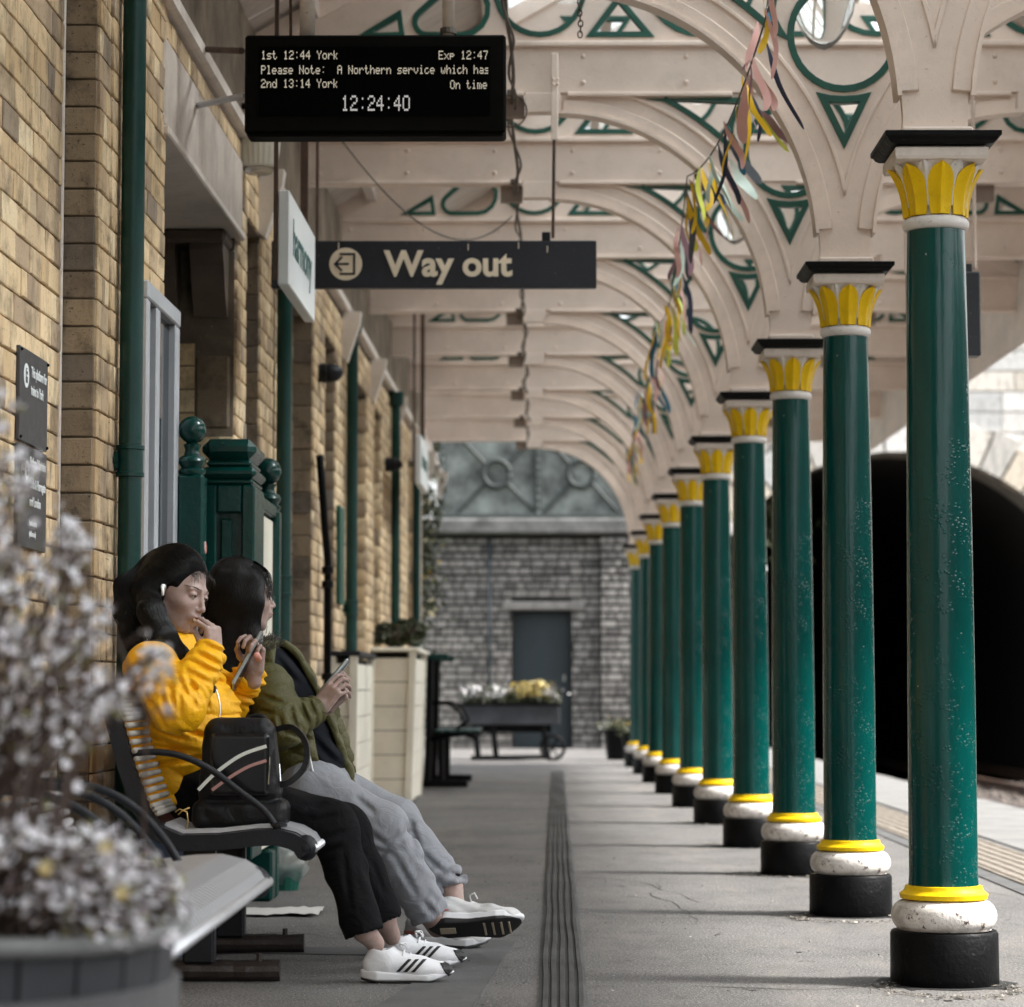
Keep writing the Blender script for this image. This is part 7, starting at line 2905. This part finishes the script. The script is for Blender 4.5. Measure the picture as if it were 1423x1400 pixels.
person_mesh('jeans', V, F, M['jeans_black'], wa, AO)
# shoes A
LPY[0] = 1350
shoe(wa, AO, Vector((lx(567, 7.39), 7.39, 0.001)), (1, -.02, 0), (0, 0, 1), .258, 'a')
shoe(wa, AO, Vector((lx(588, 7.76), 7.76, 0.001)), (1, -.05, 0), (0, 0, 1), .258, 'a')
for c_ in (ankN, ankF):
    pass

# held things
t = thing('biscuit', 'small brown biscuit held to the mouth of the woman in yellow', 'biscuit', tuple(P(271, 868, 7.40)))
t_b = MB().lathe([(.014, 0), (.017, .003), (.016, .007), (.012, .009)], 14).mesh('biscuit')
t_b.transform(Matrix.Rotation(R(60), 4, 'Y'))
link_mesh('crumb_body', t_b, M['biscuit'], t)


def phone(a, b, wdir, w, label, lens=True):
    a, b = Vector(a), Vector(b)
    ax = (b - a).normalized()
    L_ = (b - a).length
    wd = Vector(wdir)
    wd = (wd - ax * wd.dot(ax)).normalized()
    th = ax.cross(wd)
    mt = Matrix((wd, ax, th)).transposed().to_4x4()
    mt.translation = a
    t = thing('phone', label, 'phone', tuple(a))
    def put(nm, lo, hi, c, mat):
        mb = MB().cbox(lo, hi, c)
        mb.v = [tuple(mt @ Vector(v) - a) for v in mb.v]
        mb.build(nm, mat, t)
    put('case', (-w / 2, 0, -.0055), (w / 2, L_, .0055), .004, M['phone_case'])
    put('screen', (-w / 2 + .003, .003, .0056), (w / 2 - .003, L_ - .003, .0066), .0005, M['phone_dark'])
    put('back', (-w / 2 + .004, .004, -.0064), (w / 2 - .004, L_ - .004, -.0056), .0004, M['phone_dark'])
    put('camera_bump', (w / 2 - .035, L_ - .04, -.0085), (w / 2 - .008, L_ - .010, -.0065), .001, M['chrome'])
    return t
phone(P(323, 956, 7.64), P(364, 882, 7.70), (.12, 1, .1), .068, 'phone in a clear case held upright by the woman in yellow')
t = thing('lip_balm', 'pink capped tube between the fingers of the woman in yellow', 'tube', tuple(P(360, 916, 7.58)))
me = MB().lathe([(.0085, 0), (.0092, .002), (.0092, .06), (.008, .062)], 18).mesh('tube')
me.transform(Matrix.Rotation(R(80), 4, 'X'))
link_mesh('tube', me, M['pink_tube'], t, True)
me = MB().lathe([(.0072, -.0012), (.0072, .0)], 18).mesh('cap_disc')
me.transform(Matrix.Rotation(R(80), 4, 'X'))
me.transform(Matrix.Translation((0, -.063, -.0115)) if False else Matrix.Identity(4))
link_mesh('end_disc', me, simple('pale_pink', (.8, .5, .45, 1), .4), t)

# ------------------------------------------------------------------ woman in olive
BO = tuple(P(430, 1095, 8.15))
BO = (BO[0], BO[1], 0.0)
wb = thing('person', 'seated woman in an olive quilted jacket and grey jeans with crossed ankles, looking away', 'person', BO)
hB = P(337, 830, 8.12)
fB, lB, uB = frame((.93, .36, .02), (-.02, 0, 1))
V0, F0, tint0, surfB = make_head(hB, fB, lB, uB, False)
Vh = to_world(V0, hB, fB, lB, uB, .96)
wrBN = P(444, 984, 7.98)
hand1, Fh1 = make_hand(wrBN, (.62, .05, .78), (-.30, -.85, .35), (-.6, .2, .6), [(.30, .75, .4), (.45, .9, .5), (.55, .9, .5), (.65, .9, .5)],
                       [(.022, .026, -.006), (.052, .042, -.018), (.080, .042, -.022), (.104, .034, -.026)], .88)
wrBF = P(455, 984, 8.13)
hand2, Fh2 = make_hand(wrBF, (.75, -.15, .62), (.45, .45, -.75), (-.5, .6, .5), [(.6, .9, .5), (.7, .9, .5), (.8, .9, .5), (.8, .9, .5)],
                       [(.022, .026, -.006), (.052, .048, -.018), (.080, .052, -.030), (.102, .044, -.040)], .88)
bN = [P(432, 1100, 8.02), P(532, 1152, 7.96), P(596, 1268, 8.02)]
bF = [P(440, 1092, 8.30), P(550, 1142, 8.24), P(626, 1234, 8.14)]
bankN, bankF = P(607, 1290, 8.10), P(634, 1262, 8.08)
tB = [P(438, 1085, 8.15), P(418, 1035, 8.15), P(394, 985, 8.15), P(376, 938, 8.15), P(362, 905, 8.14)]
bsN, beN, bcN = P(374, 950, 7.97), P(392, 1010, 7.88), P(440, 986, 7.965)
bsF, beF, bcF = P(398, 945, 8.34), P(420, 1006, 8.38), P(456, 988, 8.16)
def bodyB(p):
    d = limb(p, [bN[0], bN[1], bN[2], bankN], [.07, .045, .036, .030], .02)
    d = smin(d, limb(p, [bF[0], bF[1], bF[2], bankF], [.07, .045, .036, .030], .02), .02)
    d = smin(d, limb(p, tB, [.075, .065, .07, .06, .045], .03), .03)
    d = smin(d, limb(p, [bsN, beN, wrBN], [.045, .035, .022], .02), .02)
    d = smin(d, limb(p, [bsF, beF, wrBF], [.040, .026, .020], .01), .01)
    return d
Vb, Fb = sdf_mesh(bodyB, (-1.05, 7.7, .02), (-.14, 8.6, 1.05), .010)
V, F = join_np([(Vh, F0), (hand1, Fh1), (hand2, Fh2), (Vb, Fb)])
body = person_mesh('body', V, F, M['skin'], wb, BO)
at = body.data.attributes.new('tint', 'FLOAT', 'POINT')
tt = np.zeros(len(V), np.float32)
tt[:len(V0)] = tint0
at.data.foreach_set('value', tt)
face_bits(wb, BO, hB, fB * .96, lB * .96, uB * .96, surfB)

qb = lambda x, y, z: tuple(to_world(np.array([[x, y, z]]), hB, fB, lB, uB, .96)[0])
cur1 = [qb(-.02, -.050, .05), qb(-.03, -.070, -.02)] + [P(322, 890, 8.06), P(312, 935, 8.04), P(312, 975, 8.03), P(318, 1010, 8.03)]
cur2 = [qb(.025, -.060, .05), qb(.012, -.078, -.02)] + [P(346, 890, 8.04), P(338, 935, 8.02), P(330, 975, 8.02), P(328, 1000, 8.02)]
cur3 = [qb(-.06, 0, .03), qb(-.085, 0, -.05)] + [P(296, 900, 8.13), P(294, 940, 8.1), P(300, 980, 8.08)]
def hairB(p):
    L = (p - A3(hB)) @ np.stack([A3(fB), A3(lB), A3(uB)], 1)
    d = ell(L, (-.022, 0, .030), (.0985, .083, .097))
    qq = L.copy()
    qq[:, 1] = np.abs(qq[:, 1])
    d = smax(d, -ell(qq, (.098, 0, -.030), (.052, .088, .098)), .008)
    d2 = smin(limb(p, cur1, [.028, .034, .044, .045, .036, .010], .03), limb(p, cur2, [.026, .030, .030, .027, .020, .006], .03), .02)
    d2 = smin(d2, limb(p, cur3, [.034, .042, .042, .034, .012], .03), .03)
    d = smin(d, d2, .03)
    d = d + .0010 * np.sin(p[:, 0] * 110 + 2 * np.sin(p[:, 2] * 14))
    return d
V, F = sdf_mesh(hairB, (-1.10, 7.85, .68), (-.72, 8.35, 1.28), .0034)
person_mesh('hair', V, F, M['hair'], wb, BO)
rn = np.random.RandomState(14)
def resamp(g, m):
    g = np.array([list(v) for v in catmull(g, 8)], np.float32)
    return np.stack([np.interp(np.linspace(0, 1, m), np.linspace(0, 1, len(g)), g[:, k]) for k in range(3)], 1)
gF, gM, gB = resamp(cur2, 12), resamp(cur1, 12), resamp(cur3, 12)
ofr = np.interp(np.linspace(0, 1, 12), [0, .3, .7, 1], [.035, .036, .026, .010])
lines = []
for i in range(3200):
    u_ = rn.uniform(0, 1)
    g = (gF * (1 - 2 * u_) + gM * 2 * u_) if u_ < .5 else (gM * (2 - 2 * u_) + gB * (2 * u_ - 1))
    x0 = .070 - .15 * u_ + rn.normal() * .01
    part = np.array([qb(min(.062, x0), .012 + rn.normal() * .004, .030 + .096 * math.sqrt(max(.1, 1 - ((x0 + .022) / .0985) ** 2)))])
    sidep = np.array([qb(min(.075, x0 + .012), -.045, .095)])
    a_ = rn.uniform(-1.5, 1.5) if u_ < .8 else rn.uniform(-2.6, 1.0)
    low = g[2:] + np.stack([np.sin(a_) * -ofr[2:], -np.cos(a_) * ofr[2:] * 1.2, 0 * ofr[2:]], 1)
    ln = np.concatenate([part, sidep, low])
    if rn.uniform() < .4:
        ln[-1] += rn.normal(size=3) * .006
    # resample to even steps
    d_ = np.concatenate([[0], np.cumsum(np.linalg.norm(np.diff(ln, axis=0), axis=1))])
    ss = np.linspace(0, d_[-1] * rn.uniform(.8, 1.0), 26)
    lines.append(np.stack([np.interp(ss, d_, ln[:, k]) for k in range(3)], 1))
V1, F1 = hair_np(hairB, np.array(lines), .00058, seed=5)
person_mesh('hair_strands', V1, F1, M['hair_strand'], wb, BO, False)['kind'] = 'stuff'
rs_ = random.Random(17)
mb = MB()
for i in range(110):
    y0 = rs_.uniform(-.07, .03)
    x1 = rs_.uniform(.068, .084)
    pts = [qb(.030, y0 * .8, .116), qb(.068, y0, .084), qb(x1, y0 - .006, .050), qb(x1 + rs_.uniform(-.006, .008), y0 - .012, .012 - rs_.uniform(0, .03))]
    mb.tube(catmull(pts, 4), .0005, 3, cap=False)
mb.build('fringe', M['hair_strand'], wb, off=BO)['kind'] = 'stuff'

def torsoB(p, grow=0.0):
    q_ = p.copy()
    q_[:, 1] = 8.15 + (q_[:, 1] - 8.15) * .76
    pts = [(v.x, 8.15, v.z) for v in tB]
    d = limb(q_, pts, [.100 + grow, .090 + grow, .098 + grow, .084 + grow, .045 + grow], .05)
    return d
def hood_fn(p):
    d = torsoB(p, 0.0)
    d = smin(d, ell(p, A3(P(446, 1062, 8.12)), (.060, .10, .070)), .04) + creases(p, FH, 8.0, .010, .010)
    return smax(d, .46 - p[:, 2], .01) + wrinkle(p, .0022, 26, 2)
V, F = sdf_mesh(hood_fn, (-1.05, 7.85, .42), (-.50, 8.5, .98), .006)
person_mesh('hoodie', V, F, M['hoodie'], wb, BO)
eA, eB = P(398, 945, 8.0), P(438, 1110, 8.0)
def jackB(p):
    d = torsoB(p, .024)
    s = p[:, 2] + .45 * (p[:, 0] + .8) + .006 * np.sin(p[:, 1] * 25)
    d = d - quilt(s, .060, .009) + wrinkle(p, .002, 30, 4)
    d = np.maximum(d, -torsoB(p, .004))
    # open front: keep what lies behind the zip edge on each side
    xe = np.interp(p[:, 2], [.44, .60, .70, .80, .90], [lx(448, 8.0), lx(442, 8.0), lx(432, 8.0), lx(410, 8.0), lx(378, 8.0)])
    near = p[:, 0] - xe
    far = np.maximum(p[:, 0] - (xe + .14), -(p[:, 1] - 8.12))
    d = smax(d, np.minimum(near, far), .006)
    d = smax(d, (.455) - p[:, 2], .006)
    c1, t1 = cap(p, A3(bsN), A3(beN), .070, .064, True)
    c2, t2 = cap(p, A3(beN), A3(bcN), .064, .042, True)
    c1 = c1 - quilt(t1, .050, .009)
    c2 = c2 - quilt(t2 + .01, .034, .008)
    arm = smin(c1, c2, .02)
    arm = smax(arm, plane(p, bcN + (bcN - beN).normalized() * .004, bcN - beN), .006)
    d = smin(d, arm, .015)
    c1, t1 = cap(p, A3(bsF), A3(beF), .066, .058, True)
    c2, t2 = cap(p, A3(beF), A3(bcF), .058, .042, True)
    arm = smin(c1 - quilt(t1, .05, .008), c2 - quilt(t2, .034, .008), .02)
    arm = smax(arm, plane(p, bcF, bcF - beF), .006)
    d = smin(d, arm, .012)
    return d + creases(p, FB, 7.9, .0085, .0062)
V, F = sdf_mesh(jackB, (-1.08, 7.75, .40), (-.48, 8.55, .98), .0050)
person_mesh('jacket', V, F, M['jacket_olive'], wb, BO)
# far front panel of the jacket hanging over the lap
def flap(p):
    a, b = P(446, 985, 8.33), P(490, 1078, 8.36)
    d, tq = cap(p, A3(a), A3(b), .052, .040, True)
    return np.maximum(d, np.abs((p - A3(a)) @ A3((.25, .97, 0))) - .022) - quilt(tq, .05, .005)
V, F = sdf_mesh(flap, (-.80, 8.15, .40), (-.45, 8.55, .90), .005)
person_mesh('jacket_flap', V, F, M['jacket_olive'], wb, BO)
def snap_x(z, y=8.0):
    return np.interp(z, [.44, .60, .70, .80, .90], [lx(441, 8.0), lx(428, 8.0), lx(412, 8.0), lx(398, 8.0), lx(372, 8.0)])
for rng_ in ((P(368, 923, 7.96), P(384, 938, 7.955), P(396, 958, 7.95), P(406, 975, 7.95)), (P(424, 1022, 7.96), P(430, 1050, 7.95), P(436, 1080, 7.95), P(440, 1112, 7.955))):
    MB().tube(catmull(rng_, 5), .0034, 6).build('zip', M['sign_white'], wb, smooth=True, off=BO)
# fur edged collar
mb = MB()
rs_ = random.Random(3)
cpts = catmull([P(352, 905, 7.98), P(364, 897, 8.0), P(378, 893, 8.08), P(388, 905, 8.2), P(392, 930, 8.26)], 8)
for i in range(1700):
    c_ = rs_.choice(cpts)
    o_ = Vector((rs_.gauss(0, .010), rs_.gauss(0, .010), rs_.gauss(0, .010)))
    d_ = Vector((rs_.uniform(-.3, 1), rs_.uniform(-1, .6), rs_.uniform(-.2, 1))).normalized()
    mb.tube([c_ + o_, c_ + o_ + d_ * rs_.uniform(.010, .024)], [.0012, .0004], 3, cap=False)
mb.build('fur_trim', M['fur'], wb, off=BO)['kind'] = 'stuff'
MB().tube(cpts, .016, 10).build('collar_roll', M['jacket_olive'], wb, smooth=True, off=BO)

def jeansB(p):
    def leg(pts, r, seed, crump):
        c1, t1 = cap(p, A3(pts[0]), A3(pts[1]), r[0], r[1], True)
        L2 = (pts[2] - pts[1]).length
        c2, t2 = cap(p, A3(pts[1]), A3(pts[2] + (pts[2] - pts[1]).normalized() * .03), r[1], r[2], True)
        c2 = c2 + .005 * np.sin(t2 * 40 + seed + 16 * p[:, 1] + 8 * p[:, 0]) * np.exp(-((t2 - .06) / .08) ** 2)
        c2 = c2 - crump * np.sin((t2 - L2) * 150 + 26 * p[:, 0] + 20 * p[:, 1]) * np.exp(-((t2 - L2 + .02) / .05) ** 2)
        d = smin(c1, c2, .03)
        n = (pts[2] - pts[1]).normalized()
        d = smax(d, plane(p, pts[2] + n * .012, n) + .003 * np.sin(p[:, 0] * 90), .004)
        return smax(d, -cap(p, A3(pts[2] - n * .005), A3(pts[2] + n * .1), r[2] - .020, r[2] - .014), .003)
    d = leg(bN, (.098, .074, .062), 1, .003)
    d = smin(d, leg(bF, (.095, .072, .060), 3, .0055), .012)
    d = smin(d, ell(p, A3(P(438, 1092, 8.15)), (.12, .18, .09)), .04)
    return d + wrinkle(p, .0020, 22, 5) + creases(p, FJ, 8.0, .0085, .0085)
V, F = sdf_mesh(jeansB, (-.90, 7.75, .10), (-.15, 8.5, .62), .0052)
person_mesh('jeans', V, F, M['jeans_grey'], wb, BO)
shoe(wb, BO, P(663, 1292, 8.02), (1, -.10, .06), (-.04, .66, .76), .285, 'b')
shoe(wb, BO, Vector((lx(622, 8.36), 8.36, 0.001)), (1, -.05, 0), (0, 0, 1), .275, 'b')
MB().tube([P(441, 990, 7.965) + Vector((math.cos(a) * .026, math.sin(a) * .026, math.sin(a) * .010)) for a in np.linspace(0, 2 * PI, 17)], .0035, 6).build('watch_strap', M['chrome'], wb, smooth=True, off=BO)
phone(P(446, 962, 8.05), P(484, 917, 8.06), (.25, .9, .3), .072, 'phone held in both hands by the woman in the olive jacket')

# ------------------------------------------------------------------ backpack
BP = P(334, 1152, 7.26)
bp = thing('backpack', 'black leather backpack with curved white and pink stripes standing on the bench', 'backpack', (BP.x, 7.26, BP.z), world=True)
LPY[0] = 1080
bx = lambda px: lx(px, 7.2)
bz = lambda py: lz(py, 7.2)
def bag(p):
    z = p[:, 2]
    cx = (bx(270) + bx(392)) / 2
    t_ = (z - bz(1120)) / (bz(1000) - bz(1120))
    half = .118 - .024 * t_
    q_ = p.copy()
    q_[:, 0] = (q_[:, 0] - cx + .004 * t_) * (.118 / np.maximum(.05, half))
    d = rbox(q_, (0, 7.27, (bz(1000) + bz(1120)) / 2), (.118, .075, (bz(1000) - bz(1120)) / 2 + .004), .042)
    b = rbox(p, ((bx(266) + bx(398)) / 2, 7.275, (bz(1112) + bz(1154)) / 2), (.132, .085, (bz(1112) - bz(1154)) / 2), .030)
    d = smin(d, b, .006)
    return d + wrinkle(p, .0014, 40, 6)
V, F = sdf_mesh(bag, (bx(255), 7.15, .40), (bx(415), 7.42, .80), .0042)
person_mesh('body', V, F, M['bag'], bp, bp.location)
def pocket(p):
    d = rbox(p, ((bx(292) + bx(374)) / 2, 7.197, (bz(1018) + bz(1108)) / 2), (.083, .014, .088), .012)
    return d
V, F = sdf_mesh(pocket, (bx(280), 7.16, .50), (bx(385), 7.24, .76), .004)
person_mesh('front_pocket', V, F, M['bag_gloss'], bp, bp.location)
def band(pts, w, mat, nm, yy):
    g = catmull([Vector((bx(a), b)) .to_3d() for a, b in pts], 6)
    g = [Vector((v.x, v.y)) for v in g]
    mb = MB()
    vs = []
    for i, v in enumerate(g):
        d = (g[min(i + 1, len(g) - 1)] - g[max(0, i - 1)])
        d = Vector((d.x, -d.y * 7.2 / FPX)).normalized()
        n = Vector((-d.y, d.x)) * w
        z = bz(v.y)
        vs += [(v.x + n.x, yy, z + n.y), (v.x - n.x, yy, z - n.y), (v.x - n.x, yy + .004, z - n.y), (v.x + n.x, yy + .004, z + n.y)]
    fs = []
    for i in range(len(g) - 1):
        a = i * 4
        for j in range(4):
            fs.append((a + j, a + (j + 1) % 4, a + 4 + (j + 1) % 4, a + 4 + j))
    fs += [(0, 3, 2, 1), tuple(len(vs) - 4 + i for i in range(4))]
    mb.add(vs, fs)
    mb.build(nm, M[mat], bp)
band([(277, 1098), (300, 1075), (335, 1050), (371, 1037)], .0048, 'stripe_white', 'white_stripe', 7.1795)
band([(296, 1098), (318, 1082), (345, 1066), (371, 1057)], .0042, 'stripe_pink', 'pink_stripe', 7.1795)
MB().tube([(bx(376), 7.185, bz(1052)), (bx(374.5), 7.18, bz(1090))], .0022, 6).build('zip_pull', M['chrome'], bp)
MB().tube([(bx(388), 7.20, bz(1062)), (bx(390), 7.195, bz(1086))], .0022, 6).build('zip_pull', M['chrome'], bp)
g = catmull([(bx(374), 7.34, bz(1016)), (bx(400), 7.33, bz(1012)), (bx(420), 7.31, bz(1034)), (bx(420), 7.29, bz(1066)), (bx(400), 7.28, bz(1088)), (bx(386), 7.28, bz(1092))], 6)
mb = MB()
vs, fs = [], []
for i, v in enumerate(g):
    d = (g[min(i + 1, len(g) - 1)] - g[max(0, i - 1)]).normalized()
    n = Vector((d.z, 0, -d.x)) * .008
    for (k, yy) in ((1, -.022), (-1, -.022), (-1, .022), (1, .022)):
        vs.append(tuple(v + n * k + Vector((0, yy, 0))))
for i in range(len(g) - 1):
    a = i * 4
    for j in range(4):
        fs.append((a + j, a + (j + 1) % 4, a + 4 + (j + 1) % 4, a + 4 + j))
fs += [(0, 3, 2, 1), tuple(len(vs) - 4 + i for i in range(4))]
mb.add(vs, fs).build('shoulder_strap', M['bag'], bp, smooth=False)
MB().tube(catmull([(bx(335), 7.30, bz(1001)), (bx(345), 7.30, bz(996)), (bx(358), 7.30, bz(996)), (bx(366), 7.30, bz(1002))], 4), .006, 8).build('top_handle', M['bag'], bp, smooth=True)
t = thing('key_charm', 'small gold chain charm hanging at the left side of the black backpack', 'charm', (bx(262), 7.20, bz(1126)))
for pts in ([(bx(246), 1128), (bx(252), 1124), (bx(262), 1128), (bx(264), 1140), (bx(262), 1152)], [(bx(250), 1132), (bx(256), 1126), (bx(266), 1122)]):
    MB().tube([(a - t.location.x, -.03, bz(b) - t.location.z) for a, b in pts], .0022, 6).build('chain', M['gold'], t, smooth=True)

for o in bpy.data.objects:
    if '_o' in o:
        del o['_o']
